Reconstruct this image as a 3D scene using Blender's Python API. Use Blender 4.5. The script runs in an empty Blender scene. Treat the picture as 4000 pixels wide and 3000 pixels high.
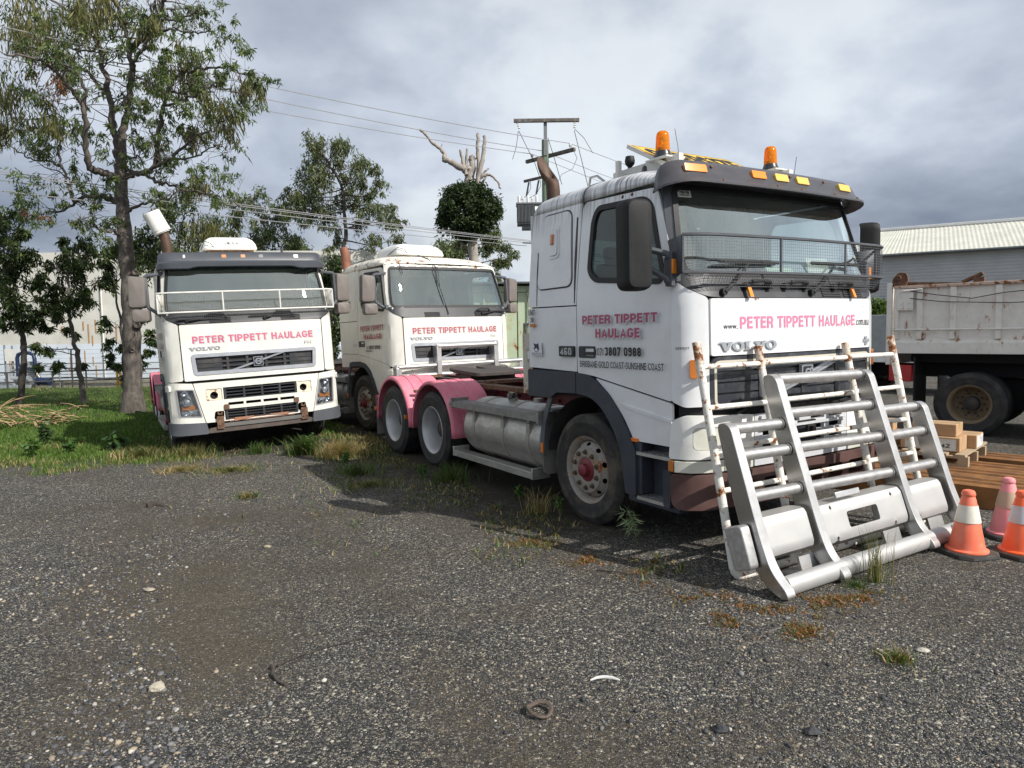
import bpy, bmesh, math, random
import numpy as np
from mathutils import Vector, Matrix
from mathutils.geometry import delaunay_2d_cdt
R = math.radians
PI = math.pi
rnd = random.Random(7)
SC = bpy.context.scene
COL = SC.collection

# ------------------------------------------------------------------ camera
def rx(a): c, s = math.cos(a), math.sin(a); return Matrix(((1,0,0),(0,c,-s),(0,s,c)))
def ry(a): c, s = math.cos(a), math.sin(a); return Matrix(((c,0,s),(0,1,0),(-s,0,c)))
def rz(a): c, s = math.cos(a), math.sin(a); return Matrix(((c,-s,0),(s,c,0),(0,0,1)))
CAMH, PITCH, ROLL, FPX = 1.7713, 0.0716, -0.0126, 2700.0
CM = (ry(ROLL) @ rx(PITCH)).transposed()
cam = bpy.data.objects.new('camera', bpy.data.cameras.new('camera'))
COL.objects.link(cam)
_r, _f, _u = CM @ Vector((1,0,0)), CM @ Vector((0,1,0)), CM @ Vector((0,0,1))
cam.matrix_world = Matrix(((_r.x,_u.x,-_f.x,0),(_r.y,_u.y,-_f.y,0),(_r.z,_u.z,-_f.z,CAMH),(0,0,0,1)))
cam.data.sensor_width = 36; cam.data.sensor_fit = 'HORIZONTAL'
cam.data.lens = FPX/4000*36; cam.data.clip_end = 3000; cam.data.clip_start = .05
SC.camera = cam

# ------------------------------------------------------------------ light
SUN_EL = R(38.5); SUN_DIR = Vector((.82, -.575, 0)).normalized()
SC.view_settings.view_transform = 'Standard'; SC.view_settings.look = 'None'
SC.view_settings.exposure = 0.10; SC.view_settings.gamma = 1
SC.view_settings.use_curve_mapping = False
sl = bpy.data.lights.new('sun', 'SUN'); sl.energy = 5.0; sl.angle = R(.55); sl.color = (1, .955, .89)
so = bpy.data.objects.new('sun', sl); COL.objects.link(so)
sv = Vector((SUN_DIR.x*math.cos(SUN_EL), SUN_DIR.y*math.cos(SUN_EL), math.sin(SUN_EL)))
so.rotation_euler = sv.to_track_quat('Z', 'Y').to_euler()
so.location = sv*60

class NT:
    """small node-tree writer"""
    def __init__(s, tree): s.t = tree; s.n = tree.nodes; s.l = tree.links
    def new(s, typ, **kw):
        n = s.n.new(typ)
        for k, v in kw.items():
            if k.startswith('i_'): s.put(n.inputs[k[2:].replace('_', ' ')], v)
            else: setattr(n, k, v)
        return n
    def put(s, sock, v):
        if isinstance(v, bpy.types.NodeSocket): s.l.new(v, sock)
        elif isinstance(v, (tuple, list)) and sock.type == 'RGBA' and len(v) == 3: sock.default_value = (*v, 1)
        else: sock.default_value = v
    def math(s, op, a, b=0.0, c=None, clamp=False):
        n = s.n.new('ShaderNodeMath'); n.operation = op; n.use_clamp = clamp
        s.put(n.inputs[0], a); s.put(n.inputs[1], b)
        if c is not None: s.put(n.inputs[2], c)
        return n.outputs[0]
    def mix(s, f, a, b, mode='MIX'):
        n = s.n.new('ShaderNodeMix'); n.data_type = 'RGBA'; n.blend_type = mode
        s.put(n.inputs[0], f); s.put(n.inputs[6], a); s.put(n.inputs[7], b)
        return n.outputs[2]
    def ramp(s, f, stops, interp='LINEAR'):
        n = s.n.new('ShaderNodeValToRGB'); n.color_ramp.interpolation = interp
        e = n.color_ramp.elements
        while len(e) > 1: e.remove(e[-1])
        e[0].position = stops[0][0]; e[0].color = (*stops[0][1], 1) if isinstance(stops[0][1], tuple) else (*([stops[0][1]]*3), 1)
        for p, c in stops[1:]:
            q = e.new(p); q.color = (*c, 1) if isinstance(c, tuple) else (c, c, c, 1)
        s.put(n.inputs[0], f); return n.outputs[0]
    def noise(s, vec, scale, detail=3, rough=.55, dist=0, col=False):
        n = s.new('ShaderNodeTexNoise'); s.put(n.inputs['Vector'], vec)
        n.inputs['Scale'].default_value = scale; n.inputs['Detail'].default_value = detail
        n.inputs['Roughness'].default_value = rough; n.inputs['Distortion'].default_value = dist
        return n.outputs[1 if col else 0]
    def scale(s, vec, v):
        n = s.n.new('ShaderNodeVectorMath'); n.operation = 'MULTIPLY'
        s.put(n.inputs[0], vec); n.inputs[1].default_value = v; return n.outputs[0]

# sky: Nishita seen through gaps of a procedural cloud deck, brighter round the sun
w = bpy.data.worlds.new('World'); SC.world = w; w.use_nodes = True
N = NT(w.node_tree)
for n in list(N.n): N.n.remove(n)
sky = N.new('ShaderNodeTexSky', sky_type='NISHITA', sun_disc=False)
sky.sun_elevation = SUN_EL; sky.sun_rotation = math.atan2(SUN_DIR.x, SUN_DIR.y)
sky.air_density = 1; sky.dust_density = 1.5; sky.ozone_density = 1
b1 = N.new('ShaderNodeBackground', i_Strength=.1); N.l.new(sky.outputs[0], b1.inputs[0])
g = N.new('ShaderNodeTexCoord').outputs['Generated']
sx = N.new('ShaderNodeSeparateXYZ'); N.l.new(g, sx.inputs[0])
zz = N.math('ADD', N.math('MAXIMUM', sx.outputs[2], 0.0), .36)
cx = N.new('ShaderNodeCombineXYZ')
N.put(cx.inputs[0], N.math('DIVIDE', sx.outputs[0], zz)); N.put(cx.inputs[1], N.math('DIVIDE', sx.outputs[1], zz))
p2 = cx.outputs[0]
n1 = N.noise(N.scale(p2, (1, .9, 1)), 1.05, 6, .52, .15)
n2 = N.noise(p2, .75, 2, .5)
n3 = N.noise(p2, 3.4, 6, .55, .2)
cl = N.math('ADD', N.math('MULTIPLY', n1, .62), N.math('ADD', N.math('MULTIPLY', n2, .34), N.math('MULTIPLY', n3, .20)))
ccol = N.ramp(cl, [(.41, (.215, .26, .35)), (.475, (.315, .365, .455)), (.53, (.44, .495, .59)), (.575, (.57, .625, .715)), (.63, (.78, .83, .88)), (.85, (.98, 1.0, 1.04))])
# slate band low over the horizon (far rain) and the sunlit side of the deck
band = N.ramp(sx.outputs[2], [(.0, 1.15), (.06, 1.05), (.13, .86), (.22, 1.08), (.38, 1.0), (.6, .70), (1, .5)])
ccol = N.mix(1.0, ccol, band, 'MULTIPLY')
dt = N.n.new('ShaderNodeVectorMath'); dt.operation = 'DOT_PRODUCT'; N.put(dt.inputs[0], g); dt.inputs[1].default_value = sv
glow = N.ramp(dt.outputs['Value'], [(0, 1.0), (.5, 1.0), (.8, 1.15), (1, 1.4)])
# added boost: unseen sky behind the camera brightened to fill shaded cab sides
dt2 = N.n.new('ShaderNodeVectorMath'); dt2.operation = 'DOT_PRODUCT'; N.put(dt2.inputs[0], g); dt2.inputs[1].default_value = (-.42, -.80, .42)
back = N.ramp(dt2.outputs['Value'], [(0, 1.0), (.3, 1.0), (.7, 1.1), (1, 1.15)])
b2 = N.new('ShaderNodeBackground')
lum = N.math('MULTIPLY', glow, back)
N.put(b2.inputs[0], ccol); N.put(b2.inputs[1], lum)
mx = N.new('ShaderNodeMixShader')
N.put(mx.inputs[0], N.ramp(cl, [(.35, 1.0), (.60, .97), (.66, .82), (.8, .93)]))
N.l.new(b1.outputs[0], mx.inputs[1]); N.l.new(b2.outputs[0], mx.inputs[2])
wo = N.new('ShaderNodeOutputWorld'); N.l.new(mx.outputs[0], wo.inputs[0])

# ------------------------------------------------------------------ materials
MATS = {}
def mat(name, col, rough=.5, metal=0, spec=.5, var=0, vscale=8, dirt=0, dirtcol=(.10,.085,.065), dscale=5, rust=0, rustscale=9,
        streak=0, rstretch=(1,1,1), bump=0, bscale=60, coat=0, attr=False, alpha=1, band=None, trans=0, vstretch=(1,1,1), aniso=0):
    """one Principled material: colour variation, dirt blotches, vertical streaks, rust spots, bump"""
    if name in MATS: return MATS[name]
    m = bpy.data.materials.new(name); m.use_nodes = True; MATS[name] = m
    t = NT(m.node_tree); p = t.n['Principled BSDF']
    oc = t.new('ShaderNodeTexCoord').outputs['Object']
    c = (*col, 1) if len(col) == 3 else col
    rgh = rough
    if attr:
        a = t.new('ShaderNodeAttribute', attribute_name='tint')
        c = t.mix(1.0, c, a.outputs['Color'], 'MULTIPLY')
    if var:
        v = t.ramp(t.noise(t.scale(oc, vstretch), vscale, 4), [(.3, 1-var), (.7, 1+var*.6)])
        c = t.mix(1.0, c, v, 'MULTIPLY')
    if dirt:
        f = t.ramp(t.noise(oc, dscale, 6, .65), [(.46, 0.0), (.72, 1.0)])
        c = t.mix(t.math('MULTIPLY', f, dirt), c, dirtcol)
        rgh = t.math('ADD', rough, t.math('MULTIPLY', f, .25*dirt), clamp=True)
    if streak:
        f = t.ramp(t.noise(t.scale(oc, (13, 1.5, .5)), 2.2, 5, .62), [(.44, 0.0), (.60, 1.0)])
        f2 = t.ramp(t.noise(oc, 1.9, 3), [(.30, 0.1), (.55, 1.0)])
        f = t.math('MULTIPLY', f, f2)
        if band:
            s3 = t.new('ShaderNodeSeparateXYZ'); t.put(s3.inputs[0], oc)
            bf = t.new('ShaderNodeMapRange'); t.put(bf.inputs[0], s3.outputs[2]); bf.inputs[1].default_value = band[0]; bf.inputs[2].default_value = band[1]
            f = t.math('MULTIPLY', f, bf.outputs[0])
        c = t.mix(t.math('MULTIPLY', f, streak), c, (.055, .05, .055))
    if rust:
        nz = t.noise(t.scale(oc, rstretch), rustscale, 8, .68)
        f = t.ramp(nz, [(.60-rust*.22, 0.0), (.64-rust*.22, 1.0)])
        rc = t.ramp(t.noise(oc, rustscale*5, 4), [(.3, (.07, .022, .010)), (.55, (.24, .085, .026)), (.75, (.36, .17, .06))])
        halo = t.ramp(nz, [(.55-rust*.22, 0.0), (.63-rust*.22, .55)])
        c = t.mix(halo, c, (.48, .27, .12))
        c = t.mix(f, c, rc)
        rgh = t.math('MAXIMUM', rgh, t.math('MULTIPLY', f, .85))
        if metal: t.put(p.inputs['Metallic'], t.math('MULTIPLY', t.math('SUBTRACT', 1, f), metal))
    if bump:
        b = t.new('ShaderNodeBump', i_Strength=bump, i_Distance=.01); t.put(b.inputs['Height'], t.noise(t.scale(oc, vstretch), bscale, 4))
        t.put(p.inputs['Normal'], b.outputs[0])
    t.put(p.inputs['Base Color'], c if not isinstance(c, tuple) else c)
    t.put(p.inputs['Roughness'], rgh)
    if not rust or not metal: p.inputs['Metallic'].default_value = metal
    p.inputs['Specular IOR Level'].default_value = spec
    p.inputs['Coat Weight'].default_value = coat; p.inputs['Coat Roughness'].default_value = .08
    if trans:
        p.inputs['Transmission Weight'].default_value = trans
    return m

def glass(name, tint, refl=1.0, rough=0.0):
    m = bpy.data.materials.new(name); m.use_nodes = True; MATS[name] = m
    t = NT(m.node_tree)
    for n in list(t.n): t.n.remove(n)
    tr = t.new('ShaderNodeBsdfTransparent'); t.put(tr.inputs[0], tint)
    gl = t.new('ShaderNodeBsdfGlossy'); t.put(gl.inputs[0], (.90, 1, .97)); gl.inputs['Roughness'].default_value = rough
    lw = t.new('ShaderNodeLayerWeight'); fr = t.math('ADD', .045, t.math('MULTIPLY', t.math('POWER', lw.outputs['Facing'], 4.0), .9))
    oc = t.new('ShaderNodeTexCoord').outputs['Object']
    df = t.new('ShaderNodeBsdfDiffuse'); t.put(df.inputs[0], (.5, .5, .48))
    mx = t.new('ShaderNodeMixShader'); t.put(mx.inputs[0], t.math('MULTIPLY', fr, refl, clamp=True))
    t.l.new(tr.outputs[0], mx.inputs[1]); t.l.new(gl.outputs[0], mx.inputs[2])
    m2 = t.new('ShaderNodeMixShader')
    t.put(m2.inputs[0], t.ramp(t.noise(oc, 3, 6, .7), [(.4, .01), (.75, .06)]))
    t.l.new(mx.outputs[0], m2.inputs[1]); t.l.new(df.outputs[0], m2.inputs[2])
    o = t.new('ShaderNodeOutputMaterial'); t.l.new(m2.outputs[0], o.inputs[0])
    return m

M = dict(
 white=mat('white_paint', (.76,.77,.78), .38, coat=.5, var=.06, vscale=2, dirt=.22, dscale=3.5, dirtcol=(.42,.40,.36), streak=.95, band=(2.72, 3.05)),
 cream=mat('cream_paint', (.77,.755,.68), .33, coat=.5, var=.05, vscale=2, dirt=.2, dscale=3, dirtcol=(.45,.41,.32), streak=.10),
 creamroof=mat('cream_roof_paint', (.80,.78,.69), .4, var=.05, dirt=.3, dscale=5, dirtcol=(.42,.36,.25), rust=.12, rustscale=7),
 hoodrust=mat('chipped_white_paint', (.82,.83,.84), .35, coat=.25, var=.03, rust=-.42, rustscale=11),
 plastic=mat('dark_grey_plastic', (.026,.028,.033), .48, var=.25, vscale=5, dirt=.2, dirtcol=(.12,.12,.12)),
 fender=mat('blue_grey_plastic', (.030,.036,.050), .55, var=.2, vscale=6, dirt=.25, dirtcol=(.10,.10,.10)),
 greyp=mat('faded_grey_plastic', (.085,.092,.105), .5, var=.15, vscale=4, dirt=.15),
 brownp=mat('faded_brown_plastic', (.165,.145,.13), .6, var=.12, vscale=6),
 black=mat('black_rubber', (.012,.012,.013), .6),
 gap=mat('dark_cavity', (.010,.010,.011), .9),
 intr=mat('cab_trim', (.20,.21,.22), .7, var=.15),
 intr2=mat('cab_lining_light', (.42,.44,.44), .8),
 dash=mat('dashboard_plastic', (.22,.225,.22), .65, var=.1),
 tyre=mat('tyre_rubber', (.022,.022,.023), .75, var=.35, vscale=7, dirt=.45, dirtcol=(.115,.10,.08), dscale=4.5, bump=.3, bscale=50),
 tyremud=mat('muddy_tyre_rubber', (.030,.028,.026), .8, var=.35, vscale=7, dirt=.75, dirtcol=(.15,.125,.09), dscale=3.5, bump=.3, bscale=50),
 silver=mat('silver_wheel_paint', (.50,.50,.50), .42, metal=.35, var=.15, vscale=6, dirt=.35, dirtcol=(.16,.12,.08), dscale=6),
 rustrim=mat('rusty_wheel_paint', (.29,.27,.24), .6, metal=.1, dirt=.6, dirtcol=(.17,.12,.07), dscale=6, rust=.10, rustscale=7),
 redhub=mat('red_hub_paint', (.19,.018,.028), .45, var=.25, vscale=12, dirt=.25),
 nut=mat('rusty_nut', (.11,.075,.05), .75, var=.4, vscale=40),
 chassis=mat('red_chassis_paint', (.16,.018,.022), .55, var=.3, vscale=5, dirt=.45, dscale=4),
 rust=mat('rusted_steel', (.16,.085,.05), .85, var=.5, vscale=14, dirt=.5, dirtcol=(.06,.032,.02), dscale=8, bump=.4, bscale=40),
 darksteel=mat('greasy_steel', (.045,.038,.035), .6, var=.4, vscale=9, dirt=.4, dirtcol=(.11,.06,.035)),
 pink=mat('faded_pink_plastic', (.66,.18,.245), .55, var=.15, vscale=5, dirt=.5, dirtcol=(.62,.34,.37), dscale=6),
 tank=mat('weathered_aluminium_tank', (.50,.49,.46), .46, metal=.75, var=.2, vscale=6, vstretch=(1,1,3), dirt=.45, dirtcol=(.20,.185,.155), dscale=4),
 strap=mat('tank_strap', (.38,.36,.31), .55, metal=.5, var=.2),
 alloy=mat('dull_alloy', (.56,.555,.545), .40, metal=.80, var=.15, vscale=9, dirt=.22, dirtcol=(.30,.28,.25), dscale=12, bump=.12, bscale=90),
 alloytread=mat('ribbed_alloy_step', (.27,.26,.245), .55, metal=.5, var=.25, vscale=12),
 chrome=mat('polished_alloy', (.50,.495,.485), .26, metal=1, var=.08, vscale=6),
 rustywhite=mat('flaking_white_paint', (.74,.72,.66), .5, rust=.10, rustscale=15, bump=.25, bscale=45),
 mesh=mat('steel_wire', (.27,.275,.28), .45, metal=.6), meshl=mat('pale_wire', (.50,.50,.46), .5, metal=.3),
 guard=mat('guard_frame_grey', (.075,.08,.09), .5, var=.2), guardw=mat('guard_frame_white', (.74,.73,.68), .5, dirt=.3),
 lpink=mat('pink_lettering', (.70,.24,.36), .5), lplum=mat('plum_lettering', (.42,.075,.145), .5), lmar=mat('maroon_lettering', (.40,.10,.125), .5),
 lgrey=mat('grey_lettering', (.64,.65,.67), .5), lblack=mat('black_lettering', (.012,.012,.014), .5), lred=mat('rose_lettering', (.66,.22,.29), .5),
 logo=mat('silver_badge', (.46,.48,.51), .3, metal=.6), bdark=mat('badge_black', (.015,.016,.02), .3, coat=.5),
 amber=mat('amber_lens', (.85,.27,.02), .25, coat=.6), amberd=mat('dull_amber_lens', (.52,.17,.03), .35, coat=.4), yellowl=mat('faded_yellow_lens', (.80,.50,.10), .35, coat=.3),
 orange=mat('orange_reflector', (.80,.20,.02), .35), lens=mat('clouded_lens', (.60,.60,.53), .3, coat=.6, dirt=.4, dirtcol=(.42,.40,.31), dscale=9),
 reflector=mat('lamp_reflector', (.75,.75,.76), .12, metal=1), lampdark=mat('lamp_housing', (.30,.30,.31), .35, coat=.5),
 bumper=mat('oxidised_bumper', (.085,.040,.034), .62, var=.25, vscale=4, dirt=.45, dirtcol=(.13,.075,.062), dscale=5),
 seat=mat('seat_fabric', (.20,.19,.19), .9, var=.2), paper=mat('paper', (.80,.80,.76), .8), paperg=mat('green_tinted_paper', (.50,.60,.50), .8),
 board=mat('sign_yellow', (.78,.50,.06), .55, var=.1, dirt=.25, dirtcol=(.55,.38,.10)),
 exh=mat('heat_stained_pipe', (.085,.05,.033), .6, metal=.3, var=.55, vscale=6, dirt=.4, dirtcol=(.10,.045,.025), dscale=7),
 exhr=mat('rusty_exhaust', (.25,.105,.062), .75, var=.3, vscale=9),
 plasticw=mat('white_bucket_plastic', (.76,.75,.70), .5, var=.05, dirt=.15), acw=mat('weathered_white_shell', (.74,.74,.71), .5, var=.06, dirt=.40, dirtcol=(.35,.33,.35), dscale=4),
 acc=mat('white_shell', (.82,.81,.77), .45, var=.04, dirt=.12, dirtcol=(.45,.42,.36)),
 cable=mat('black_cable', (.015,.015,.015), .5),
 sticker=mat('sticker_white', (.72,.74,.78), .6),
)
M['ws'] = glass('windscreen_glass', (.82,.93,.90), 5.4)
M['wside'] = glass('tinted_side_glass', (.10,.115,.11), 1.1)
M['wclear'] = glass('side_glass', (.60,.70,.68), 1.3)
M['lensclear'] = glass('headlamp_glass', (.88,.90,.92), 1.0)
def amber_dome():
    m = bpy.data.materials.new('amber_dome'); m.use_nodes = True; t = NT(m.node_tree); p = t.n['Principled BSDF']
    p.inputs['Base Color'].default_value = (1,.36,.02,1); p.inputs['Roughness'].default_value = .12
    tr = t.new('ShaderNodeBsdfTransparent'); t.put(tr.inputs[0], (1,.42,.03)); mx = t.new('ShaderNodeMixShader'); mx.inputs[0].default_value = .38
    t.l.new(tr.outputs[0], mx.inputs[1]); t.l.new(p.outputs[0], mx.inputs[2]); t.l.new(mx.outputs[0], t.n['Material Output'].inputs[0])
    return m
M['dome'] = amber_dome()

# ------------------------------------------------------------------ mesh builder
def inpoly(x, y, P):
    c = False; j = len(P)-1
    for i in range(len(P)):
        xi, yi = P[i]; xj, yj = P[j]
        if (yi > y) != (yj > y) and x < (xj-xi)*(y-yi)/(yj-yi)+xi: c = not c
        j = i
    return c
def rpoly(P, r=.03, n=4):
    """round the corners of a polygon; r may be a list"""
    out = []; k = len(P)
    for i in range(k):
        a, b, c = Vector(P[i-1]), Vector(P[i]), Vector(P[(i+1) % k])
        ri = r[i] if isinstance(r, (list, tuple)) else r
        d1, d2 = a-b, c-b; l1, l2 = d1.length, d2.length
        t = min(ri, l1*.48, l2*.48)
        if t < 1e-5: out.append((b.x, b.y)); continue
        p, q = b+d1/l1*t, b+d2/l2*t
        for s in range(n+1):
            u = s/n; v = p*(1-u)**2+b*2*u*(1-u)+q*u*u; out.append((v.x, v.y))
    return out
def rect(x0, y0, x1, y1): return [(x0, y0), (x1, y0), (x1, y1), (x0, y1)]
def resample(P, step):
    out = []; k = len(P)
    for i in range(k):
        a, b = P[i], P[(i+1) % k]; L = math.hypot(b[0]-a[0], b[1]-a[1]); m = max(1, math.ceil(L/step-1e-6))
        for s in range(m): out.append((a[0]+(b[0]-a[0])*s/m, a[1]+(b[1]-a[1])*s/m))
    return out
class MB:
    def __init__(s): s.v = []; s.f = []; s.m = []; s.cur = 0
    def add(s, vs, fs):
        o = len(s.v); s.v += [tuple(v) for v in vs]; s.f += [tuple(i+o for i in f) for f in fs]; s.m += [s.cur]*len(fs); return s
    def mi(s, i): s.cur = i; return s
    def box(s, c, d, rot=None):
        x, y, z = (q/2 for q in d); vs = [Vector((a*x, b*y, e*z)) for a in (-1,1) for b in (-1,1) for e in (-1,1)]
        if rot is not None: vs = [rot @ v for v in vs]
        c = Vector(c)
        return s.add([v+c for v in vs], [(0,1,3,2),(4,6,7,5),(0,4,5,1),(2,3,7,6),(0,2,6,4),(1,5,7,3)])
    def bx(s, a, b): return s.box([(p+q)/2 for p, q in zip(a, b)], [abs(q-p) for p, q in zip(a, b)])
    def tube(s, pts, r, n=10, caps=True, closed=False):
        pts = [Vector(p) for p in pts]; k = len(pts); vs = []; fs = []
        rr = r if isinstance(r, (list, tuple)) else [r]*k
        T = []
        for i in range(k):
            a = pts[i-1] if (i or closed) else pts[i]; b = pts[(i+1) % k] if (i < k-1 or closed) else pts[i]
            T.append((b-a).normalized() if (b-a).length > 1e-9 else Vector((0,0,1)))
        up = Vector((0,0,1)) if abs(T[0].z) < .9 else Vector((1,0,0)); nx = (up - T[0]*up.dot(T[0])).normalized()
        for i in range(k):
            nx = nx - T[i]*nx.dot(T[i]); nx = nx.normalized() if nx.length > 1e-9 else T[i].orthogonal().normalized(); ny = T[i].cross(nx)
            for j in range(n):
                a = 2*PI*j/n; vs.append(pts[i]+(nx*math.cos(a)+ny*math.sin(a))*rr[i])
        for i in range(k if closed else k-1):
            for j in range(n):
                i2 = (i+1) % k; fs.append((i*n+j, i*n+(j+1) % n, i2*n+(j+1) % n, i2*n+j))
        if caps and not closed: fs += [tuple(range(n-1, -1, -1)), tuple((k-1)*n+j for j in range(n))]
        return s.add(vs, fs)
    def cyl(s, a, b, r, r2=None, n=20): return s.tube([a, b], [r, r if r2 is None else r2], n)
    def lathe(s, prof, o=(0,0,0), ax=(0,0,1), n=32, closed=False):
        ax = Vector(ax).normalized(); e1 = ax.orthogonal().normalized(); e2 = ax.cross(e1); o = Vector(o); vs = []; fs = []; k = len(prof)
        for j in range(n):
            a = 2*PI*j/n; d = e1*math.cos(a)+e2*math.sin(a)
            for r, h in prof: vs.append(o+d*r+ax*h)
        for j in range(n):
            j2 = (j+1) % n
            for i in range(k if closed else k-1):
                i2 = (i+1) % k
                f = (j*k+i, j2*k+i, j2*k+i2, j*k+i2); fs.append(f)
        return s.add(vs, fs)
    def prism(s, P, fn, t0, t1):
        k = len(P); vs = [fn(a, b, t0) for a, b in P]+[fn(a, b, t1) for a, b in P]
        return s.add(vs, [tuple(range(k-1, -1, -1)), tuple(range(k, 2*k))]+[(i, (i+1) % k, k+(i+1) % k, k+i) for i in range(k)])
    def grid(s, fn, us, vs_, closeu=False):
        nu, nv = len(us), len(vs_); V = [fn(u, v) for u in us for v in vs_]; F = []
        for i in range(nu if closeu else nu-1):
            for j in range(nv-1):
                i2 = (i+1) % nu; F.append((i*nv+j, i2*nv+j, i2*nv+j+1, i*nv+j+1))
        return s.add(V, F)
    def patch(s, P, fn, th=.02, holes=(), step=.12, base=0.0):
        """curved sheet with thickness: 2-D outline (and holes) laid on the surface fn(a, b, offset)"""
        P = resample(P, step); H = [resample(h, step) for h in holes]; pts = []; ed = []
        for L in [P]+H:
            o = len(pts); pts += L; ed += [(o+i, o+(i+1) % len(L)) for i in range(len(L))]
        xs = [p[0] for p in P]; ys = [p[1] for p in P]
        nx = int((max(xs)-min(xs))/step); ny = int((max(ys)-min(ys))/step); bp = list(pts)
        for i in range(1, nx+1):
            for j in range(1, ny+1):
                x = min(xs)+(max(xs)-min(xs))*i/(nx+1); y = min(ys)+(max(ys)-min(ys))*j/(ny+1)
                if inpoly(x, y, P) and not any(inpoly(x, y, h) for h in H) and min((x-a)**2+(y-b)**2 for a, b in bp) > (step*.4)**2: pts.append((x, y))
        r = delaunay_2d_cdt([Vector(p) for p in pts], ed, [], 0, 1e-6)
        vv = [(p.x, p.y) for p in r[0]]; tr = []
        for f in r[2]:
            x = sum(vv[i][0] for i in f)/len(f); y = sum(vv[i][1] for i in f)/len(f)
            if inpoly(x, y, P) and not any(inpoly(x, y, h) for h in H): tr.append(tuple(f))
        k = len(vv); vs = [fn(a, b, base) for a, b in vv]; fs = list(tr)
        if th:
            vs += [fn(a, b, base-th) for a, b in vv]; fs += [tuple(i+k for i in reversed(f)) for f in tr]
            cnt = {}
            for f in tr:
                for i in range(len(f)):
                    e = (f[i], f[(i+1) % len(f)]); cnt[e] = 1
            for a, b in cnt:
                if (b, a) not in cnt: fs.append((b, a, a+k, b+k))
        return s.add(vs, fs)
    def build(s, name, mats, parent=None, smooth=35, bevel=0, fix=True, tint=None):
        me = bpy.data.meshes.new(name)
        if not isinstance(mats, (list, tuple)): mats = [mats]
        me.from_pydata(s.v, [], s.f)
        if fix:
            bm = bmesh.new(); bm.from_mesh(me); bmesh.ops.recalc_face_normals(bm, faces=bm.faces); bm.to_mesh(me); bm.free()
        for m in mats: me.materials.append(M[m] if isinstance(m, str) else m)
        if len(mats) > 1: me.polygons.foreach_set('material_index', np.array(s.m, dtype=np.int32))
        if smooth:
            me.polygons.foreach_set('use_smooth', np.ones(len(me.polygons), dtype=bool)); me.set_sharp_from_angle(angle=R(smooth))
        if tint is not None:
            at = me.color_attributes.new('tint', 'FLOAT_COLOR', 'POINT'); at.data.foreach_set('color', np.asarray(tint, dtype=np.float32).ravel())
        me.update()
        o = bpy.data.objects.new(name, me); COL.objects.link(o)
        if parent is not None: o.parent = parent
        if bevel:
            b = o.modifiers.new('bevel', 'BEVEL'); b.width = bevel; b.segments = 2; b.limit_method = 'ANGLE'; b.angle_limit = R(50)
        return o
def tag(o, label, cat, group=None, kind=None):
    o['label'] = label
    if cat: o['category'] = cat
    if group: o['group'] = group
    if kind: o['kind'] = kind
    return o
def empty(name, loc=(0,0,0), rot=(0,0,0), parent=None):
    o = bpy.data.objects.new(name, None); COL.objects.link(o); o.location = loc; o.rotation_euler = rot; o.empty_display_size = .2
    if parent is not None: o.parent = parent
    return o
def clone(o, parent=None):
    c = o.copy(); COL.objects.link(c)
    if parent is not None: c.parent = parent
    for ch in list(o.children): clone(ch, c)
    return c
def qmesh(name, V, F4, mats, parent=None, tint=None, smooth=False):
    """fast mesh from numpy arrays of vertices and quads/tris"""
    me = bpy.data.meshes.new(name); V = np.asarray(V, np.float32); F4 = np.asarray(F4, np.int32); n, k = F4.shape
    me.vertices.add(len(V)); me.vertices.foreach_set('co', V.ravel())
    me.loops.add(n*k); me.loops.foreach_set('vertex_index', F4.ravel())
    me.polygons.add(n); me.polygons.foreach_set('loop_start', np.arange(0, n*k, k, dtype=np.int32))
    try: me.polygons.foreach_set('loop_total', np.full(n, k, np.int32))
    except Exception: pass
    if smooth: me.polygons.foreach_set('use_smooth', np.ones(n, bool))
    me.update(calc_edges=True)
    if tint is not None:
        at = me.color_attributes.new('tint', 'FLOAT_COLOR', 'POINT'); at.data.foreach_set('color', np.asarray(tint, np.float32).ravel())
    for m in (mats if isinstance(mats, (list, tuple)) else [mats]): me.materials.append(M[m] if isinstance(m, str) else m)
    o = bpy.data.objects.new(name, me); COL.objects.link(o)
    if parent is not None: o.parent = parent
    return o

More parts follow.
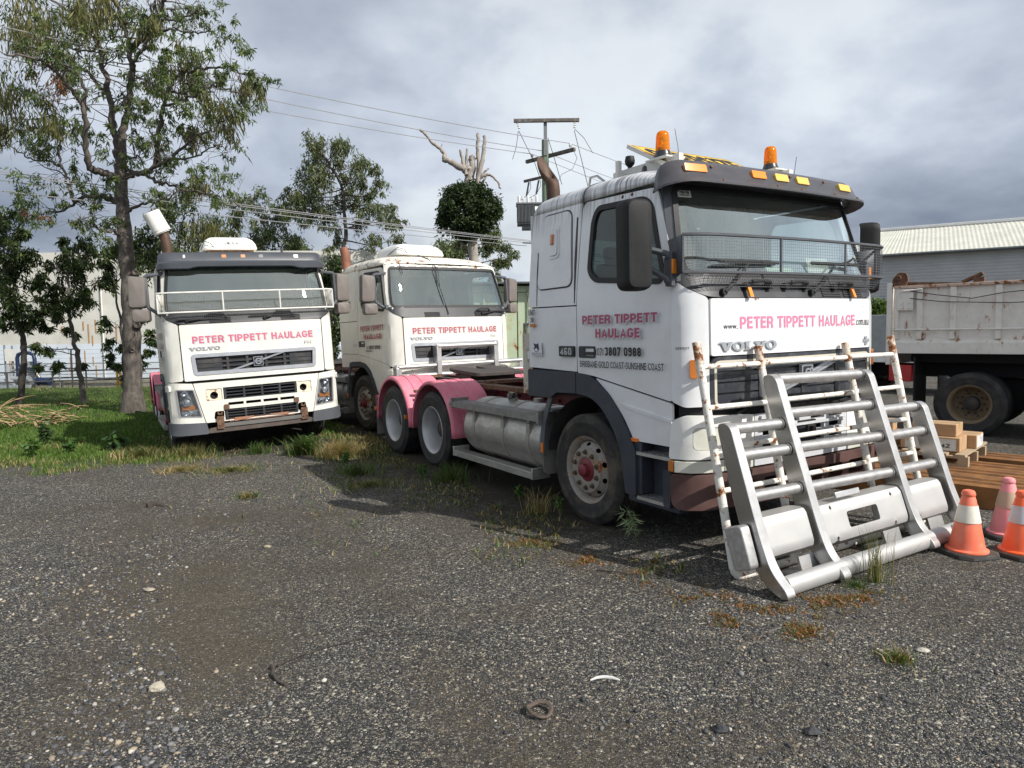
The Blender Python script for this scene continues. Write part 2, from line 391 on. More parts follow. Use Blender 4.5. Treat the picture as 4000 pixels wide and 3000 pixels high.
# ------------------------------------------------------------------ lettering: a plain grotesque drawn with strokes (cap height 1)
def _ar(cx, cy, rx_, ry_, a0, a1, n=9): return [(cx+rx_*math.cos(R(a0+(a1-a0)*i/n)), cy+ry_*math.sin(R(a0+(a1-a0)*i/n))) for i in range(n+1)]
def _ring(x0, y0, x1, y1, r): return _ar(x1-r,y1-r,r,r,0,90)+_ar(x0+r,y1-r,r,r,90,180)+_ar(x0+r,y0+r,r,r,180,270)+_ar(x1-r,y0+r,r,r,270,360)
def glyph(ch, t):
    h = t/2; T = 1-h; m = .5
    def bowl(x0, x1, y0, y1): r = (y1-y0)/2; return [(x0, y1), (x1-r, y1)]+_ar(x1-r, y1-r, r, r, 90, -90)+[(x0, y0)]
    W_ = dict(E=.60,F=.56,T=.66,P=.66,R=.68,I=t,H=.68,A=.74,U=.68,L=.56,G=.72,B=.68,S=.64,N=.70,O=.72,C=.70,D=.70,V=.70,Z=.62)
    w = W_.get(ch, .58); a, b = h, w-h; P = None
    if ch == 'E': P = [[(b+h*.6,T),(a,T),(a,h),(b+h*.7,h)], [(a,m+.02),(b+h*.3,m+.02)]]
    elif ch == 'F': P = [[(b+h*.6,T),(a,T),(a,0)], [(a,m+.02),(b+h*.3,m+.02)]]
    elif ch == 'T': P = [[(0,T),(w,T)], [(w/2,T),(w/2,0)]]
    elif ch == 'P': P = [[(a,0),(a,1)], bowl(a, b, .42, T)]
    elif ch == 'R': P = [[(a,0),(a,1)], bowl(a, b, .46, T), [(b-.22,.46),(b-.08,.40),(b-.03,.25),(b,0)]]
    elif ch == 'I': P = [[(a,0),(a,1)]]
    elif ch == 'H': P = [[(a,0),(a,1)], [(b,0),(b,1)], [(a,m),(b,m)]]
    elif ch == 'A': P = [[(h*.9,0),(w/2,1-h*.4),(w-h*.9,0)], [(w*.24,.28),(w*.76,.28)]]
    elif ch == 'V': P = [[(h*.9,1),(w/2,h*.4),(w-h*.9,1)]]
    elif ch == 'U': r = (b-a)/2; P = [[(a,1),(a,h+r)]+_ar(a+r,h+r,r,r,180,360,14)+[(b,1)]]
    elif ch == 'L': P = [[(a,1),(a,h),(w,h)]]
    elif ch in 'OD0':
        if ch == '0': w = .58; b = w-h
        r = (b-a)/2*(.999 if ch != 'D' else .9)
        P = [_ring(a,h,b,T,r)+[(b, T-r)]] if ch != 'D' else [[(a,h),(a,T),(b-r,T)]+_ar(b-r,T-r,r,r,90,0)+_ar(b-r,h+r,r,r,0,-90)+[(a,h)]]
    elif ch in 'CG':
        r = (b-a)/2; P = [_ar(a+r,T-r,r,r,18,180,12)+_ar(a+r,h+r,r,r,180,342 if ch == 'C' else 360,12)+([(b,.44),(a+r*1.0,.44)] if ch == 'G' else [])]
    elif ch == 'B': P = [[(a,0),(a,1)], bowl(a, b-.03, m+.01, T), bowl(a, b, h, m+.01)]
    elif ch == 'S': r = (T-h)/4; R_ = (b-a)/2; P = [_ar(a+R_,T-r,R_,r,20,180,8)+_ar(a+R_,T-r,R_,r,180,270,5)[1:]+_ar(a+R_,h+r,R_,r,90,0,5)[1:]+_ar(a+R_,h+r,R_,r,0,-160,8)[1:]]
    elif ch == 'N': P = [[(a,0),(a,1)], [(b,0),(b,1)], [(a,1-h),(b,h)]]
    elif ch == 'Z': P = [[(0,T),(b,T),(a,h),(w,h)]]
    elif ch == '1': w = .40; P = [[(.02,.78),(w-h,1-h*.6)], [(w-h,0),(w-h,1)]]
    elif ch == '2': r = (b-a)/2; P = [_ar(a+r,T-r,r,r,165,-20,10)+[(a,h),(w,h)]]
    elif ch == '3': r = (T-h)/4; R_ = (b-a)/2; P = [_ar(a+R_,T-r,R_,r,160,-90,10), _ar(a+R_,h+r,R_,r,90,-160,10)]
    elif ch == '4': P = [[(b-.06,0),(b-.06,1-h),(a,.28),(w,.28)]]
    elif ch == '5': r = .30; P = [[(w-.02,T),(a+.04,T),(a,.52)]+_ar(a+(b-a)/2,h+.27,(b-a)/2,.27,110,-150,12)]
    elif ch == '6': r = (b-a)/2; P = [_ar(a+r,T-r,r,r,20,180,8)+[(a,h+r)]+_ar(a+r,h+r,r,r,180,520,18)]
    elif ch == '7': P = [[(0,T),(b,T),(w*.36,0)]]
    elif ch == '8': r1 = (T-h)/4; R_ = (b-a)/2; P = [_ar(a+R_,T-r1,R_*.92,r1,0,360,16), _ar(a+R_,h+r1,R_,r1,0,360,16)]
    elif ch == '9': r = (b-a)/2; P = [_ar(a+r,h+r,r,r,200,360,8)+[(b,T-r)]+_ar(a+r,T-r,r,r,0,340,18)]
    elif ch == '-': w = .32; P = [[(0,.40),(w,.40)]]
    elif ch == '.': w = t*1.1; P = [[(0,h),(w,h)]]
    elif ch == '(': w = .26; P = [_ar(.42,.44,.36,.64,140,220,8)]
    elif ch == ')': w = .26; P = [_ar(-.16,.44,.36,.64,40,-40,8)]
    elif ch == ' ': w = .30; P = []
    elif ch == 'w': w = .82; P = [[(h*.8,.72),(w*.27,h*.4),(w*.5,.70),(w*.73,h*.4),(w-h*.8,.72)]]
    elif ch == 'c': w = .50; r = (w-t)/2; P = [_ar(h+r,.36,r,.36-h,35,325,14)]
    elif ch == 'o': w = .54; r = (w-t)/2; P = [_ar(h+r,.36,r,.36-h,0,360,18)]
    elif ch == 'm': w = .80; P = [[(h,0),(h,.72)], [(h,.5)]+_ar(w*.29+h*.5,.52,w*.21,.20-h,180,0,8)+[(w/2,0)], [(w/2,.5)]+_ar(w*.75,.52,w*.25-h,.20-h,180,0,8)+[(w-h,0)]]
    elif ch == 'a': w = .52; r = (w-t)/2; P = [_ar(h+r,.25,r,.25-h,0,360,14), [(w-h,0),(w-h,.45)]+_ar(h+r,.50,r,.22-h,0,150,8)]
    elif ch == 'u': w = .52; r = (w-t)/2; P = [[(h,.72),(h,.30)]+_ar(h+r,.30,r,.30-h,180,360,10)+[(w-h,.72)], [(w-h,.3),(w-h,0)]]
    return w, P or []
_tc = {}
def text2d(txt, t):
    """outline strokes -> one clean triangulation, scaled to the unit square"""
    if (txt, t) in _tc: return _tc[(txt, t)]
    V = []; F = []; x = 0
    for ch in txt:
        w, L = glyph(ch, t); polys = []
        for P in L:
            Q = [P[0]]+[q for p, q in zip(P, P[1:]) if math.hypot(q[0]-p[0], q[1]-p[1]) > 1e-4]; n = len(Q); lf = []; rt = []
            for i in range(n):
                d1 = Vector(Q[i])-Vector(Q[i-1]) if i else Vector(Q[1])-Vector(Q[0]); d2 = Vector(Q[i+1])-Vector(Q[i]) if i < n-1 else d1
                d1.normalize(); d2.normalize(); n1 = Vector((-d1.y, d1.x)); n2 = Vector((-d2.y, d2.x)); mt = (n1+n2); mt = mt.normalized() if mt.length > 1e-6 else n1; k = t/2/max(.42, mt.dot(n1)); p = Vector(Q[i]); q1, q2 = p+mt*k, p-mt*k; q1.y = min(1, max(0, q1.y)); q2.y = min(1, max(0, q2.y)); lf.append(q1); rt.append(q2)
            for i in range(n-1): polys.append([lf[i], rt[i], rt[i+1], lf[i+1]])
        if polys:
            pts = [p for q in polys for p in q]; fc = [list(range(4*i, 4*i+4)) for i in range(len(polys))]; ed = [(4*i+j, 4*i+(j+1) % 4) for i in range(len(polys)) for j in range(4)]
            r = delaunay_2d_cdt(pts, ed, [], 0, 1e-5); o = len(V); V += [(p.x+x, p.y) for p in r[0]]; PP_ = [[(p.x, p.y) for p in q] for q in polys]
            for f in r[2]:
                c = (sum(r[0][i].x for i in f)/3, sum(r[0][i].y for i in f)/3)
                if any(inpoly(c[0], c[1], q) for q in PP_): F.append(tuple(i+o for i in f))
        x += w+.095
    y0 = min(v[1] for v in V); y1 = max(v[1] for v in V); x0 = min(v[0] for v in V); x1 = max(v[0] for v in V)
    _tc[(txt, t)] = ([((a-x0)/(x1-x0), (c-y0)/(y1-y0)) for a, c in V], F); return _tc[(txt, t)]
def letters(txt, fn, x0, x1, z0, z1, m, parent, weight=.02, off=.0025, name='lettering', skew=0):
    V, F = text2d(txt, round(.15+weight*2.2, 3)); b = MB()
    b.add([fn(x0+(x1-x0)*x, z0+(z1-z0)*y+skew*x, off) for x, y in V], F)
    return b.build(name, m, parent, smooth=0, fix=False)
def serif_word(b, fn, x0, x1, z0, z1, off, th=.006):
    """the wide slab-serif badge word"""
    def O(dx): return ([(dx+.6+.6*math.cos(2*PI*i/24), .5+.53*math.sin(2*PI*i/24)) for i in range(24)], [(dx+.6+.27*math.cos(2*PI*i/20), .5+.36*math.sin(2*PI*i/20)) for i in range(20)])
    Vp = [(0,1),(.58,1),(.58,.84),(.48,.84),(.66,.36),(.84,.84),(.74,.84),(.74,1),(1.28,1),(1.28,.84),(1.16,.84),(.80,0),(.46,0),(.12,.84),(0,.84)]
    Lp = [(0,0),(1.0,0),(1.0,.44),(.84,.44),(.76,.17),(.46,.17),(.46,.84),(.6,.84),(.6,1),(0,1),(0,.84),(.13,.84),(.13,.16),(0,.16)]
    W_ = 5.35; x = 0
    for ch in 'VOLVO':
        if ch == 'O': P, H = O(x); H = [H]; adv = 1.24
        elif ch == 'V': P = [(x+a, c) for a, c in Vp]; H = []; adv = 1.24
        else: P = [(x+a, c) for a, c in Lp]; H = []; adv = 1.0
        mp = lambda Q: [(x0+(x1-x0)*a/W_, z0+(z1-z0)*c) for a, c in Q]
        b.patch(mp(P), fn, th, [mp(h) for h in H], step=9, base=off); x += adv
    return b
# ------------------------------------------------------------------ cab surfaces (truck frame: x forward from the steer axle, y left, z up)
def interp(z, tab):
    if z <= tab[0][0]: return tab[0][1]
    for (a, va), (b, vb) in zip(tab, tab[1:]):
        if z <= b: return va+(vb-va)*(z-a)/(b-a)
    return tab[-1][1]
def hw(z): return 1.245 if z < 2.05 else 1.245-.07*min(1.2, (z-2.05)/.95)**1.3
XF = [(1.2, 1.405), (2.05, 1.39), (2.2, 1.33), (3.0, 1.08)]
DE = [(2.2, 1.155), (3.0, .95)]
def front(u, z, o=0.0):
    k = hw(z)/1.245; a = abs(u); s = 1 if u >= 0 else -1; xf = interp(z, XF); d = xf-.04-interp(z, DE)
    if a <= .95: y = a; dx = .042*a*a; nx, ny = 1.0, .084*a
    else:
        t = min(1.25, (a-.95)/.36)*PI/2; y = .95+.295*math.sin(t); dx = .038+d*(1-math.cos(t)); nx, ny = .295*math.cos(t), d*math.sin(t)
    n = math.hypot(nx, ny)
    return (xf-dx+nx/n*o, s*(y*k+ny/n*o), z)
def side(s): return lambda x, z, o=0.0: (x, s*(hw(z)+o), z)
def bumpf(du):  # front surface pushed forward
    return lambda u, z, o=0.0: front(u, z, o+du)
def arc(cx, cz, r, a0, a1, n=10): return [(cx+r*math.cos(R(a0+(a1-a0)*i/n)), cz+r*math.sin(R(a0+(a1-a0)*i/n))) for i in range(n+1)]

# ------------------------------------------------------------------ wheels
def tyre_mb(w=.29, ro=.52, ri=.292, tread=4):
    b = MB(); h = w/2
    prof = [(ri, -h*.78), (ri+.03, -h*.98), (ri+.08, -h*1.04), (ro-.07, -h*1.03), (ro-.025, -h*.93), (ro-.006, -h*.80)]
    for i in range(tread):
        c = -h*.8+h*1.6*(i+.5)/tread
        prof += [(ro, c-.022), (ro, c-.007), (ro-.013, c-.005), (ro-.013, c+.005), (ro, c+.007), (ro, c+.022)]
    prof += [(ro-.006, h*.80), (ro-.025, h*.93), (ro-.07, h*1.03), (ro-.072, h*1.05), (ro-.09, h*1.05), (ro-.092, h*1.04), (ri+.08, h*1.04), (ri+.03, h*.98), (ri, h*.78)]
    b.lathe(prof, ax=(0,-1,0), n=56, closed=True); return b
def steer_wheel(parent, x, s, mats=('silver','redhub','nut'), tm='tyremud', name='wheel'):
    """front wheel: convex disc with round hand holes, ten nuts, hub cap; s=-1 right side"""
    w = empty(name, (x, s*1.075, .52), (0, 0, 0 if s < 0 else PI), parent)
    t = tyre_mb().build('tyre', tm, w, 40)
    b = MB(); b.lathe([(.292,-.11),(.315,-.135),(.322,-.128),(.306,-.10),(.286,-.08),(.282,.02),(.286,.085),(.304,.108),(.322,.130),(.318,.138),(.296,.122),(.272,.09),(.262,.04)], ax=(0,-1,0), n=48)
    # conical disc with hand holes
    H = []
    fn = lambda a, r, o=0: (math.cos(a)*(r), -(.085+(.262-r)*1.05 if r > .215 else .134+(.215-r)*.25)-o, math.sin(a)*r)
    for k in range(10):
        a0 = 2*PI*k/10; a1 = 2*PI*(k+1)/10; am = (a0+a1)/2
        P = [(a0, .215), (a0, .262), (a1, .262), (a1, .215)]
        hole = [(am+.115*math.cos(q), .2385+.0165*math.sin(q)) for q in [2*PI*i/12 for i in range(12)]]
        b.patch(P, fn, .006, [hole], step=.2)
    b.lathe([(.217,.133),(.212,.146),(.125,.150),(.118,.142),(.10,.125)], ax=(0,-1,0), n=40)
    b.build('rim', mats[0] if s < 0 else 'silver', w, 40)
    b = MB(); b.lathe([(.122,.10),(.118,.135),(.062,.150),(.058,.195),(.045,.205),(.018,.207),(.0,.207)], ax=(0,-1,0), n=28)
    for k in range(5): b.box((math.cos(k*1.257)*.052, -.178, math.sin(k*1.257)*.052), (.02,.03,.02))
    b.mi(1)
    for k in range(10):
        a = 2*PI*(k+.5)/10; c = (math.cos(a)*.168, 0, math.sin(a)*.168)
        b.lathe([(.026,.1495),(.026,.153),(.018,.154)], (c[0],0,c[2]), (0,-1,0), 10)
        b.cyl((c[0], -.15, c[2]), (c[0], -.178, c[2]), .017, .015, 6)
    b.build('hub', [mats[1], mats[2]], w, 40)
    b = MB(); b.cyl((0,.10,0), (0,.02,0), .20, .20, 20); b.build('brake_drum', 'gap', w)
    return w
def dual_wheel(parent, x, s, rimm='silver', tm='tyre', z=.52, steel='gap'):
    """rear dual wheels with a deep dished outer rim"""
    w = empty('wheel', (x, s*.92, z), (0, 0, 0 if s < 0 else PI), parent)
    b = tyre_mb(.27, tread=5); k = len(b.v); b2 = tyre_mb(.27, tread=5)
    b.v = [(a, c-.165, d) for a, c, d in b.v]; b.add([(a, c+.165, d) for a, c, d in b2.v], b2.f); b.build('tyre', tm, w, 40)
    b = MB(); b.lathe([(.296,.04),(.292,.06),(.286,.10),(.290,.25),(.306,.278),(.324,.295),(.318,.303),(.298,.288),(.276,.255),(.268,.12),(.255,.06),(.235,.045),(.12,.040),(.118,.05)], ax=(0,-1,0), n=44)
    b.build('rim', rimm, w, 40)
    b = MB(); b.lathe([(.122,-.02),(.115,.16),(.085,.18),(.0,.182)], ax=(0,-1,0), n=24)
    b.mi(1)
    for k in range(10):
        a = 2*PI*k/10; c = (math.cos(a)*.168, 0, math.sin(a)*.168); b.cyl((c[0], -.04, c[2]), (c[0], -.085, c[2]), .018, .016, 6)
    for k in range(8):
        a = 2*PI*(k+.5)/8; q = Vector((math.cos(a)*.232, -.0475, math.sin(a)*.232)); b.lathe([(0, 0), (.024, 0)], q, (0,-1,0), 10)
    b.build('hub', ['darksteel', steel], w, 40); return w

def chassis(root, fenders=True, rear=-6.0, rear_x=(-3.39, -4.76), tank=True):
    b = MB()
    for s in (-1, 1): b.bx((rear, s*.40-.04, .80), (1.1, s*.40+.04, 1.08)); b.bx((rear, s*.36-.08, 1.06), (-.95, s*.36+.08, 1.083))
    for x in (-1.4, -2.2, -3.0, -4.07, -5.0, -5.9): b.bx((x-.06, -.36, .86), (x+.06, .36, 1.0))
    for x in np.linspace(-5.6, -1.2, 16): b.cyl((x, -.44, 1.0), (x, -.475, 1.0), .02, n=6); b.cyl((x, -.44, .88), (x, -.475, .88), .02, n=6)
    b.build('chassis_frame', 'chassis', root, bevel=.006)
    b = MB()
    for x in rear_x+(0.0,): b.cyl((x, -1.0, .52), (x, 1.0, .52), .09, n=12); b.lathe([(.0,-.22),(.16,-.2),(.24,-.05),(.24,.05),(.16,.2),(0,.22)], (x, 0, .52), (1,0,0), 16)
    b.bx((-1.2, -.35, .45), (1.0, .35, .95)); b.bx((-.7, -.6, .35), (.6, .6, .6)); b.build('drivetrain', 'gap', root)
    b = MB(); b.bx((-2.4, -.52, 1.09), (-.92, .52, 1.10)); b.bx((-.99, -.40, 1.10), (-.95, .42, 1.9)); b.build('deck_plate', 'darksteel', root)
    # turntable: tilted horseshoe plate on a base
    b = MB(); rot = lambda x, y, o: (x-4.05, y, 1.265+o-.05*x)
    P = rpoly([(.48,-.42),(.48,.42),(-.20,.45),(-.52,.36),(-.52,.10),(-.05,.06),(-.05,-.06),(-.52,-.10),(-.52,-.36),(-.20,-.45)], .09)
    b.patch(P, rot, .055, step=.3); b.bx((-4.3, -.38, 1.09), (-3.8, .38, 1.20)); b.bx((-4.85, -.42, 1.085), (-3.3, -.30, 1.13)); b.bx((-4.85, .30, 1.085), (-3.3, .42, 1.13))
    b.build('turntable', 'darksteel', root, bevel=.008)
    for s in (-1, 1):
        b = MB(); b.add([(-5.9, s*.30, .98), (-5.9, s*.50, .98), (-4.9, s*.50, 1.17), (-4.9, s*.30, 1.17), (-5.9, s*.30, .94), (-5.9, s*.50, .94), (-4.9, s*.50, 1.12), (-4.9, s*.30, 1.12)], [(0,1,2,3),(4,7,6,5),(0,4,5,1),(1,5,6,2),(2,6,7,3),(3,7,4,0)]); b.build('ramp_rail', 'rust', root)
    b = MB(); b.bx((-3.25, -.62, 1.07), (-1.5, -.46, 1.12)); b.bx((-3.2, -.5, 1.118), (-3.05, .5, 1.16)); b.build('cross_rail', 'rust', root)
    for x in rear_x:
        for s in (-1, 1): dual_wheel(root, x, s)
    if fenders:
        for x, da in zip(rear_x, (0, 4)):
            for s in (-1, 1):
                b = MB(); cx = x+.07
                A = [R(-4+188*i/22) for i in range(23)]
                prof = [(-1.262, -.055), (-1.272, -.03), (-1.262, -.004), (-1.235, .006), (-1.10, .002), (-1.095, .012), (-1.02, .012), (-1.015, .002), (-.92, .002), (-.915, .012), (-.84, .012), (-.835, .002), (-.66, .002), (-.65, -.03)]
                b.grid(lambda a, p: (cx+math.cos(a)*(.655+p[1]), (1 if s > 0 else -1)*-p[0], .535+math.sin(a)*(.655+p[1])), A, prof)
                o = b.build('mudguard', 'pink', root, 50); md = o.modifiers.new('thick', 'SOLIDIFY'); md.thickness = .008; md.offset = -1
        for s in (-1, 1):
            b = MB(); b.tube([(-4.06, s*.45, .95), (-4.06, s*.8, .99), (-4.09, s*1.16, 1.0)], .022); b.tube([(-4.0, s*.45, .88), (-4.0, s*.9, .93), (-4.02, s*1.12, .96)], .022)
            b.build('mudguard_stay', 'rust', root)
            for x, z in ((-4.16, .63), (-5.36, .66)): MB().bx((x-.012, s*1.27-.025, z-.03), (x+.012, s*1.27+.025, z+.03)).build('marker_lamp', 'amberd', root, bevel=.006)
            MB().bx((-5.40, s*1.25-.0, .24), (-5.39, s*.68, .70)).build('mudflap', 'rubbergrey', root)
            MB().bx((-5.45, s*1.2-.04, .66), (-5.36, s*.5, .86)).build('flap_bracket', 'chassis', root)
    if tank:
        for s in (-1, 1):
            r = .355; b = MB(); c = (0, s*.86, .665)
            b.lathe([(0,-2.53),(.20,-2.53),(.30,-2.515),(.345,-2.48),(r,-2.44),(r,-2.42),(r,-1.65),(r,-.87),(r,-.85),(.345,-.81),(.30,-.775),(.20,-.76),(0,-.76)], c, (1,0,0), 40)
            tk = b.build('fuel_tank', 'tank', root, 30)
            b = MB()
            for x in (-2.22, -1.55, -1.02): b.lathe([(r+.001, x-.035), (r+.006, x-.035), (r+.006, x+.035), (r+.001, x+.035)], c, (1,0,0), 40); b.box((x+.02, s*1.19, .80), (.06,.05,.10)); b.bx((x-.02, s*1.16, .86), (x+.02, s*1.20, .94))
            b.build('tank_strap', 'strap', tk)
            b = MB(); b.cyl((-1.78, s*.90, 1.01), (-1.78, s*.92, 1.055), .055, n=16); b.mi(1); b.cyl((-1.78, s*.92, 1.055), (-1.78, s*.925, 1.095), .062, .055, 10); b.box((-1.78, s*.925, 1.10), (.11,.03,.03)); b.mi(0); b.cyl((-1.42, s*.80, 1.01), (-1.42, s*.80, 1.06), .05, n=14)
            b.build('filler_cap', ['strap', 'bdark'], tk)
            b = MB()
            for k in range(9): y0 = 1.06+.022*k; b.bx((-2.66, s*y0, .945), (-.72, s*(y0+.014), .975))
            b.bx((-2.66, s*1.055, .935), (-.72, s*1.26, .945)); b.bx((-2.66, s*1.26, .90), (-.72, s*1.272, .968)); b.bx((-.74, s*1.04, .885), (-.70, s*1.28, 1.01)); b.bx((-2.68, s*1.04, .885), (-2.645, s*1.28, 1.01)); b.cyl((-2.69, s*1.24, .94), (-2.75, s*1.24, .94), .03, n=12)
            b.build('tank_step', 'alloytread', root)
            b = MB(); b.bx((-2.66, s*1.10, .325), (-.84, s*1.27, .345)); b.bx((-2.66, s*1.255, .285), (-.84, s*1.272, .36)); b.bx((-.87, s*1.05, .28), (-.84, s*1.275, .40)); b.bx((-2.67, s*1.05, .28), (-2.64, s*1.275, .40)); b.build('lower_step_rail', 'tank', root, bevel=.004)
MATS.setdefault('rubbergrey', mat('rubbergrey', (.16,.155,.14), .75, var=.25, dirt=.4, dirtcol=(.25,.23,.19))); M['rubbergrey'] = MATS['rubbergrey']

# ------------------------------------------------------------------ cab
WIN = rpoly([(.19,2.905),(.805,2.885),(.90,2.81),(1.062,2.25),(1.03,2.178),(.19,2.25),(.095,2.34),(.125,2.80)], [.10,.09,.06,.05,.05,.09,.08,.10])
def inset(P, d):
    cx = sum(p[0] for p in P)/len(P); cy = sum(p[1] for p in P)/len(P); out = []
    k = len(P)
    for i in range(k):
        a, b, c = P[i-1], P[i], P[(i+1) % k]; t = Vector((c[0]-a[0], c[1]-a[1]))
        n = Vector((-t.y, t.x)).normalized() if t.length > 1e-9 else Vector((0, 0))
        if n.dot(Vector((cx-b[0], cy-b[1]))) < 0: n = -n
        out.append((b[0]+n.x*d, b[1]+n.y*d))
    return out
def roof_pt(x, th):
    """roof skin: x station, th 0..pi across"""
    h = interp(x, [(-.89, .10), (-.86, .17), (-.78, .215), (-.6, .235), (.3, .235), (.6, .21), (.85, .13), (.97, .055), (1.0, .03)])
    e = 2/3.4; c, s = math.cos(th), math.sin(th); yy = math.copysign(abs(c)**e, c); zz = abs(s)**e
    wv = interp(x, [(-.89, .975), (-.8, 1.0), (.8, 1.0), (1.0, .985)])*hw(2.985)
    ramp = max(0, min(1, (x-.3)/.7)); return (x+.125*ramp*(1-yy*yy), yy*wv, 2.985+h*zz)
def cab(root, kind):
    A = kind == 'A'; wm = 'white' if A else 'cream'
    # hidden shell just inside the skin: dark seams, lining, floor
    b = MB()
    for s in (-1, 1):
        b.mi(0); b.patch([(-.87,1.2),(1.12,1.2),(1.13,2.2),(.93,2.96),(-.84,2.97)], side(s), .01, [inset(WIN, -.02)], base=-.025)
        b.mi(1); b.patch([(-.86,1.5),(1.10,1.5),(1.11,2.2),(.91,2.95),(-.83,2.96)], side(s), .01, [inset(WIN, -.02)], base=-.045)
    b.mi(0); b.patch([(-1.27,1.12),(1.27,1.12),(1.27,2.12),(-1.27,2.12)], front, .01, base=-.03)
    b.build('inner_shell', ['gap', 'intr'], root)
    b = MB(); b.bx((-.84,-1.18,1.28), (1.15,1.18,1.32)); b.mi(1)
    rw = [(-.86, -1.17), (-.86, 1.17)]
    b.patch(rect(-1.17,1.4,1.17,2.98), lambda y, z, o: (-.845+o, y, z), .01, [rpoly(rect(-.62,2.28,.62,2.80), .08)] if A else []); b.build('lining', ['intr', 'intr2'], root)
    b = MB(); P = rect(-1.20,1.25,1.20,2.985)
    b.patch(P, lambda y, z, o: (-.875-o, y, z), .012, [rpoly(rect(-.60,2.30,.60,2.78), .08)] if A else [], step=.4)
    b.build('rear_wall', wm, root)
    if A: MB().patch(rpoly(rect(-.61,2.29,.61,2.79), .08), lambda y, z, o: (-.865-o, y, z), .004, step=.4).build('rear_window', 'wclear', root)
    # roof
    b = MB(); xs = [-.89,-.875,-.86,-.82,-.76,-.68,-.55,-.4,-.2,0,.2,.4,.55,.7,.8,.88,.94,.975,1.0]; ths = [PI*i/40 for i in range(41)]
    b.grid(roof_pt, xs, ths)
    o = b.build('roof', wm if A else 'creamroof', root, 50); md = o.modifiers.new('thick', 'SOLIDIFY'); md.thickness = .012; md.offset = -1
    b = MB(); b.grid(lambda y, z: (-.88+.0*y, y, 2.98+z), [-1.14,-.6,0,.6,1.14], [0, .11]); b.build('roof_rear_edge', wm, root)
    for y0 in ((-.02,) if A else (-.02,)):
        b = MB(); b.tube([tuple(Vector(roof_pt(y0, t))+Vector((0,0,.0))) for t in [PI*i/40 for i in range(41)]], .006, 5); b.build('roof_seam', 'gap' if A else 'rubbergrey', root)
    for s in (-1, 1):
        sd = side(s)
        b = MB()
        b.patch(rpoly([(-.88,2.062),(-.078,2.054),(-.036,2.982),(-.853,2.982)], [.02,.01,.02,.05]), sd, .022)
        sp = b.build('sleeper_panel', wm, root, 30)
        if A:
            b = MB(); b.patch(rpoly([(-.713,2.232),(-.146,2.237),(-.196,2.940),(-.662,2.938)], .085, 6), sd, .014, base=.013); b.build('locker_hatch', wm, sp, 30, bevel=.006)
            b = MB(); b.patch(inset(rpoly([(-.713,2.232),(-.146,2.237),(-.196,2.940),(-.662,2.938)], .085, 6), -.014), sd, .01, base=.0035, step=.2); b.build('hatch_seal', 'hatchdirt', sp)
            b = MB(); b.patch(rpoly([(-.53,2.51),(-.345,2.515),(-.365,2.835),(-.515,2.835)], .05), sd, .02, base=.022); b.patch(rpoly([(-.505,2.54),(-.37,2.545),(-.385,2.80),(-.495,2.80)], .035), sd, .02, base=.034); b.build('hatch_cover', wm, sp, 30, bevel=.008)
            b = MB(); b.patch(rect(-.462,2.645,-.425,2.745), sd, .02, base=.05, step=.3); b.build('marker_lamp', 'amberd', sp, bevel=.006)
            for (x, w_, z0, z1) in ((-.742,.024,2.07,2.60), (-.118,.036,2.07,2.86)): b = MB(); b.patch([(x+w_*.3,z0),(x+w_*.7,z0),(x+w_,z0+(z1-z0)*.55),(x+w_*.8,z1),(x+w_*.2,z1),(x,z0+(z1-z0)*.5)], sd, .001, base=.0022, step=.3); b.build('grime_streak', 'hatchdirt', sp, 0)
        else:
            b = MB(); b.patch(rpoly([(-.60,2.26),(-.15,2.26),(-.18,2.93),(-.56,2.93)], .06), sd, .012, base=.009); b.build('locker_hatch', wm, sp, 30, bevel=.006)
        b = MB(); b.patch(rpoly([(-.888,1.455),(-.08,1.435),(-.078,2.042),(-.88,2.05)], .01), sd, .022); lp = b.build('lower_side_panel', wm, root, 30)
        # door
        d = [(-.066,1.428),(.17,1.406),(1.146,1.243),(1.148,2.20),(1.095,2.50),(.955,2.90),(.90,2.945),(.02,2.975),(-.025,2.93),(-.066,2.05)]
        b = MB(); b.patch(rpoly(d, [.01,.03,.03,.05,.05,.04,.05,.06,.02,.01]), sd, .024, [WIN]); door = b.build('door', wm, root, 30)
        b = MB(); b.patch(inset(WIN, -.012), sd, .02, [inset(WIN, .035)], base=.007); b.build('window_seal', 'black', door)
        b = MB(); b.patch(inset(WIN, .02), sd, 0, base=-.012, step=.3); b.build('window', 'wside' if (A and s < 0) else 'wclear', door, 0)
        b = MB(); b.patch(rpoly(rect(-.037,1.568,.203,1.674), .02), sd, .02, [rpoly(rect(.055,1.585,.185,1.655), .01)], base=.010); b.mi(1); b.patch(rect(.05,1.58,.19,1.66), sd, .004, base=-.006); b.mi(0); b.patch(rpoly(rect(.06,1.592,.18,1.624), .008), sd, .012, base=.012)
        b.build('door_handle', ['plastic', 'gap'], door, 30, bevel=.004)
        if A:
            for x in (.52, .64): MB().lathe([(0,.004),(.012,.003),(.018,-.004)], sd(x, 2.935, .002), (0,s,0), 12).build('door_bolt', 'rust', door)
            # lower skirt, arch and rear fender piece
            b = MB(); b.patch(rpoly([(.195,1.388),(1.147,1.228),(1.152,.885),(.70,.885),(.575,1.068),(.395,1.252)], [.02,.02,.05,.02,.05,.05]), sd, .022); sk = b.build('side_skirt', wm, root, 30)
            b = MB(); b.patch([(.55,1.19),(1.147,1.10),(1.15,1.075),(.62,1.15)], sd, .012, base=.011); b.build('skirt_crease', wm, sk, 60)
            MB().patch(rect(.675,.878,.758,.908), sd, .02, base=.016, step=.3).build('marker_lamp', 'orange', sk, bevel=.005)
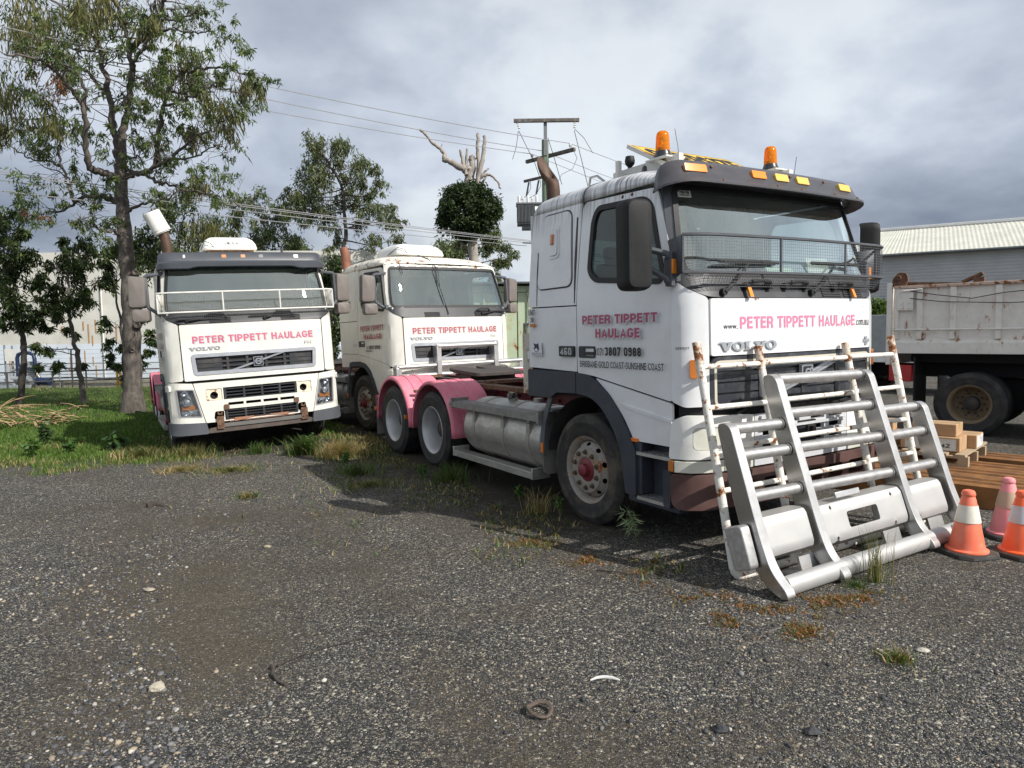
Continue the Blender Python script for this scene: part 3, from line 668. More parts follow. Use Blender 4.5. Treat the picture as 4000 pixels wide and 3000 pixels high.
            b = MB(); b.patch(rpoly([(-.07,1.428),(.165,1.400),(.385,1.262),(.565,1.072),(.69,.88),(.735,.80),(.735,.42),(.605,.42),(.54,.80),(.45,.96),(.30,1.13),(.127,1.218),(-.07,1.233)], [.0,.08,.08,.08,.05,.02,.02,.02,.05,.08,.1,.08,0]), sd, .03, base=.022); b.build('wheel_arch', 'fender', root, 30, bevel=.012)
            b = MB(); b.patch(rpoly([(-.89,1.433),(-.082,1.43),(-.082,1.235),(-.396,1.224),(-.492,1.166),(-.89,1.162)], [.02,.0,.0,.03,.03,.02]), sd, .05, base=.022); b.build('rear_fender', 'fender', root, 30, bevel=.014)
        else:
            b = MB(); b.patch([(-.884,1.19),(-.49,1.19),(-.46,1.292),(-.05,1.30),(-.05,1.428),(-.884,1.445)], sd, .022); b.build('lower_rear_panel', wm, root, 30)
            b = MB(); b.patch(rpoly([(-.04,1.418),(.17,1.398),(1.15,1.236),(1.16,.74),(.66,.74),(.55,.94),(.40,1.14),(.2,1.265),(-.04,1.30)], [.0,.03,.03,.03,.03,.05,.08,.08,0]), sd, .022); b.build('side_skirt', wm, root, 30)
            b = MB(); b.patch(rpoly([(-.505,1.18),(-.47,1.285),(-.05,1.298),(.2,1.262),(.40,1.138),(.55,.938),(.66,.735),(.66,.42),(.60,.42),(.59,.73),(.48,.90),(.34,1.07),(.17,1.18),(-.05,1.21),(-.40,1.20),(-.43,1.15)], .03), sd, .03, base=.022); b.build('wheel_arch', 'fender', root, 30, bevel=.01)
        # wheel housing, steps
        b = MB()
        b.grid(lambda a, y: (math.cos(a)*.64, s*y, .56+math.sin(a)*.64), [R(5+170*i/20) for i in range(21)], [.70+.02*i for i in range(26)])
        b.bx((-.62,s*.66,.4), (.6,s*.70,1.2)); b.build('wheel_housing', 'rubberblack', root)
        b = MB(); b.bx((.60,s*.80,.40), (1.25,s*1.10,.92)); b.bx((.62,s*1.10,.43), (.78,s*1.24,.88)); b.bx((.62,s*1.09,.36), (1.22,s*1.245,.415)); b.build('step_well', 'fender', root, bevel=.01)
        for z, x0, x1 in ((.80,.73,1.14), (.425,.735,1.09)):
            b = MB(); b.patch(rpoly(rect(x0,1.10,x1,1.262), .02), lambda x, y, o: (x, s*y, z+o), .028, [rpoly(rect(x0+.03+.085*i, 1.125+.045*j, x0+.085+.085*i, 1.15+.045*j), .008) for i in range(int((x1-x0-.04)/.085)) for j in range(3)], step=.3); b.build('cab_step', 'alloy', root)
        # rear leg of the front guard and flap
        b = MB(); pts = [(-.50,1.22),(-.585,1.05),(-.655,.90),(-.685,.72),(-.685,.56)]
        P = [(x-.045, z) for x, z in pts]+[(x+.025, z) for x, z in reversed(pts)]; b.patch(rpoly(P, .03), side(s), .02, base=-.005); b.bx((-.66,s*.75,1.02),(-.52,s*1.23,1.04)); b.build('guard_leg', 'greyp', root, 30)
        MB().patch(rect(-.708,.59,-.672,.69), side(s), .012, base=.008, step=.3).build('marker_lamp', 'orange', root, bevel=.004)
        b = MB(); b.patch(rpoly([(.74,.36),(1.235,.36),(1.235,.90),(.74,.98)], .06), lambda y, z, o: (-.69+o-.05*(z-.6), s*y, z), .012); b.build('mudflap', 'rubbergrey', root)
    # cowl, windscreen, pillars
    cw = [(-1.27,2.19),(-1.16,2.12),(-1.04,2.055),(-.9,2.045),(.9,2.045),(1.04,2.055),(1.16,2.12),(1.27,2.19),(1.25,2.235),(-1.25,2.235)]
    b = MB(); b.patch(rpoly(cw, [.02,.06,.06,.04,.04,.06,.06,.02,.02,.02]), front, .03, base=.004); cowl = b.build('cowl', 'plastic', root, 30, bevel=.006)
    b = MB()
    for u0, u1 in (((.30,.58), (.62,.93)) if A else ((-.62,-.32), (.42,.72))):
        for k in range(4): b.patch(rect(u0,2.058+.021*k,u1,2.069+.021*k), front, .012, base=.012, step=.3)
    b.build('air_vent', 'gap' if not A else 'black', cowl)
    WS = rpoly([(-1.17,2.232),(1.17,2.232),(1.17,2.50),(1.135,2.935),(-1.135,2.935),(-1.17,2.50)], [.09,.09,.03,.07,.07,.03], 5)
    b = MB(); b.patch(rpoly([(-1.29,2.195),(1.29,2.195),(1.29,2.55),(1.27,2.99),(-1.27,2.99),(-1.29,2.55)], .02), front, .028, [WS], base=.0)
    b.build('windscreen_frame', 'pillargrey' if A else 'cream', root, 30)
    b = MB(); b.patch(inset(WS, -.02), front, .012, [inset(WS, .028)], base=.006); b.build('windscreen_seal', 'black', root)
    b = MB(); b.patch(inset(WS, .0), front, 0, base=-.012); b.build('windscreen', 'ws', root, 60)
    b = MB(); b.patch(rect(-1.10,2.80 if A else 2.86,1.10,2.93), front, 0, base=-.02); b.build('sun_band', 'shade', root, 60)
    # inside: dash, wheel, seats, sun visor
    b = MB(); b.patch(rpoly(rect(.62,-1.15,1.22,1.15), .05), lambda x, y, o: (x-.03*y*y, y, 2.12+.09*(x-.62)+o), .1); b.bx((.60,-1.1,1.5), (.72,1.1,2.14)); b.bx((.58,-1.02,2.10), (.86,-.30,2.19)); b.build('dashboard', 'dash', root, 40, bevel=.03)
    b = MB(); c = Vector((.60,-.62,2.13)); ax = Vector((-.62,0,.78)).normalized(); e1 = Vector((0,1,0)); e2 = ax.cross(e1)
    b.tube([c+(e1*math.cos(q)+e2*math.sin(q))*.23 for q in [2*PI*i/32 for i in range(32)]], .018, 8, closed=True)
    for q in (0, PI): b.tube([c, c+(e1*math.cos(q)+e2*math.sin(q))*.22], .02, 6)
    b.cyl(c-ax*.03, c+ax*.02, .08, .07, 16); b.cyl(c-ax*.5, c-ax*.03, .04, n=10); b.build('steering_wheel', 'black', root)
    for y in (-.62, .62):
        b = MB(); b.box((.10,y,1.72), (.50,.50,.16)); b.box((-.18,y,2.10), (.14,.48,.72), ry(-.18)); b.box((-.26,y,2.54), (.10,.26,.18), ry(-.18)); b.build('seat', 'seat', root, bevel=.05)
    # door mirrors
    return WS
MATS['rubberblack'] = M['rubberblack'] = mat('wheel_housing_black', (.03,.03,.03), .8, var=.3, dirt=.5, dirtcol=(.09,.085,.075))
M['hatchdirt'] = mat('black_grime', (.075,.07,.075), .8, var=.5, vscale=22)
M['pillargrey'] = mat('pillar_trim_grey', (.085,.09,.10), .42, var=.15)
M['shade'] = glass('shade_band', (.16,.18,.18), .2)

def mirrorA(root, s):
    b = MB(); c = Vector((1.03, s*1.52, 2.455)); rot = rz(R(-12) if s < 0 else R(35))
    P = rpoly(rect(-.115,-.345,.115,.345), .075, 5); Q = rpoly(rect(-.085,-.30,.085,.30), .06, 5)
    rings = [(-.055, 1.0), (-.07, .95), (-.02, 1.0), (.05, .99), (.085, .93), (.10, .80)]
    vs = []; fs = []; k = len(P)
    for dx, sc in [(-.06,.9), (-.065,.98), (-.03,1), (.04,1), (.085,.95), (.108,.84), (.115,.6)]:
        for y, z in P: vs.append(c+rot @ Vector((dx, y*sc, z*(1-(1-sc)*.45))))
    for i in range(6):
        for j in range(k): fs.append((i*k+j, i*k+(j+1) % k, (i+1)*k+(j+1) % k, (i+1)*k+j))
    fs += [tuple(range(k)), tuple(6*k+j for j in range(k))]; b.add(vs, fs)
    mr = b.build('mirror', 'mirrorblack', root, 40)
    MB().patch([(y*.86, z*.93) for y, z in P], lambda y, z, o: tuple(c+rot @ Vector((-.067-o, y, z))), .004, step=.5).build('mirror_glass', 'reflector', mr)
    b = MB(); hx = Vector((1.17, s*1.275, 2.27))
    b.box(hx, (.07,.05,.26)); b.box(hx+Vector((-.02, -s*.04, 0)), (.14,.05,.20))
    for z0, z1 in ((2.43, 2.36), (2.28, 2.17)): b.tube([c+Vector((.0, -s*.10, z0-2.455)), c+Vector((.03, -s*.15, z0-2.46)), (1.155, s*1.30, z1+.03), (1.17, s*1.28, z1)], [.024,.024,.024,.03], 8)
    b.build('mirror_arm', 'greyp', mr, bevel=.008)
    MB().box(hx+Vector((.04, s*.0, .02)), (.02,.045,.11)).build('repeater_lamp', 'amber', mr, bevel=.005)
def mirrorB(root, s):
    c = Vector((1.02, s*1.52, 2.555)); rot = rz(s*R(10)); b = MB()
    def blob(P, c, secs):
        vs = []; fs = []; k = len(P)
        for dx, sc in secs:
            for y, z in P: vs.append(c+rot @ Vector((dx, y*sc, z*(1-(1-sc)*.6))))
        for i in range(len(secs)-1):
            for j in range(k): fs.append((i*k+j, i*k+(j+1) % k, (i+1)*k+(j+1) % k, (i+1)*k+j))
        b.add(vs, fs+[tuple(range(k)), tuple((len(secs)-1)*k+j for j in range(k))])
    sec = [(-.06,.92), (-.06,.99), (.0,1), (.05,.97), (.085,.86), (.095,.6)]
    blob(rpoly([(-.135,-.235),(.11,-.235),(.135,.22),(-.11,.25)], .05), c, sec)
    blob(rpoly(rect(-.125,-.095,.125,.095), .05), Vector((1.05, s*1.50, 2.21)), sec)
    b.cyl((1.03, s*1.5, 2.28), (1.03, s*1.5, 2.34), .02, n=8)
    mr = b.build('mirror', 'brownp', root, 40)
    b = MB(); b.tube([(1.03, s*1.42, 2.76), (1.05, s*1.38, 2.80), (1.06, s*1.25, 2.815), (1.0, s*1.16, 2.83)], [.03,.03,.026,.03], 8)
    b.tube([(1.06, s*1.40, 2.37), (1.08, s*1.40, 2.33), (1.14, s*1.30, 2.24), (1.15, s*1.24, 2.24)], [.025,.028,.026,.03], 8); b.tube([(1.045, s*1.405, 2.76), (1.07, s*1.40, 2.55), (1.065, s*1.405, 2.36)], [.03,.024,.028], 8); b.box((1.15, s*1.25, 2.24), (.09,.06,.07)); b.build('mirror_arm', 'greyp', mr, bevel=.006)
M['mirrorblack'] = mat('mirror_housing_black', (.013,.013,.014), .62, spec=.3, var=.3, vscale=4, dirt=.12, dirtcol=(.10,.095,.09), dscale=3, bump=.15, bscale=160)

def stone_guard(root, off, z0, z1, ua, ub, divs, fm, wm_, nx, nz, drop=0):
    """wire mesh stone guard standing off the windscreen"""
    fn = lambda u, z: Vector(front(u, min(z, 2.2), off+.0)) + Vector((0, 0, z-min(z, 2.2)))
    us = [ua+(ub-ua)*i/44 for i in range(45)]
    b = MB()
    for z in (z0, z1): b.tube([fn(u, z) for u in us], .013, 6)
    for u in tuple(divs)+(ua, ub): b.tube([fn(u, z0), fn(u, z1)], .011, 6)
    gd = b.build('stone_guard', fm, root)
    b = MB()
    for i in range(1, nz): z = z0+(z1-z0)*i/nz; b.tube([fn(u, z) for u in us], .0013, 4, caps=False)
    for i in range(1, nx): u = ua+(ub-ua)*i/nx; b.tube([fn(u, z0), fn(u, z1)], .0013, 3, caps=False)
    b.build('wire_mesh', wm_, gd, 0)
    for s, u in ((-1, ua), (1, ub)):
        b = MB(); a0, a1 = fn(u, z0), fn(u, z1); b0 = Vector(front(s*1.27, 2.20, .0)); b1 = Vector(front(s*1.29, 2.5, .0))
        b.add([a0, a1, b1, b0, a0+Vector((0,0,.001))], [(0,1,2,3)])
        o = b.build('guard_bracket', fm, gd); md = o.modifiers.new('t', 'SOLIDIFY'); md.thickness = .004
    return gd
def wipers(root, L, z=2.10):
    for u0, u1, zz in L:
        b = MB(); p = Vector(front(u0, z, .03)); q = Vector(front(u1, zz, .035)); b.cyl(Vector(front(u0, z, .0)), p+Vector((.012,0,0)), .028, n=12); b.tube([p, p.lerp(q, .3)+Vector((.02,0,.0)), q], [.022,.016,.010], 6)
        e = Vector((0, .34, -.015)); b.box(q, (.016, .72, .018)); b.box(q-Vector((.012,0,0)), (.012,.66,.03)); b.build('wiper', 'black', root, bevel=.003)
def bar(b, u0, u1, z0, z1, fn=front, th=.02, base=.0): b.patch(rect(u0,z0,u1,z1), fn, th, base=base, step=.25)
def frontA(root):
    WS = cab(root, 'A')
    b = MB(); b.patch(rpoly(rect(-1.02,1.597,1.02,2.040), .02), front, .03, base=.012); hood = b.build('hood', 'hoodrust', root, 30, bevel=.004)
    for s in (-1, 1):
        P = [(s*1.032,1.21),(s*1.032,2.045),(s*1.16,2.115),(s*1.28,2.185),(s*1.318,2.19),(s*1.318,1.25),(s*1.2,1.205)]
        b = MB(); b.patch(rpoly(P, .03), front, .03, base=.008); b.build('corner_panel', 'white', root, 30, bevel=.006)
        b = MB(); b.patch(rpoly(rect(s*1.10,1.43,s*1.165,1.575), .02), front, .03, base=.025); b.build('side_indicator', 'amberd', root, bevel=.006)
    # grille with broad slats, pale surround and diagonal bar
    G = rpoly(rect(-1.00,1.205,1.00,1.560), .05); b = MB()
    b.mi(0); b.patch(inset(G, -.02), front, .02, base=-.02)
    for k in range(4): bar(b, -.98, .98, 1.222+.086*k, 1.294+.086*k, base=.004)
    for u in (-.5, .02, .5): bar(b, u-.035, u+.035, 1.21, 1.555, base=.010)
    b.mi(1); b.patch(G, front, .02, [inset(G, .018)], base=.014)
    b.mi(0); b.patch(inset(G, -.03), front, .02, [inset(G, -.001)], base=.012)
    gr = b.build('grille', ['grille', 'beige'], root, 30)
    b = MB(); 
    for o in (0, .028): b.patch([(-.52,1.225+o),(-.44,1.225+o),(.60,1.535+o),(.52,1.535+o)][:4], lambda u, z, q=0: front(u, z, q+.03), .02, base=0, step=.2)
    b.build('grille_bar', 'logo', gr)
    b = MB(); b.patch(rpoly(rect(-.06,1.34,.085,1.49), .015), front, .03, base=.05); b.mi(1); b.patch(rpoly(rect(-.045,1.355,.07,1.475), .01), front, .004, base=.053); b.mi(0)
    C = [(.0125+.042*math.cos(q), 1.415+.042*math.sin(q)) for q in [2*PI*i/24 for i in range(24)]]; b.patch(C, front, .004, [[(.0125+(u-.0125)*.7, 1.415+(z-1.415)*.7) for u, z in C]], base=.058, step=9)
    b.patch(rect(-.035,1.402,.06,1.428), front, .004, base=.058, step=9); b.patch([(.035,1.448),(.055,1.468),(.062,1.448)], front, .003, base=.058, step=9); b.build('badge', ['logo', 'bdark'], gr)
    # dark slot with hoses, then the lamp panel
    b = MB(); b.bx((1.0,-1.1,1.09), (1.30,1.1,1.2)); b.mi(1)
    for k in range(7): y = -.8+.27*k; b.tube([(1.3, y, 1.15), (1.36, y+.05, 1.13), (1.37, y+.12, 1.16), (1.31, y+.2, 1.17)], .018, 6)
    b.mi(2); b.bx((1.32,-.35,1.12), (1.38,.35,1.16)); b.build('radiator_bay', ['gap', 'black', 'darksteel'], root)
    for s in (-1, 1):
        HL = rpoly([(s*1.15,.872),(s*.86,.868),(s*.86,1.045),(s*1.15,1.052)], .05)
        b = MB(); b.patch(rpoly([(s*1.33,.80),(s*.62,.80),(s*.62,1.118),(s*1.20,1.145),(s*1.30,1.10)], [.03,.01,.01,.04,.06]), bumpf(.03), .04, [HL]); lp = b.build('lamp_panel', 'lamppanel', root, 30, bevel=.010)
        b = MB(); b.patch(inset(HL, .004), bumpf(.02), .006, step=.1); b.mi(1); b.patch(inset(HL, .006), bumpf(-.04), .004)
        b.build('headlight', ['lens', 'reflector'], lp, 30)
        b = MB(); b.patch(rect(s*1.335,.695,s*1.285,.787), bumpf(.035), .03); b.mi(1); b.patch(rect(s*1.278,.695,s*.94,.787), bumpf(.035), .03); b.patch(rect(s*.932,.695,s*.63,.787), bumpf(.035), .03); b.build('indicator', ['amberd', 'lens'], root, 30, bevel=.005)
    b = MB()
    slots = [rect(u, z, u+.19, z+.045) for u in (-.52, -.26, .08, .34) for z in (.84, .93, 1.02)]
    b.patch(rect(-.61,.70,.61,1.115), bumpf(.03), .035, slots, step=.15); b.patch(rect(-.56,1.075,.56,1.10), bumpf(.055), .03); b.patch(rect(-.56,.985,.56,1.005), bumpf(.055), .03); b.patch(rect(-.56,.895,.56,.915), bumpf(.055), .03); b.build('lower_grille', 'lamppanelgrey', root, 30)
    b = MB(); b.patch(rpoly(rect(-.10,.83,.14,1.02), .02), bumpf(.04), .03); b.mi(1); b.patch(rpoly(rect(.0,.90,.09,.98), .02), bumpf(.06), .03, [rpoly(rect(.02,.915,.07,.965), .01)]); b.build('tow_bay', ['gap', 'darksteel'], root)
    op = [rpoly(rect(u0,.475,u1,.60), .03) for u0, u1 in ((-.86,-.62), (-.52,-.30), (-.22,.22), (.30,.52), (.62,.86))]
    b = MB(); b.patch(rpoly(rect(-1.30,.405,1.30,.683), [.10,.10,.03,.03]), bumpf(.05), .09, op); b.build('bumper', 'bumper', root, 30, bevel=.025)
    for s in (-1, 1): MB().patch(rpoly(rect(s*1.305,.40,s*1.40,.70), .03), bumpf(.045), .09).build('bumper_end', 'fender', root, 30, bevel=.02)
    # roof visor with lamps
    us = [-1.315+2.63*i/60 for i in range(61)]
    prof = [(-.10,3.105),(-.03,3.150),(.05,3.135),(.10,3.09),(.135,3.03),(.165,2.985),(.21,2.955),(.205,2.938),(.12,2.955),(.03,2.975)]
    def vis(u, k):
        o, z = prof[int(k)]; e = max(0, (abs(u)-1.05)/.265)**2; o = o*(1-.62*e); z = z-.065*e*(1 if o > -.05 else .6)+.0
        return front(u, min(z, 2.97), o-.0)[:2]+(z,)
    b = MB(); b.grid(vis, us, range(len(prof))); o = b.build('sun_visor', 'visor', root, 40); md = o.modifiers.new('t', 'SOLIDIFY'); md.thickness = .006; md.offset = -1
    for u, m in ((-1.02,'amber'), (-.33,'amber'), (-.035,'yellowl'), (.26,'yellowl'), (.93,'yellowl')):
        b = MB(); q = lambda a, c, t=0: tuple(Vector(front(a, 2.97, .108+.14*(3.105-c)*2.4+t+.016)[:2]+(c,))+Vector((0,0,t*.4)))
        b.patch(rpoly(rect(u-.085,3.030,u+.085,3.092), .01), q, .025, step=.3); b.build('visor_lamp', m, o, 30, bevel=.005)
    for u in (-.86, -.22, .11, .62, .98): 
        for zz in (3.085, 2.968): c = Vector(front(u+(.06 if zz < 3 else 0), 2.97, .11 if zz > 3 else .19)[:2]+(zz,)); MB().lathe([(0,.012),(.012,.008),(.014,0)], c, (1,0,.35), 8).build('visor_screw', 'rust', o)
    stone_guard(root, .13, 2.235, 2.515, -1.20, 1.27, (-.34,.52), 'guard', 'mesh', 100, 12)
    b = MB(); us2 = [-1.1+2.25*i/30 for i in range(31)]
    for i in range(5): b.tube([front(u, 2.13+.02*i, .05+.016*i) for u in us2], .0018, 4, caps=False)
    for i in range(88): u = -1.1+2.25*i/88; b.tube([front(u, 2.13, .05), front(u, 2.21, .114)], .0018, 3, caps=False)
    b.build('lower_mesh', 'mesh', root, 0)
    wipers(root, [(-.90,-.55,2.33), (.14,.62,2.35)], 2.09)
    for u in (-.52, -.06, .60):
        b = MB(); f = lambda a, z: front(a, z, .03); L = [f(u-.13,2.145), Vector(f(u-.10,2.17))+Vector((.05,0,0)), Vector(f(u,2.178))+Vector((.055,0,0)), Vector(f(u+.10,2.17))+Vector((.05,0,0)), f(u+.13,2.145)]; b.tube(L, .016, 8)
        b.box(f(u-.13,2.14), (.05,.05,.05)); b.box(f(u+.13,2.14), (.05,.05,.05)); b.build('grab_handle', 'black', root, bevel=.006)
    for u in (-.645, .72): b = MB(); b.patch(rect(u-.018,2.05,u+.018,2.125), front, .02, base=.055); b.build('reflector_tab', 'amber', root)
    for s in (-1, 1): mirrorA(root, s)
    # roof gear: rack, sign, beacons, antennas, horn
    b = MB(); b.bx((.02,-.86,3.20), (.08,.86,3.26)); b.bx((-.1,-.75,3.21), (.75,-.70,3.30)); b.bx((-.1,.70,3.21), (.75,.75,3.30)); b.bx((.03,-.84,3.2), (.07,-.80,3.37)); b.box((.55,-.72,3.285), (.26,.22,.012)); b.box((.55,.70,3.315), (.26,.22,.012)); b.bx((.46,-.76,3.2), (.64,-.68,3.28)); b.bx((.46,.66,3.2), (.64,.74,3.31)); b.build('roof_rack', 'rackwhite', root)
    sg = lambda x, y, o=0: (x+o*.48, y, 3.50-.54*(x-.155)+o*.88)
    b = MB(); b.patch(rect(.155,-.80,.63,.52), sg, .035, step=.5); b.mi(1); b.patch(rect(.165,-.79,.62,.51), sg, .002, base=.002, step=.5); bd = b.build('sign_board', ['rackwhite', 'board'], root)
    letters('OVERSIZE', lambda a, c, o: sg(.555-c, a, o+.003), -.72, .44, 0, .32, 'lblack', bd, .03)
    b = MB()
    for P in (rect(.180,-.775,.188,.495), rect(.597,-.775,.605,.495), rect(.188,-.775,.597,-.767), rect(.188,.487,.597,.495)): b.patch(P, sg, .001, base=.0035, step=2)
    b.build('sign_border', 'lblack', bd)
    for y, z in ((-.745, 3.292), (.68, 3.322)):
        be = empty('beacon', (.55, y, z), parent=root)
        MB().lathe([(0,0),(.075,0),(.077,.02),(.066,.05),(.062,.062),(0,.062)], n=28).build('beacon_base', 'bdark', be, 40)
        MB().lathe([(.062,.062),(.061,.10),(.056,.19),(.050,.215),(.035,.23),(.0,.234)], n=28).build('dome', 'dome', be, 60)
        b = MB(); b.cyl((0,0,.062), (0,0,.09), .045, n=16); b.mi(1); b.lathe([(.0,.0),(.025,.004),(.045,.03),(.048,.035)], (-.02,0,.14), (1,0,.1), 20); b.cyl((0,0,.09), (.01,0,.135), .012, n=10); b.build('lamp_reflector', ['redhub', 'reflector'], be, 40)
    b = MB(); b.cyl((-.02,-.62,3.2), (-.02,-.62,3.36), .022, n=10); b.lathe([(.03,.0),(.045,.02),(.048,.05),(.04,.09),(.0,.10)], (-.02,-.62,3.36), n=14); b.build('horn', 'black', root, 40)
    b = MB(); b.tube([(.3,-.28,3.2), (.3,-.31,3.5), (.3,-.35,3.66)], .003, 5); b.build('antenna', 'rubbergrey', root)
    b = MB(); b.tube([(.55,1.02,3.12), (.55,1.04,3.3), (.55,1.08,3.5)], .003, 5); b.build('antenna', 'black', root)
    b = MB(); b.tube([(-.45,-.78,3.22), (-.42,-.78,3.32), (-.34,-.76,3.32), (-.22,-.74,3.23)], .013, 6); b.build('lifting_loop', 'chrome', root)
    b = MB(); b.lathe([(.05,0),(.045,.05),(.02,.08),(0,.082)], (.32,-.72,3.215), n=12); b.build('roof_vent', 'bdark', root, 40)
    # exhaust stack behind the cab with a curved, slant-cut tip
    b = MB(); r = .074; pts = [(-1.12,-.74,1.3), (-1.12,-.74,3.2)]; b.cyl(*pts, .12, n=24); b.cyl((-1.12,-.74,3.1), (-1.12,-.74,3.32), r, n=24)
    n = 24; secs = []
    for i in range(9): t = i/8; secs.append((Vector((-1.12-.14*t*t, -.74-.02*t, 3.32+.40*t)), .0+.5*t))
    vs = []; fs = []
    for c, a in secs:
        for j in range(n):
            q = 2*PI*j/n; d = Vector((math.cos(q)*r*math.cos(a*.5), math.sin(q)*r, -math.cos(q)*r*math.sin(a*.3)))
            p = c+d; 
            vs.append(p)
    # slant cut: pull the rear rim of the last rings down
    for i in range(9):
        for j in range(n):
            k = i*n+j; t = i/8; q = math.cos(2*PI*j/n); vs[k] = vs[k]+Vector((0,0,-.15*t*t*(1+q)))
    for i in range(8):
        for j in range(n): fs.append((i*n+j, i*n+(j+1) % n, (i+1)*n+(j+1) % n, (i+1)*n+j))
    b.add(vs, fs); b.build('exhaust_stack', 'exh', root, 50)
    b = MB(); b.bx((-1.18,-1.14,1.16), (-1.00,-.96,1.80)); b.mi(1); b.bx((-1.08,-1.155,1.50), (-.99,-1.14,1.64)); b.mi(2); b.bx((-1.05,-1.165,1.53), (-1.02,-1.155,1.61)); b.mi(1); b.tube([(-1.2,-1.1,1.80), (-1.2,-1.1,1.90), (-1.0,-1.1,1.90), (-1.0,-1.1,1.82)], .016, 6); b.build('air_tank_post', ['rustypost', 'strap', 'paper'], root, bevel=.008)
    b = MB(); b.tube([(-1.3,-.2,1.85), (-1.6,-.25,1.6), (-2.2,-.2,1.3), (-2.6,-.1,1.16)], .018, 8); b.tube([(-1.2,.2,1.85), (-1.55,.2,1.5), (-2.0,.15,1.22), (-2.9,.1,1.15)], .018, 8); b.build('air_hose', 'black', root)
    chassis(root); 
    for s in (-1, 1): steer_wheel(root, 0, s, ('rustrim', 'redhub', 'nut'))
    # lettering
    sd = lambda x, z, o=0: (x, -(hw(z)+o+.024), z)
    def plate(txt, x0, x1, z0, z1, m, sh, fn, wgt=.03):
        if sh: letters(txt, fn, x0+sh[0], x1+sh[0], z0+sh[1], z1+sh[1], 'lgrey', root, wgt+.012, .0015, 'lettering_shadow')
        letters(txt, fn, x0, x1, z0, z1, m, root, wgt, .003)
    plate('PETER TIPPETT', .047, 1.018, 1.872, 1.950, 'lplum', (.009,-.008), sd); plate('HAULAGE', .235, .812, 1.750, 1.830, 'lplum', (.009,-.008), sd)
    plate('(07)', .237, .343, 1.594, 1.660, 'lblack', 0, sd, .005); plate('3807 0988', .362, .827, 1.594, 1.669, 'lblack', 0, sd, .035)
    plate('BRISBANE-GOLD COAST-SUNSHINE COAST', .0, 1.086, 1.486, 1.543, 'lblack', 0, sd, .0)
    plate('UNIT', -.842, -.730, 1.980, 2.034, 'lblack', 0, sd, .01); plate('38', -.815, -.752, 1.908, 1.960, 'lblack', 0, sd, .03)
    letters('025507', front, -1.27, -1.165, 1.655, 1.672, 'lblack', root, .0, .012)
    b = MB(); b.patch(rpoly(rect(-.325,1.575,-.096,1.675), .018), side(-1), .03, base=.03); bd = b.build('badge', 'bdark', root, 30, bevel=.004)
    letters('460', sd, -.305, -.118, 1.59, 1.66, 'logo', bd, .03, .009)
    MB().patch(rect(-.817,1.862,-.741,1.897), side(-1), .02, base=.035, step=.3).build('marker_lamp', 'amberd', root, bevel=.005)
    b = MB(); P = [(-.81,1.575),(-.62,1.57),(-.63,1.705),(-.66,1.715),(-.69,1.700),(-.72,1.712),(-.76,1.70),(-.815,1.71)]; b.patch(P, side(-1), .001, base=.0245, step=.3); b.mi(1)
    b.patch([(-.77,1.70),(-.75,1.66),(-.765,1.645),(-.74,1.64),(-.72,1.655),(-.69,1.625),(-.672,1.655),(-.68,1.70),(-.72,1.69)], side(-1), .0005, base=.0252, step=.3)
    for z in (1.60, 1.582): b.patch(rect(-.805,z-.003,-.63,z+.003), side(-1), .0005, base=.0252, step=.3)
    A_ = arc(-.715, 1.665, .055, 190, 350, 12); b.patch(A_+[(-.715+(x+.715)*.88, 1.665+(z-1.665)*.88) for x, z in reversed(A_)], side(-1), .0005, base=.0252, step=9)
    b.build('sticker', ['sticker', 'stickerink'], root, 0)
    hf = lambda u, z, o=0: front(u, z, o+.012)
    plate('PETER TIPPETT HAULAGE', -.742, .775, 1.802, 1.897, 'lpinkA', (.012,-.011), hf, .02)
    plate('www.', -.915, -.765, 1.802, 1.838, 'lgrey2', 0, hf, .015); plate('.com.au', .792, 1.0, 1.802, 1.850, 'lgrey2', 0, hf, -.02)
    b = MB(); serif_word(b, front, -.965, -.40, 1.632, 1.702, .026); b.build('maker_badge', 'logo', root)
    b = MB(); c = (.955, 1.66); k = .038
    b.patch([(c[0]+x*k, c[1]+z*k) for x, z in [(-.5,1),(.5,1),(.2,.2),(1,.5),(1,-.5),(.2,-.2),(.5,-1),(-.5,-1),(-.2,-.2),(-1,-.5),(-1,.5),(-.2,.2)]], front, .006, base=.022, step=9); b.build('cross_emblem', 'logo', root)
    b = MB(); b.patch(rpoly(rect(-1.10,2.85,-.985,2.925), .005), front, .001, base=-.008); st = b.build('windscreen_sticker', 'stickerpale', root, 0)
    letters('GENUINE', front, -1.085, -1.0, 2.905, 2.918, 'lblack', st, .01, -.006); letters('VOLVO', front, -1.085, -1.0, 2.880, 2.901, 'lblack', st, .04, -.006); letters('LUBRICANTS', front, -1.085, -1.0, 2.862, 2.874, 'lblack', st, .01, -.006)
MM = dict(grille=('grille_slats', (.030,.034,.043), .25, 0, .5), beige=('pale_trim', (.55,.51,.42), .45, 0, .5), lamppanel=('lamp_panel_white', (.80,.80,.76), .45, 0, .5), lamppanelgrey=('lower_grille_grey', (.52,.53,.55), .5, 0, .5),
 visor=('visor_grey', (.070,.068,.075), .30, 0, .5), rackwhite=('rack_white', (.68,.67,.62), .5, 0, .5), stickerink=('sticker_ink', (.03,.035,.06), .6, 0, .5), lpinkA=('rose_pink_lettering', (.62,.20,.33), .5, 0, .5), lgrey2=('charcoal_lettering', (.05,.05,.055), .5, 0, .5), stickerpale=('pale_sticker', (.55,.58,.50), .6, 0, .5))
for k, (n, c, r, me, sp) in MM.items(): M[k] = mat(n, c, r, me, sp, var=.06, vscale=4, dirt=.18 if k in ('lamppanel','grille','visor','rackwhite') else 0, dirtcol=(.40,.38,.33) if k != 'visor' else (.13,.115,.10))
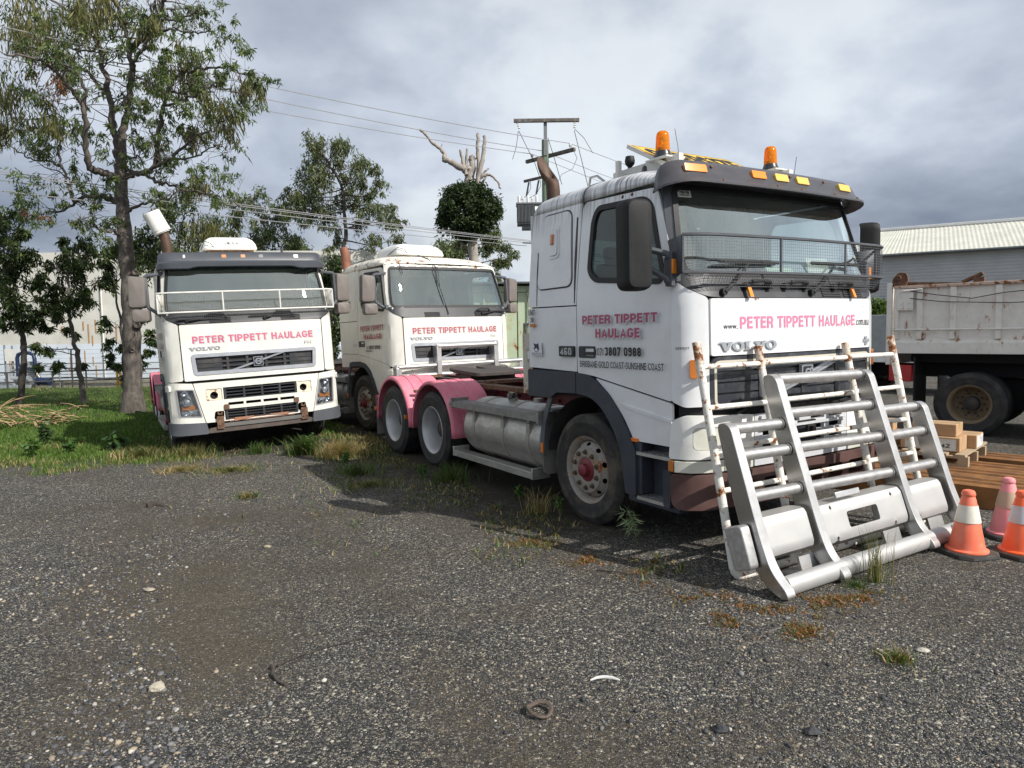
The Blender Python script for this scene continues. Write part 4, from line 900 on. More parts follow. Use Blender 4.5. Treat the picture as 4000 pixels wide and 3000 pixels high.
M['rustypost'] = mat('rusty_galvanised', (.52,.50,.44), .55, metal=.3, rust=.30, rustscale=9)
M['hoodrust'] = mat('chipped_white_hood', (.70,.71,.72), .35, coat=.4, var=.05, vscale=3, dirt=.15, dirtcol=(.45,.43,.38), rust=-.30, rustscale=9)

def frontB(root, lower_rust):
    cab(root, 'B'); wm = 'cream'
    G = rpoly([(-.90,1.278),(.90,1.278),(.925,1.600),(-.925,1.600)], .06, 5)
    b = MB(); b.patch(rpoly([(-1.015,1.205),(1.015,1.205),(1.02,2.040),(-1.02,2.040)], .02), front, .03, [inset(G, .01)], base=.012); b.build('hood', wm, root, 30, bevel=.004)
    for s in (-1, 1):
        P = [(s*1.030,1.21),(s*1.034,2.045),(s*1.16,2.115),(s*1.28,2.185),(s*1.318,2.19),(s*1.318,1.23),(s*1.2,1.20)]
        b = MB(); b.patch(rpoly(P, .03), front, .03, base=.008); b.build('corner_panel', wm, root, 30, bevel=.006)
    Gi = inset(G, .055); b = MB(); b.mi(1); b.patch(G, front, .05, [Gi], base=.022); b.mi(0); b.patch(G, front, .01, base=-.05); 
    for k in range(4): bar(b, -.84, .84, 1.318+.068*k, 1.346+.068*k, th=.03, base=-.005)
    for s in (-1, 1): bar(b, s*.50, s*.85, 1.308, 1.575, th=.02, base=-.016); bar(b, s*.50, s*.62, 1.32, 1.565, th=.012, base=-.010)
    for u in (-.42, -.14, .14, .42): bar(b, u-.018, u+.018, 1.31, 1.575, th=.03, base=.0)
    gr = b.build('grille', ['grilleB', 'logo2'], root, 30)
    b = MB(); 
    for o in (0, .014): b.patch([(-.475,1.290+o),(-.435,1.290+o),(.545,1.588+o-.01),(.505,1.588+o-.01)], lambda u, z, q=0: front(u, z, q+.022), .02, step=.2)
    b.build('grille_bar', 'logo', gr)
    b = MB(); b.mi(0); b.patch(rpoly(rect(-.055,1.363,.085,1.505), .01), front, .03, base=.045); b.mi(1); b.patch(rpoly(rect(-.048,1.370,.078,1.498), .008), front, .004, base=.048); b.mi(0)
    C = [(.015+.048*math.cos(q), 1.433+.048*math.sin(q)) for q in [2*PI*i/24 for i in range(24)]]; b.patch(C, front, .004, [[(.015+(u-.015)*.72, 1.433+(z-1.433)*.72) for u, z in C]], base=.053, step=9); b.patch(rect(-.042,1.419,.072,1.447), front, .004, base=.053, step=9); b.patch([(.04,1.47),(.066,1.494),(.072,1.465)], front, .003, base=.053, step=9)
    b.mi(1); serif_word(b, front, -.036, .066, 1.426, 1.440, .0575, .001); b.build('badge', ['logo', 'bdark'], gr)
    b = MB(); b.bx((.95,-1.1,1.10), (1.30,1.1,1.21)); b.mi(1); b.bx((1.30,-.35,1.15), (1.36,.45,1.19)); b.build('radiator_bay', ['gap', 'darksteel'], root)
    fb = bumpf(.02)
    hl = [(-1.135,1.095),(-.925,1.082),(-.835,.645),(-1.115,.672)]
    for s in (-1, 1):
        H = rpoly([(s*-u, z) for u, z in hl], .03)
        P = [(s*1.325,.585),(s*.805,.560),(s*.938,1.165),(s*1.20,1.195),(s*1.33,1.15)]
        b = MB(); b.patch(rpoly(P, [.03,.0,.01,.04,.04]), fb, .04, [H]); lp = b.build('headlight_panel', wm, root, 30, bevel=.008)
        b = MB(); b.patch(rpoly(rect(s*1.20,1.06,s*1.345,1.15), .02), fb, .05, base=.03); b.build('washer_cover', wm, lp, 30, bevel=.01)
        b = MB(); b.mi(0); b.patch(H, fb, .004, base=-.075); b.patch(H, fb, .02, [inset(H, .018)], base=.004); b.mi(1)
        for zc, uc, r in ((1.02,1.03,.055), (.895,1.015,.062), (.72,1.03,.05), (.72,.93,.035)): b.lathe([(r,.045),(r*.9,.02),(r*.5,.0),(0,-.005)], front(s*uc, zc, -.045), (1,s*.25,0), 18)
        b.mi(2); b.patch(rpoly([(s*1.08,.775),(s*.93,.775),(s*.915,.835),(s*1.09,.835)], .01), fb, .02, base=-.05)
        b.mi(3); b.patch(rpoly([(s*1.10,.66),(s*.86,.655),(s*.87,.78),(s*1.10,.765)], .01), fb, .01, base=-.068); b.lathe([(0,0.01),(.03,.006),(.036,0)], front(s*1.015,.895,-.02), (1,s*.25,0), 16)
        b.build('headlight', ['lampdark', 'reflector', 'amberd', 'silver'], lp, 40)
        b = MB(); b.patch(inset(H, .012), fb, .004, base=.002); b.build('headlight_lens', 'lensclear', lp, 0)
        b = MB(); b.patch(rpoly([(s*1.345,.60),(s*.795,.565),(s*.765,.395),(s*1.20,.400),(s*1.345,.46)], [.03,.02,.03,.08,.05]), bumpf(.05), .10); b.build('corner_bumper', 'greyp', root, 30, bevel=.025)
    fog = [rpoly(rect(-.765,.888,-.545,1.062), .02), rpoly(rect(.575,.888,.795,1.062), .02)]
    g1 = rect(-.525,.89,.565,1.072); g2 = rpoly(rect(-.53,.575,.555,.742), .01)
    sl = [rpoly(rect(-.47+.255*i,.795,-.25+.255*i,.838), .006) for i in range(4)]
    corner_holes = [rpoly([(-.685,.60),(-.545,.60),(-.535,.72),(-.665,.72)], .03), rpoly([(.56,.60),(.70,.60),(.68,.73),(.56,.72)], .03)]
    P = rpoly([(-.795,.560),(.795,.560),(.928,1.165),(-.928,1.165)], .01)
    b = MB(); b.patch(P, fb, .04, fog+[g1, g2]+sl+corner_holes); b.build('bumper_panel', wm, root, 30, bevel=.006)
    b = MB(); b.patch(rect(-.80,.50,.80,1.12), front, .01, base=-.09); b.mi(1)
    for k in range(46): u = -.50+1.02*k/45; b.patch(rect(u,.57,u+.010,.74), front, .01, base=-.06, step=.3)
    b.build('radiator', ['gap', 'darksteel'], root, 0)
    def lgrille(z0, z1, rows, name):
        b = MB(); h = (z1-z0)/(rows-.35)
        for k in range(rows): bar(b, -.515, .555, z0+h*k, z0+h*k+h*.30, fn=fb, th=.03, base=-.004)
        for u in (-.515, -.245, .02, .285, .53): bar(b, u, u+.03, z0, z1, fn=fb, th=.04, base=.002)
        b.build(name, 'plastic', root, 30)
    lgrille(.893, 1.07, 4, 'upper_slats'); lgrille(.59, .742, 4, 'lower_slats')
    for s, c in ((-1, -.655), (1, .685)):
        F = fog[0] if s < 0 else fog[1]
        b = MB(); b.patch(inset(F, .004), fb, .02, [[(c+.055*math.cos(q)+(-.02 if s > 0 else 0), .965+.055*math.sin(q)) for q in [2*PI*i/20 for i in range(20)]]], base=-.012); b.mi(1); b.lathe([(.056,0),(.045,-.01),(.04,-.06),(.0,-.062)], front(c+(-.02 if s > 0 else 0), .965, .01), (1,0,0), 20); b.build('fog_lamp_mount', ['rustcream', 'gap'], root, 30)
    b = MB(); m0 = 'rust'
    for s, u in ((-1, -.60), (1, .645)):
        b.patch(rpoly(rect(u-.05,.455,u+.05,.645), .012), bumpf(.06), .015, [[(u+dx+.010*math.cos(q), z+.010*math.sin(q)) for q in [2*PI*i/8 for i in range(8)]] for dx in (-.025,.025) for z in (.50,.60)]); b.patch(rpoly(rect(u-.03,.66,u+.04,.75), .02), bumpf(.0), .06, [rpoly(rect(u-.01,.68,u+.02,.73), .012)]); b.patch(rpoly(rect(u+(.07 if s < 0 else -.14),.735,u+(.14 if s < 0 else -.07),.815), .01), bumpf(.045), .015)
    b.build('bull_bar_mount', 'rust', root, 30)
    b = MB(); b.patch(rect(-.47,.545,.50,.585), bumpf(.01), .05); b.patch([(-.40,.545),(-.12,.585),(-.12,.60),(-.40,.60)], bumpf(.03), .03); b.patch([(.12,.60),(.12,.585),(.40,.565),(.40,.60)], bumpf(.03), .03); b.build('rusty_cross_tray', 'rustpale', root)
    b = MB(); b.patch(rect(-.60,.475,.60,.530), bumpf(.05), .05); b.mi(1); b.patch(rpoly([(-.77,.40),(.77,.40),(.77,.465),(.58,.50),(-.58,.50),(-.77,.465)], .02), bumpf(.03), .08); b.build('front_rail', ['darkrail', 'darksteel2'], root, bevel=.006)
    for s in (-1, 1): mirrorB(root, s)
    wipers(root, [(-.92,-.72,2.12), (.18,.30,2.13)] if lower_rust else [(.6,.9,2.14)], 2.10)
    for u in (-.52, .46) if lower_rust else (.62,):
        b = MB(); f = lambda a, z: front(a, z, .035); b.tube([f(u-.15,2.16), Vector(f(u-.08,2.185))+Vector((.04,0,0)), Vector(f(u+.10,2.185))+Vector((.04,0,0)), f(u+.15,2.12)], .016, 6); b.build('grab_handle', 'black', root)
    hf = lambda u, z, o=0: front(u, z, o+.012)
    b = MB(); serif_word(b, front, -.935, -.545, 1.652, 1.702, .024); b.build('maker_badge', 'logo', root)
    letters('FH', hf, .745, .855, 1.650, 1.702, 'logo', root, -.005, .004, 'model_badge')
    letters('PETER TIPPETT HAULAGE', hf, -.868, .902, 1.745, 1.853, 'lgreyp', root, .04, .0015, 'lettering_shadow')
    letters('PETER TIPPETT HAULAGE', hf, -.882, .888, 1.757, 1.865, 'lpinkB' if lower_rust else 'lmar', root, .025, .003)
    sd = lambda x, z, o=0: (x, -(hw(z)+o+.024), z)
    m = 'lmar'
    letters('PETER TIPPETT', sd, .10, 1.05, 1.850, 1.945, m, root, .03); letters('HAULAGE', sd, .233, .94, 1.700, 1.795, m, root, .03)
    letters('07', sd, .33, .40, 1.525, 1.572, 'lblack', root, .01); letters('3807 0988', sd, .42, .875, 1.522, 1.590, 'lblack', root, .03); letters('BRISBANE', sd, .30, .54, 1.478, 1.505, 'lblack', root, .01)
    for s in (-1, 1): steer_wheel(root, 0, s, ('rustrim', 'redhub', 'nut') if not lower_rust else ('silver', 'redhub', 'nut'), 'tyremud' if not lower_rust else 'tyre')
MM = dict(grilleB=('grille_charcoal', (.024,.026,.030), .45), logo2=('silver_surround', (.42,.44,.48), .4), rustpale=('pale_rust', (.36,.17,.10), .8), darkrail=('grey_rail', (.13,.125,.12), .6), darksteel2=('rusty_dark_rail', (.085,.065,.055), .7), lgreyp=('pale_grey_lettering', (.50,.51,.50), .5), lpinkB=('pink_rose_lettering', (.55,.13,.22), .5))
for k, (n, c, r) in MM.items(): M[k] = mat(n, c, r, .4 if k == 'logo2' else 0, .5, var=.15, vscale=8, dirt=.25 if k not in ('lgreyp','lpinkB') else 0, dirtcol=(.2,.17,.14))
M['rustcream'] = mat('rust_stained_cream', (.76,.68,.52), .6, rust=.14, rustscale=10)

def ac_unit(root, c, w_, l, h, m, word=None):
    b = MB(); x, y, z = c
    secs = [(0, .94), (.02, 1), (h*.45, .98), (h*.8, .88), (h, .72)]; P = rpoly(rect(-l/2,-w_/2,l/2,w_/2), .14, 6); k = len(P); vs = []; fs = []
    for dz, sc in secs:
        for a, q in P: vs.append((x+a*sc-(.10*dz/h if a > 0 else -.0), y+q*sc, z+dz))
    for i in range(len(secs)-1):
        for j in range(k): fs.append((i*k+j, i*k+(j+1) % k, (i+1)*k+(j+1) % k, (i+1)*k+j))
    b.add(vs, fs+[tuple(range(k)), tuple((len(secs)-1)*k+j for j in range(k))]); a = b.build('roof_cooler', m, root, 40, bevel=.012)
    MB().bx((x-l*.42, y-w_*.42, z-.06), (x+l*.42, y+w_*.42, z+.005)).build('cooler_base', 'rust', a)
    b = MB(); b.tube([(x+l*.47, y-w_*.3, z+.02), (x+l*.50, y-w_*.38, z+.10), (x+l*.42, y-w_*.47, z+.14), (x+.1, y-w_*.52, z+.03)], .006, 5); b.build('cooler_cable', 'cable', a)
    if word: letters(word, lambda q, v, o: (x+l*.5*(1-.11*(v/h))-.07*v/h+o+.004, y+q, z+v), -.11, .12, h*.40, h*.60, 'stickerink', a, -.01, .004)
    return a

# ------------------------------------------------------------------ the three prime movers
T1 = empty('prime_mover', (1.7295, 7.0217, 0), (.0145, -.0019, -1.0209)); tag(T1, 'nearest white prime mover, grey wire stone guard, two amber roof beacons, pink rear mudguards', 'truck', 'prime movers parked in the yard')
frontA(T1)
TL = empty('prime_mover', (-4.5719, 11.9365, -.041), (.0471, -.0142, -1.0509)); tag(TL, 'cream prime mover beside the big tree, dark roof visor, bumper missing, rusty mounts', 'truck', 'prime movers parked in the yard')
frontB(TL, True); chassis(TL)
us = [-1.27+2.54*i/50 for i in range(51)]
def visB(u, k):
    prof = [(-.12,3.13),(.04,3.135),(.07,3.115),(.11,3.0),(.135,2.99),(.165,2.965),(.16,2.885),(.10,2.875),(.03,2.93)]
    o, z = prof[int(k)]; e = max(0, (abs(u)-1.1)/.17)**2
    if k in (5, 6, 7) and abs(u) < .85: z += .03*min(1, (.85-abs(u))/.12) if k != 5 else 0
    return front(u, 2.95, o*(1-.5*e))[:2]+(z-.02*e,)
b = MB(); b.grid(visB, us, range(9)); o = b.build('sun_visor', 'visorB', TL, 40) if 'visorB' in M else b.build('sun_visor', mat('visor_charcoal', (.055,.062,.074), .42, var=.12, vscale=4, dirt=.15), TL, 40)
md = o.modifiers.new('t', 'SOLIDIFY'); md.thickness = .006; md.offset = -1
for u, m in ((-.92,'silver'), (-.32,'amberd'), (-.03,'amberd'), (.25,'bdark'), (.82,'silver')):
    b = MB(); b.patch(rpoly(rect(u-.035,3.045,u+.035,3.095), .012), lambda a, c, t=0: front(a, 2.95, .07+.35*(3.115-c)+t)[:2]+(c,), .03, step=.3); b.build('visor_lamp', m, o, 30, bevel=.005)
stone_guard(TL, .10, 2.225, 2.515, -1.22, 1.22, (-.41,.42), 'guardw', 'meshl', 120, 16)
b = MB()
for i in range(5): b.tube([front(u, 2.11+.025*i, .04+.012*i) for u in us], .0016, 4, caps=False)
for i in range(90): u = -1.2+2.4*i/90; b.tube([front(u, 2.11, .04), front(u, 2.21, .09)], .0016, 3, caps=False)
b.build('lower_mesh', 'mesh', TL, 0)
ac_unit(TL, (.36,-.12,3.22), .82, .80, .22, 'acc', 'VIESA')
b = MB(); b.cyl((-1.1,-.92,1.3), (-1.1,-.92,3.05), .13, n=24); b.tube([(-1.1,-.92,3.0), (-1.1,-.92,3.45), (-1.1,-.925,3.58), (-1.1,-.955,3.72), (-1.1,-1.0,3.83)], .088, 20); b.build('exhaust_stack', 'exh', TL, 50)
b = MB(); b.tube([(.3,.75,3.15), (.3,.75,3.30)], .02, 8); b.tube([(.3,.75,3.3), (.3,.75,3.62)], .004, 5); b.build('antenna', 'darksteel', TL)
TM = empty('prime_mover', (-1.7672, 13.5903, .0266), (.0182, -.0233, -.9311)); tag(TM, 'middle white prime mover without roof visor, black cable hanging over its windscreen', 'truck', 'prime movers parked in the yard')
frontB(TM, False); chassis(TM, fenders=False)
ac_unit(TM, (.12,-.17,3.22), 1.02, 1.0, .23, 'acw')
sd = lambda x, z, o=0: (x, -(hw(z)+o+.024), z)
letters('UNIT', sd, -.47, -.335, 2.385, 2.440, 'lblack', TM, .01); letters('330', sd, -.465, -.340, 2.312, 2.367, 'lblack', TM, .01)
letters('580', sd, -.267, -.075, 1.585, 1.630, 'logo', TM, .0, .004, 'power_badge')
b = MB(); b.cyl((-1.1,-.95,1.3), (-1.1,-.95,3.05), .13, n=20); b.tube([(-1.1,-.95,3.0), (-1.1,-.95,3.36), (-1.1,-.965,3.46), (-1.1,-1.0,3.56)], [.09,.09,.09,.075], 20); b.build('exhaust_stack', 'exhr', TM, 50)
b = MB(); P = [Vector(front(-.25,2.95,.06)), Vector(front(-.24,2.7,.02)), Vector(front(-.20,2.45,.03)), Vector(front(-.155,2.2,.02)), Vector(front(-.15,2.09,.03))]; b.tube([(.62,-.28,3.22), (.95,-.27,3.12), (1.08,-.26,3.03)]+P, .008, 6); b.tube([(.95,-.22,3.12), Vector(front(-.20,2.9,.05)), Vector(front(-.22,2.6,.03)), Vector(front(-.17,2.3,.02))], .006, 6); b.tube([(.9,-.9,3.1), Vector(front(-.95,2.95,.04)), Vector(front(-.92,2.82,.02))], .006, 5); b.build('hanging_cable', 'cable', TM)
b = MB()
for k in range(9): b.patch(rect(-1.0+.23*k,2.965,-.84+.23*k,2.99), front, .006, base=.008, step=.3)
b.build('roof_drip_plate', 'creamroof', TM)
# bull bar on the middle truck
bb = empty('bull_bar', parent=TM)
for y in (-.50, .72): b = MB(); b.bx((1.56, y-.045, .62), (1.60, y+.045, 1.52)); b.tube([(1.52, y, 1.53), (1.60, y, 1.53)], .045, 12); b.bx((1.40, y-.02, .62), (1.559, y+.02, 1.55)); b.build('upright', 'alloy', bb, bevel=.008)
for y in (-1.27, 1.33): b = MB(); b.bx((1.52, y-.05, .62), (1.56, y+.05, 1.19)); b.bx((1.38, y-.03, .62), (1.519, y+.03, 1.22)); b.tube([(1.44, y, 1.19), (1.545, y, 1.19)], .05, 12); b.build('upright', 'alloy', bb, bevel=.008)
MB().cyl((1.56,-.50,1.53), (1.56,.72,1.53), .046, n=16).build('cross_tube', 'alloy', bb)
for z in (1.20, 1.04, .80): MB().cyl((1.53,-1.27,z), (1.53,1.33,z), .042, n=16).build('cross_tube', 'alloy', bb)
bu = MB(); d = Vector((0,-.42,.90)).normalized()
bu.lathe([(.118,0),(.125,.012),(.150,.02),(.150,.045),(.146,.05),(.152,.06),(.152,.075),(.146,.085),(.150,.385),(.142,.392),(0,.392)], (0,0,0), d, 36)
bk = bu.build('bucket', 'plasticw', None, 40)
bpy.context.view_layer.update()
def world(root, p): return Matrix.LocRotScale(root.location, root.rotation_euler, None) @ Vector(p)
for k, c in (('cardboard', (.46,.29,.155)), ('tape', (.52,.36,.21)), ('labelpaper', (.60,.60,.58)), ('palletwood', (.40,.31,.20))): M[k] = mat(k, c, .8 if k != 'tape' else .4, var=.14, vscale=6, vstretch=(1,1,1), dirt=.25 if k != 'labelpaper' else .1, dirtcol=(.20,.13,.08) if k != 'labelpaper' else (.45,.45,.45))
M['ctgreen'] = mat('container_green', (.42,.50,.35), .6, var=.06, vscale=2, dirt=.25, dirtcol=(.34,.40,.26), rust=.14, rustscale=2.4)
M['rustbrown'] = mat('brown_rim', (.20,.145,.085), .7, var=.3, vscale=6, dirt=.4)
M['redbox'] = mat('red_box', (.45,.03,.035), .5, var=.1)
for k, c in (('roofpale', (.60,.595,.52)), ('shedwall', (.42,.43,.435)), ('gutter', (.07,.085,.09))): M[k] = mat(k, c, .55, metal=.0, var=.10, vscale=1.2, dirt=.25, dirtcol=(.30,.29,.25), dscale=2)
M['alloytube'] = mat('tube_alloy', (.56,.555,.545), .42, metal=.8, var=.2, vscale=14, vstretch=(1,2,2), dirt=.4, dirtcol=(.30,.27,.25), dscale=16)
M['alloyplate'] = mat('plate_alloy', (.50,.495,.485), .5, metal=.6, var=.08, vscale=5, dirt=.2, dirtcol=(.42,.40,.36), dscale=10, bump=.1, bscale=120)
M['weld'] = mat('weld_bead', (.34,.33,.31), .5, metal=.7, var=.4, vscale=60)
M['rustytip'] = mat('bare_rusty_end', (.60,.52,.44), .75, rust=.40, rustscale=12)
M['rustbeam'] = mat('orange_rust_steel', (.24,.105,.030), .8, var=.45, vscale=5, dirt=.5, dirtcol=(.075,.052,.042), dscale=4, bump=.4, bscale=30)
# ------------------------------------------------------------------ survey helper: photo bearing (4000 x 3000 px) at a known distance Y -> point in the yard
def at(px, py, Y):
    d = CM @ Vector(((px-2000)/FPX, 1, -(py-1500)/FPX)); return Vector((0, 0, CAMH)) + d*(Y/d.y)
def frame(o, c, ex, ez):
    ex = Vector(ex).normalized(); ez = Vector(ez).normalized(); ey = ez.cross(ex).normalized(); ez = ex.cross(ey)
    o.matrix_world = Matrix(((ex.x,ey.x,ez.x,c[0]),(ex.y,ey.y,ez.y,c[1]),(ex.z,ey.z,ez.z,c[2]),(0,0,0,1))); return o
MW = {r: Matrix.LocRotScale(r.location, r.rotation_euler, None) for r in (T1, TL, TM)}

bk.matrix_world = MW[TL] @ Matrix.Translation((-1.1, -.955, 3.735)); tag(bk, 'upturned white plastic bucket covering the slanting exhaust pipe of the left prime mover', 'bucket')
# papers behind the windscreens
def sheet(root, P, m, label):
    b = MB(); b.add(P, [(0,1,2,3)]); o = b.build('paper_sheet', m, None, 0); md = o.modifiers.new('t', 'SOLIDIFY'); md.thickness = .003; o.matrix_world = MW[root]; tag(o, label, 'paper', 'papers left on dashboards'); return o
sheet(TM, [(1.02,-.02,2.235),(1.22,.02,2.222),(1.17,.36,2.222),(1.0,.34,2.235)], 'paper', 'white paper sheet lying on the dashboard of the middle prime mover')
sheet(T1, [(1.18,-.12,2.225),(1.20,.22,2.225),(1.06,.30,2.33),(1.04,-.02,2.33)], 'paperg', 'crumpled pale papers leaning behind the windscreen guard of the nearest prime mover')
sheet(T1, [(1.12,.50,2.23),(1.14,.78,2.23),(1.09,.78,2.42),(1.07,.50,2.42)], 'paper', 'upright white card behind the far end of the nearest truck windscreen guard')

# ------------------------------------------------------------------ alloy bull bar leaning in front of the nearest truck (own frame: x along bar, y up its face, z outwards)
Lv = Vector((-.48, 0, 1.4)).normalized()
def leaning(o, foot):
    o.matrix_world = MW[T1] @ Matrix(((0, Lv2.x, N2.x, foot), (1, 0, 0, 0), (0, Lv2.z, N2.z, 0), (0,0,0,1))); return o
Lv2 = Lv; N2 = Vector((Lv.z, 0, -Lv.x))
BB = empty('bull_bar'); leaning(BB, 2.2); tag(BB, 'polished alloy bull bar with number plate slot, leaning against the rusty white pipe frame', 'bull bar')
for x0, h, m in ((-1.36, 1.235, 0), (-.745, 1.555, 1), (.43, 1.53, 1), (1.08, 1.20, 0)):
    P = rpoly([(h-.05,.0),(h,-.05),(h,-.12),(h-.05,-.135),(h-.35,-.155),(.62,-.165),(.30,-.15),(.12,-.08),(.015,.045),(.015,.10),(.06,.10),(.20,.02),(.40,.0)], [.06,.05,.05,.05,.2,.2,.15,.1,.02,.02,.05,.1,.12], 5)
    b = MB(); fn = lambda l, n, t: (x0+.008+.084*t, l, n*(.88 if n < 0 else 1))
    b.prism(P, fn, 0, 1); k = len(P); b.m = [1, 1]+[0]*k; b.build('upright', ['alloy', 'chrome'], BB, 30, bevel=.005)
for x0, x1, L in ((-1.26, -.745, ((1.185,1.175), (.99,.98), (.70,.69))), (-.645, .43, ((1.515,1.495), (1.245,1.228), (.98,.955), (.68,.655))), (.53, 1.08, ((1.165,1.16), (.945,.94), (.655,.65)))):
    for la, lb in L:
        b = MB(); b.cyl((x0-.005, la, -.075), (x1+.005, lb, -.075), .041, n=20); b.mi(1)
        for xx, ll in ((x0+.004, la), (x1-.004, lb)): b.tube([(xx+.002*math.sin(5*q), ll+.045*math.cos(q), -.075+.045*math.sin(q)) for q in [2*PI*i/20 for i in range(20)]], .006, 6, closed=True)
        b.build('cross_tube', ['alloytube', 'weld'], BB)
fl = lambda l0, l1: (lambda x, l, o=0: (x, l, o-.03-.12*abs((2*l-l0-l1)/(l1-l0))**9))
for x0, x1, l0, l1, holes in ((-1.26, -.775, .245, .58, []), (-.645, .43, .215, .565, [rpoly(rect(-.33,.325,.065,.445), .025)]+[[(cx_+.014*math.cos(q), cl_+.014*math.sin(q)) for q in [2*PI*i/10 for i in range(10)]] for cx_, cl_ in ((-.50,.50), (-.50,.275), (.28,.49), (.25,.27))]), (.53, 1.03, .20, .545, [])):
    b = MB(); b.patch(rpoly(rect(x0,l0,x1,l1), .035), fl(l0, l1), .012, holes, step=.035); b.build('bumper_plate', 'alloyplate', BB, 30)
MB().bx((-.42,.555,-.03),(-.12,.60,-.012)).build('plate_bracket', 'alloy', BB, bevel=.004)
b = MB(); b.add([(x, .085+.066*math.cos(q), .03+.048*math.sin(q)) for x in (-1.265, 1.09) for q in [2*PI*i/20 for i in range(20)]], [(i, (i+1) % 20, 20+(i+1) % 20, 20+i) for i in range(20)]+[tuple(range(20)), tuple(range(20, 40))]); b.build('bottom_tube', 'alloyplate', BB)
b = MB(); b.prism(rpoly(rect(.23,-.20,.53,-.05), .035), lambda l, n, t: (-1.45+.088*t, l, n), 0, 1); b.build('end_box', 'alloytube', BB, 30, bevel=.008)
for x in (-.90, .15, .80): b = MB(); b.bx((x, .10, -.30), (x+.22, .13, -.12)); b.bx((x, .10, -.12), (x+.22, .22, -.10)); b.build('mount_bracket', 'alloy', BB)

# ------------------------------------------------------------------ white rusty pipe frame
RF = empty('pipe_frame'); Lv2 = Vector((-.33, 0, 1.55)).normalized(); N2 = Vector((Lv2.z, 0, -Lv2.x)); leaning(RF, 1.80); tag(RF, 'white flaking rusty pipe frame standing between the bull bar and the nearest truck grille', 'pipe frame')
for x, h in ((-1.28, 1.75), (-.61, 1.70), (.53, 1.69), (1.24, 1.73)):
    b = MB(); lo = .10 if abs(x) > 1 else .05
    b.tube([(x, h, 0), (x, h*.5, 0), (x, lo, 0)], .031, 14); b.mi(1); b.tube([(x, h-.002, 0), (x, h-.17, 0)], .0318, 14, caps=True); b.build('upright_pipe', ['rustywhite', 'rustytip'], RF)
for l in (1.565, 1.258, .958, .650, .33):
    for x0, x1 in ((-1.28,-.61), (-.61,.53), (.53,1.24)):
        if l < .4 and x0 > -1: continue
        if l < .4: x1 = -1.10
        MB().cyl((x0, l, 0), (x1, l-.006, 0), .020, n=10).build('rung', 'rustywhite', RF)
b = MB(); b.tube([(-1.28,.12,0), (-1.275,.075,0), (-1.25,.045,0), (-1.20,.032,.0), (0,.032,.0), (1.17,.032,0), (1.22,.05,0), (1.24,.12,0)], .030, 12); b.build('bottom_pipe', 'rustywhite', RF)

# ------------------------------------------------------------------ traffic cones
def cone(p, m, band, label, rot, tilt=(0, 0)):
    r = empty('traffic_cone', p, (tilt[0], tilt[1], R(rot))); tag(r, label, 'traffic cone', 'traffic cones by the bull bar')
    P = [(.12,-.19),(.19,-.12),(.19,.12),(.12,.19),(-.12,.19),(-.19,.12),(-.19,-.12),(-.12,-.19)]
    b = MB(); b.prism(P, lambda x, y, t: (x*(1-.06*t), y*(1-.06*t), .034*t), 0, 1); b.build('cone_base', 'conebase', r, 30, bevel=.008)
    b = MB(); b.lathe([(.150,.034),(.150,.045),(.126,.055),(.122,.075),(.052,.44),(.046,.455),(.044,.462),(.049,.47),(.049,.485),(.040,.505),(.022,.512),(.0,.512)], n=36); b.build('cone_body', m, r, 40)
    b = MB(); b.lathe([(.0905,.262),(.0915,.262),(.0655,.395),(.0645,.395)], n=36); b.build('reflective_band', band, r, 40)
for k, c, rg in (('conebase', (.030,.029,.027), .8), ('coneorange', (.88,.13,.035), .45), ('conepeach', (.86,.17,.085), .5), ('conepink', (.80,.27,.30), .55), ('bandcream', (.74,.70,.60), .5), ('bandsilver', (.50,.51,.53), .35), ('bandworn', (.50,.36,.26), .7)):
    M[k] = mat('cone_'+k, c, rg, var=.10, vscale=9, dirt=.42 if k != 'coneorange' else .25, dirtcol=(.20,.16,.13) if k == 'conebase' else (.62,.36,.27), dscale=8)
cone((3.572, 5.345, 0), 'conepeach', 'bandcream', 'faded orange traffic cone with cream band, the one closest to the bull bar', 12)
cone((3.965, 5.30, 0), 'coneorange', 'bandsilver', 'brightest orange traffic cone with silver band, cut by the photo edge', 20)
cone((4.20, 5.78, 0), 'conepink', 'bandworn', 'sun bleached pink traffic cone with worn band, behind the other two', 5)

# ------------------------------------------------------------------ rusty steel sections, pallet and cartons
DO = Vector((4.66, 6.67, 0)); DA = Vector((.722, -.692, 0)); DP = Vector((.692, .722, 0))
def dp(a, p, z): return tuple(DO+DA*a+DP*p+Vector((0,0,z)))
for p0, a0, a1, z0, lab in ((0.0, -2.0, 3.4, 0, 'rusty steel channel section lying nearest to the traffic cones'), (.52, -2.3, 3.2, 0, 'rusty steel channel section second from the traffic cones'), (1.04, -2.1, 3.3, 0, 'rusty steel channel section under the near edge of the pallet'), (1.84, -2.2, 3.3, 0, 'rusty steel channel section lying farthest back toward the tipper wheels')):
    prof = [(0,0),(0,.215),(.03,.225),(.10,.225),(.115,.205),(.19,.205),(.205,.225),(.285,.225),(.30,.205),(.375,.205),(.39,.225),(.46,.225),(.49,.215),(.49,0),(.475,0),(.475,.20),(.015,.20),(.015,0)]
    b = MB(); b.prism(prof, lambda p, z, t: dp(a0+(a1-a0)*t, p0+p, z+z0), 0, 1); o = b.build('steel_section', 'rustbeam', None, 30); tag(o, lab, 'steel section', 'rusty steel sections on the ground')

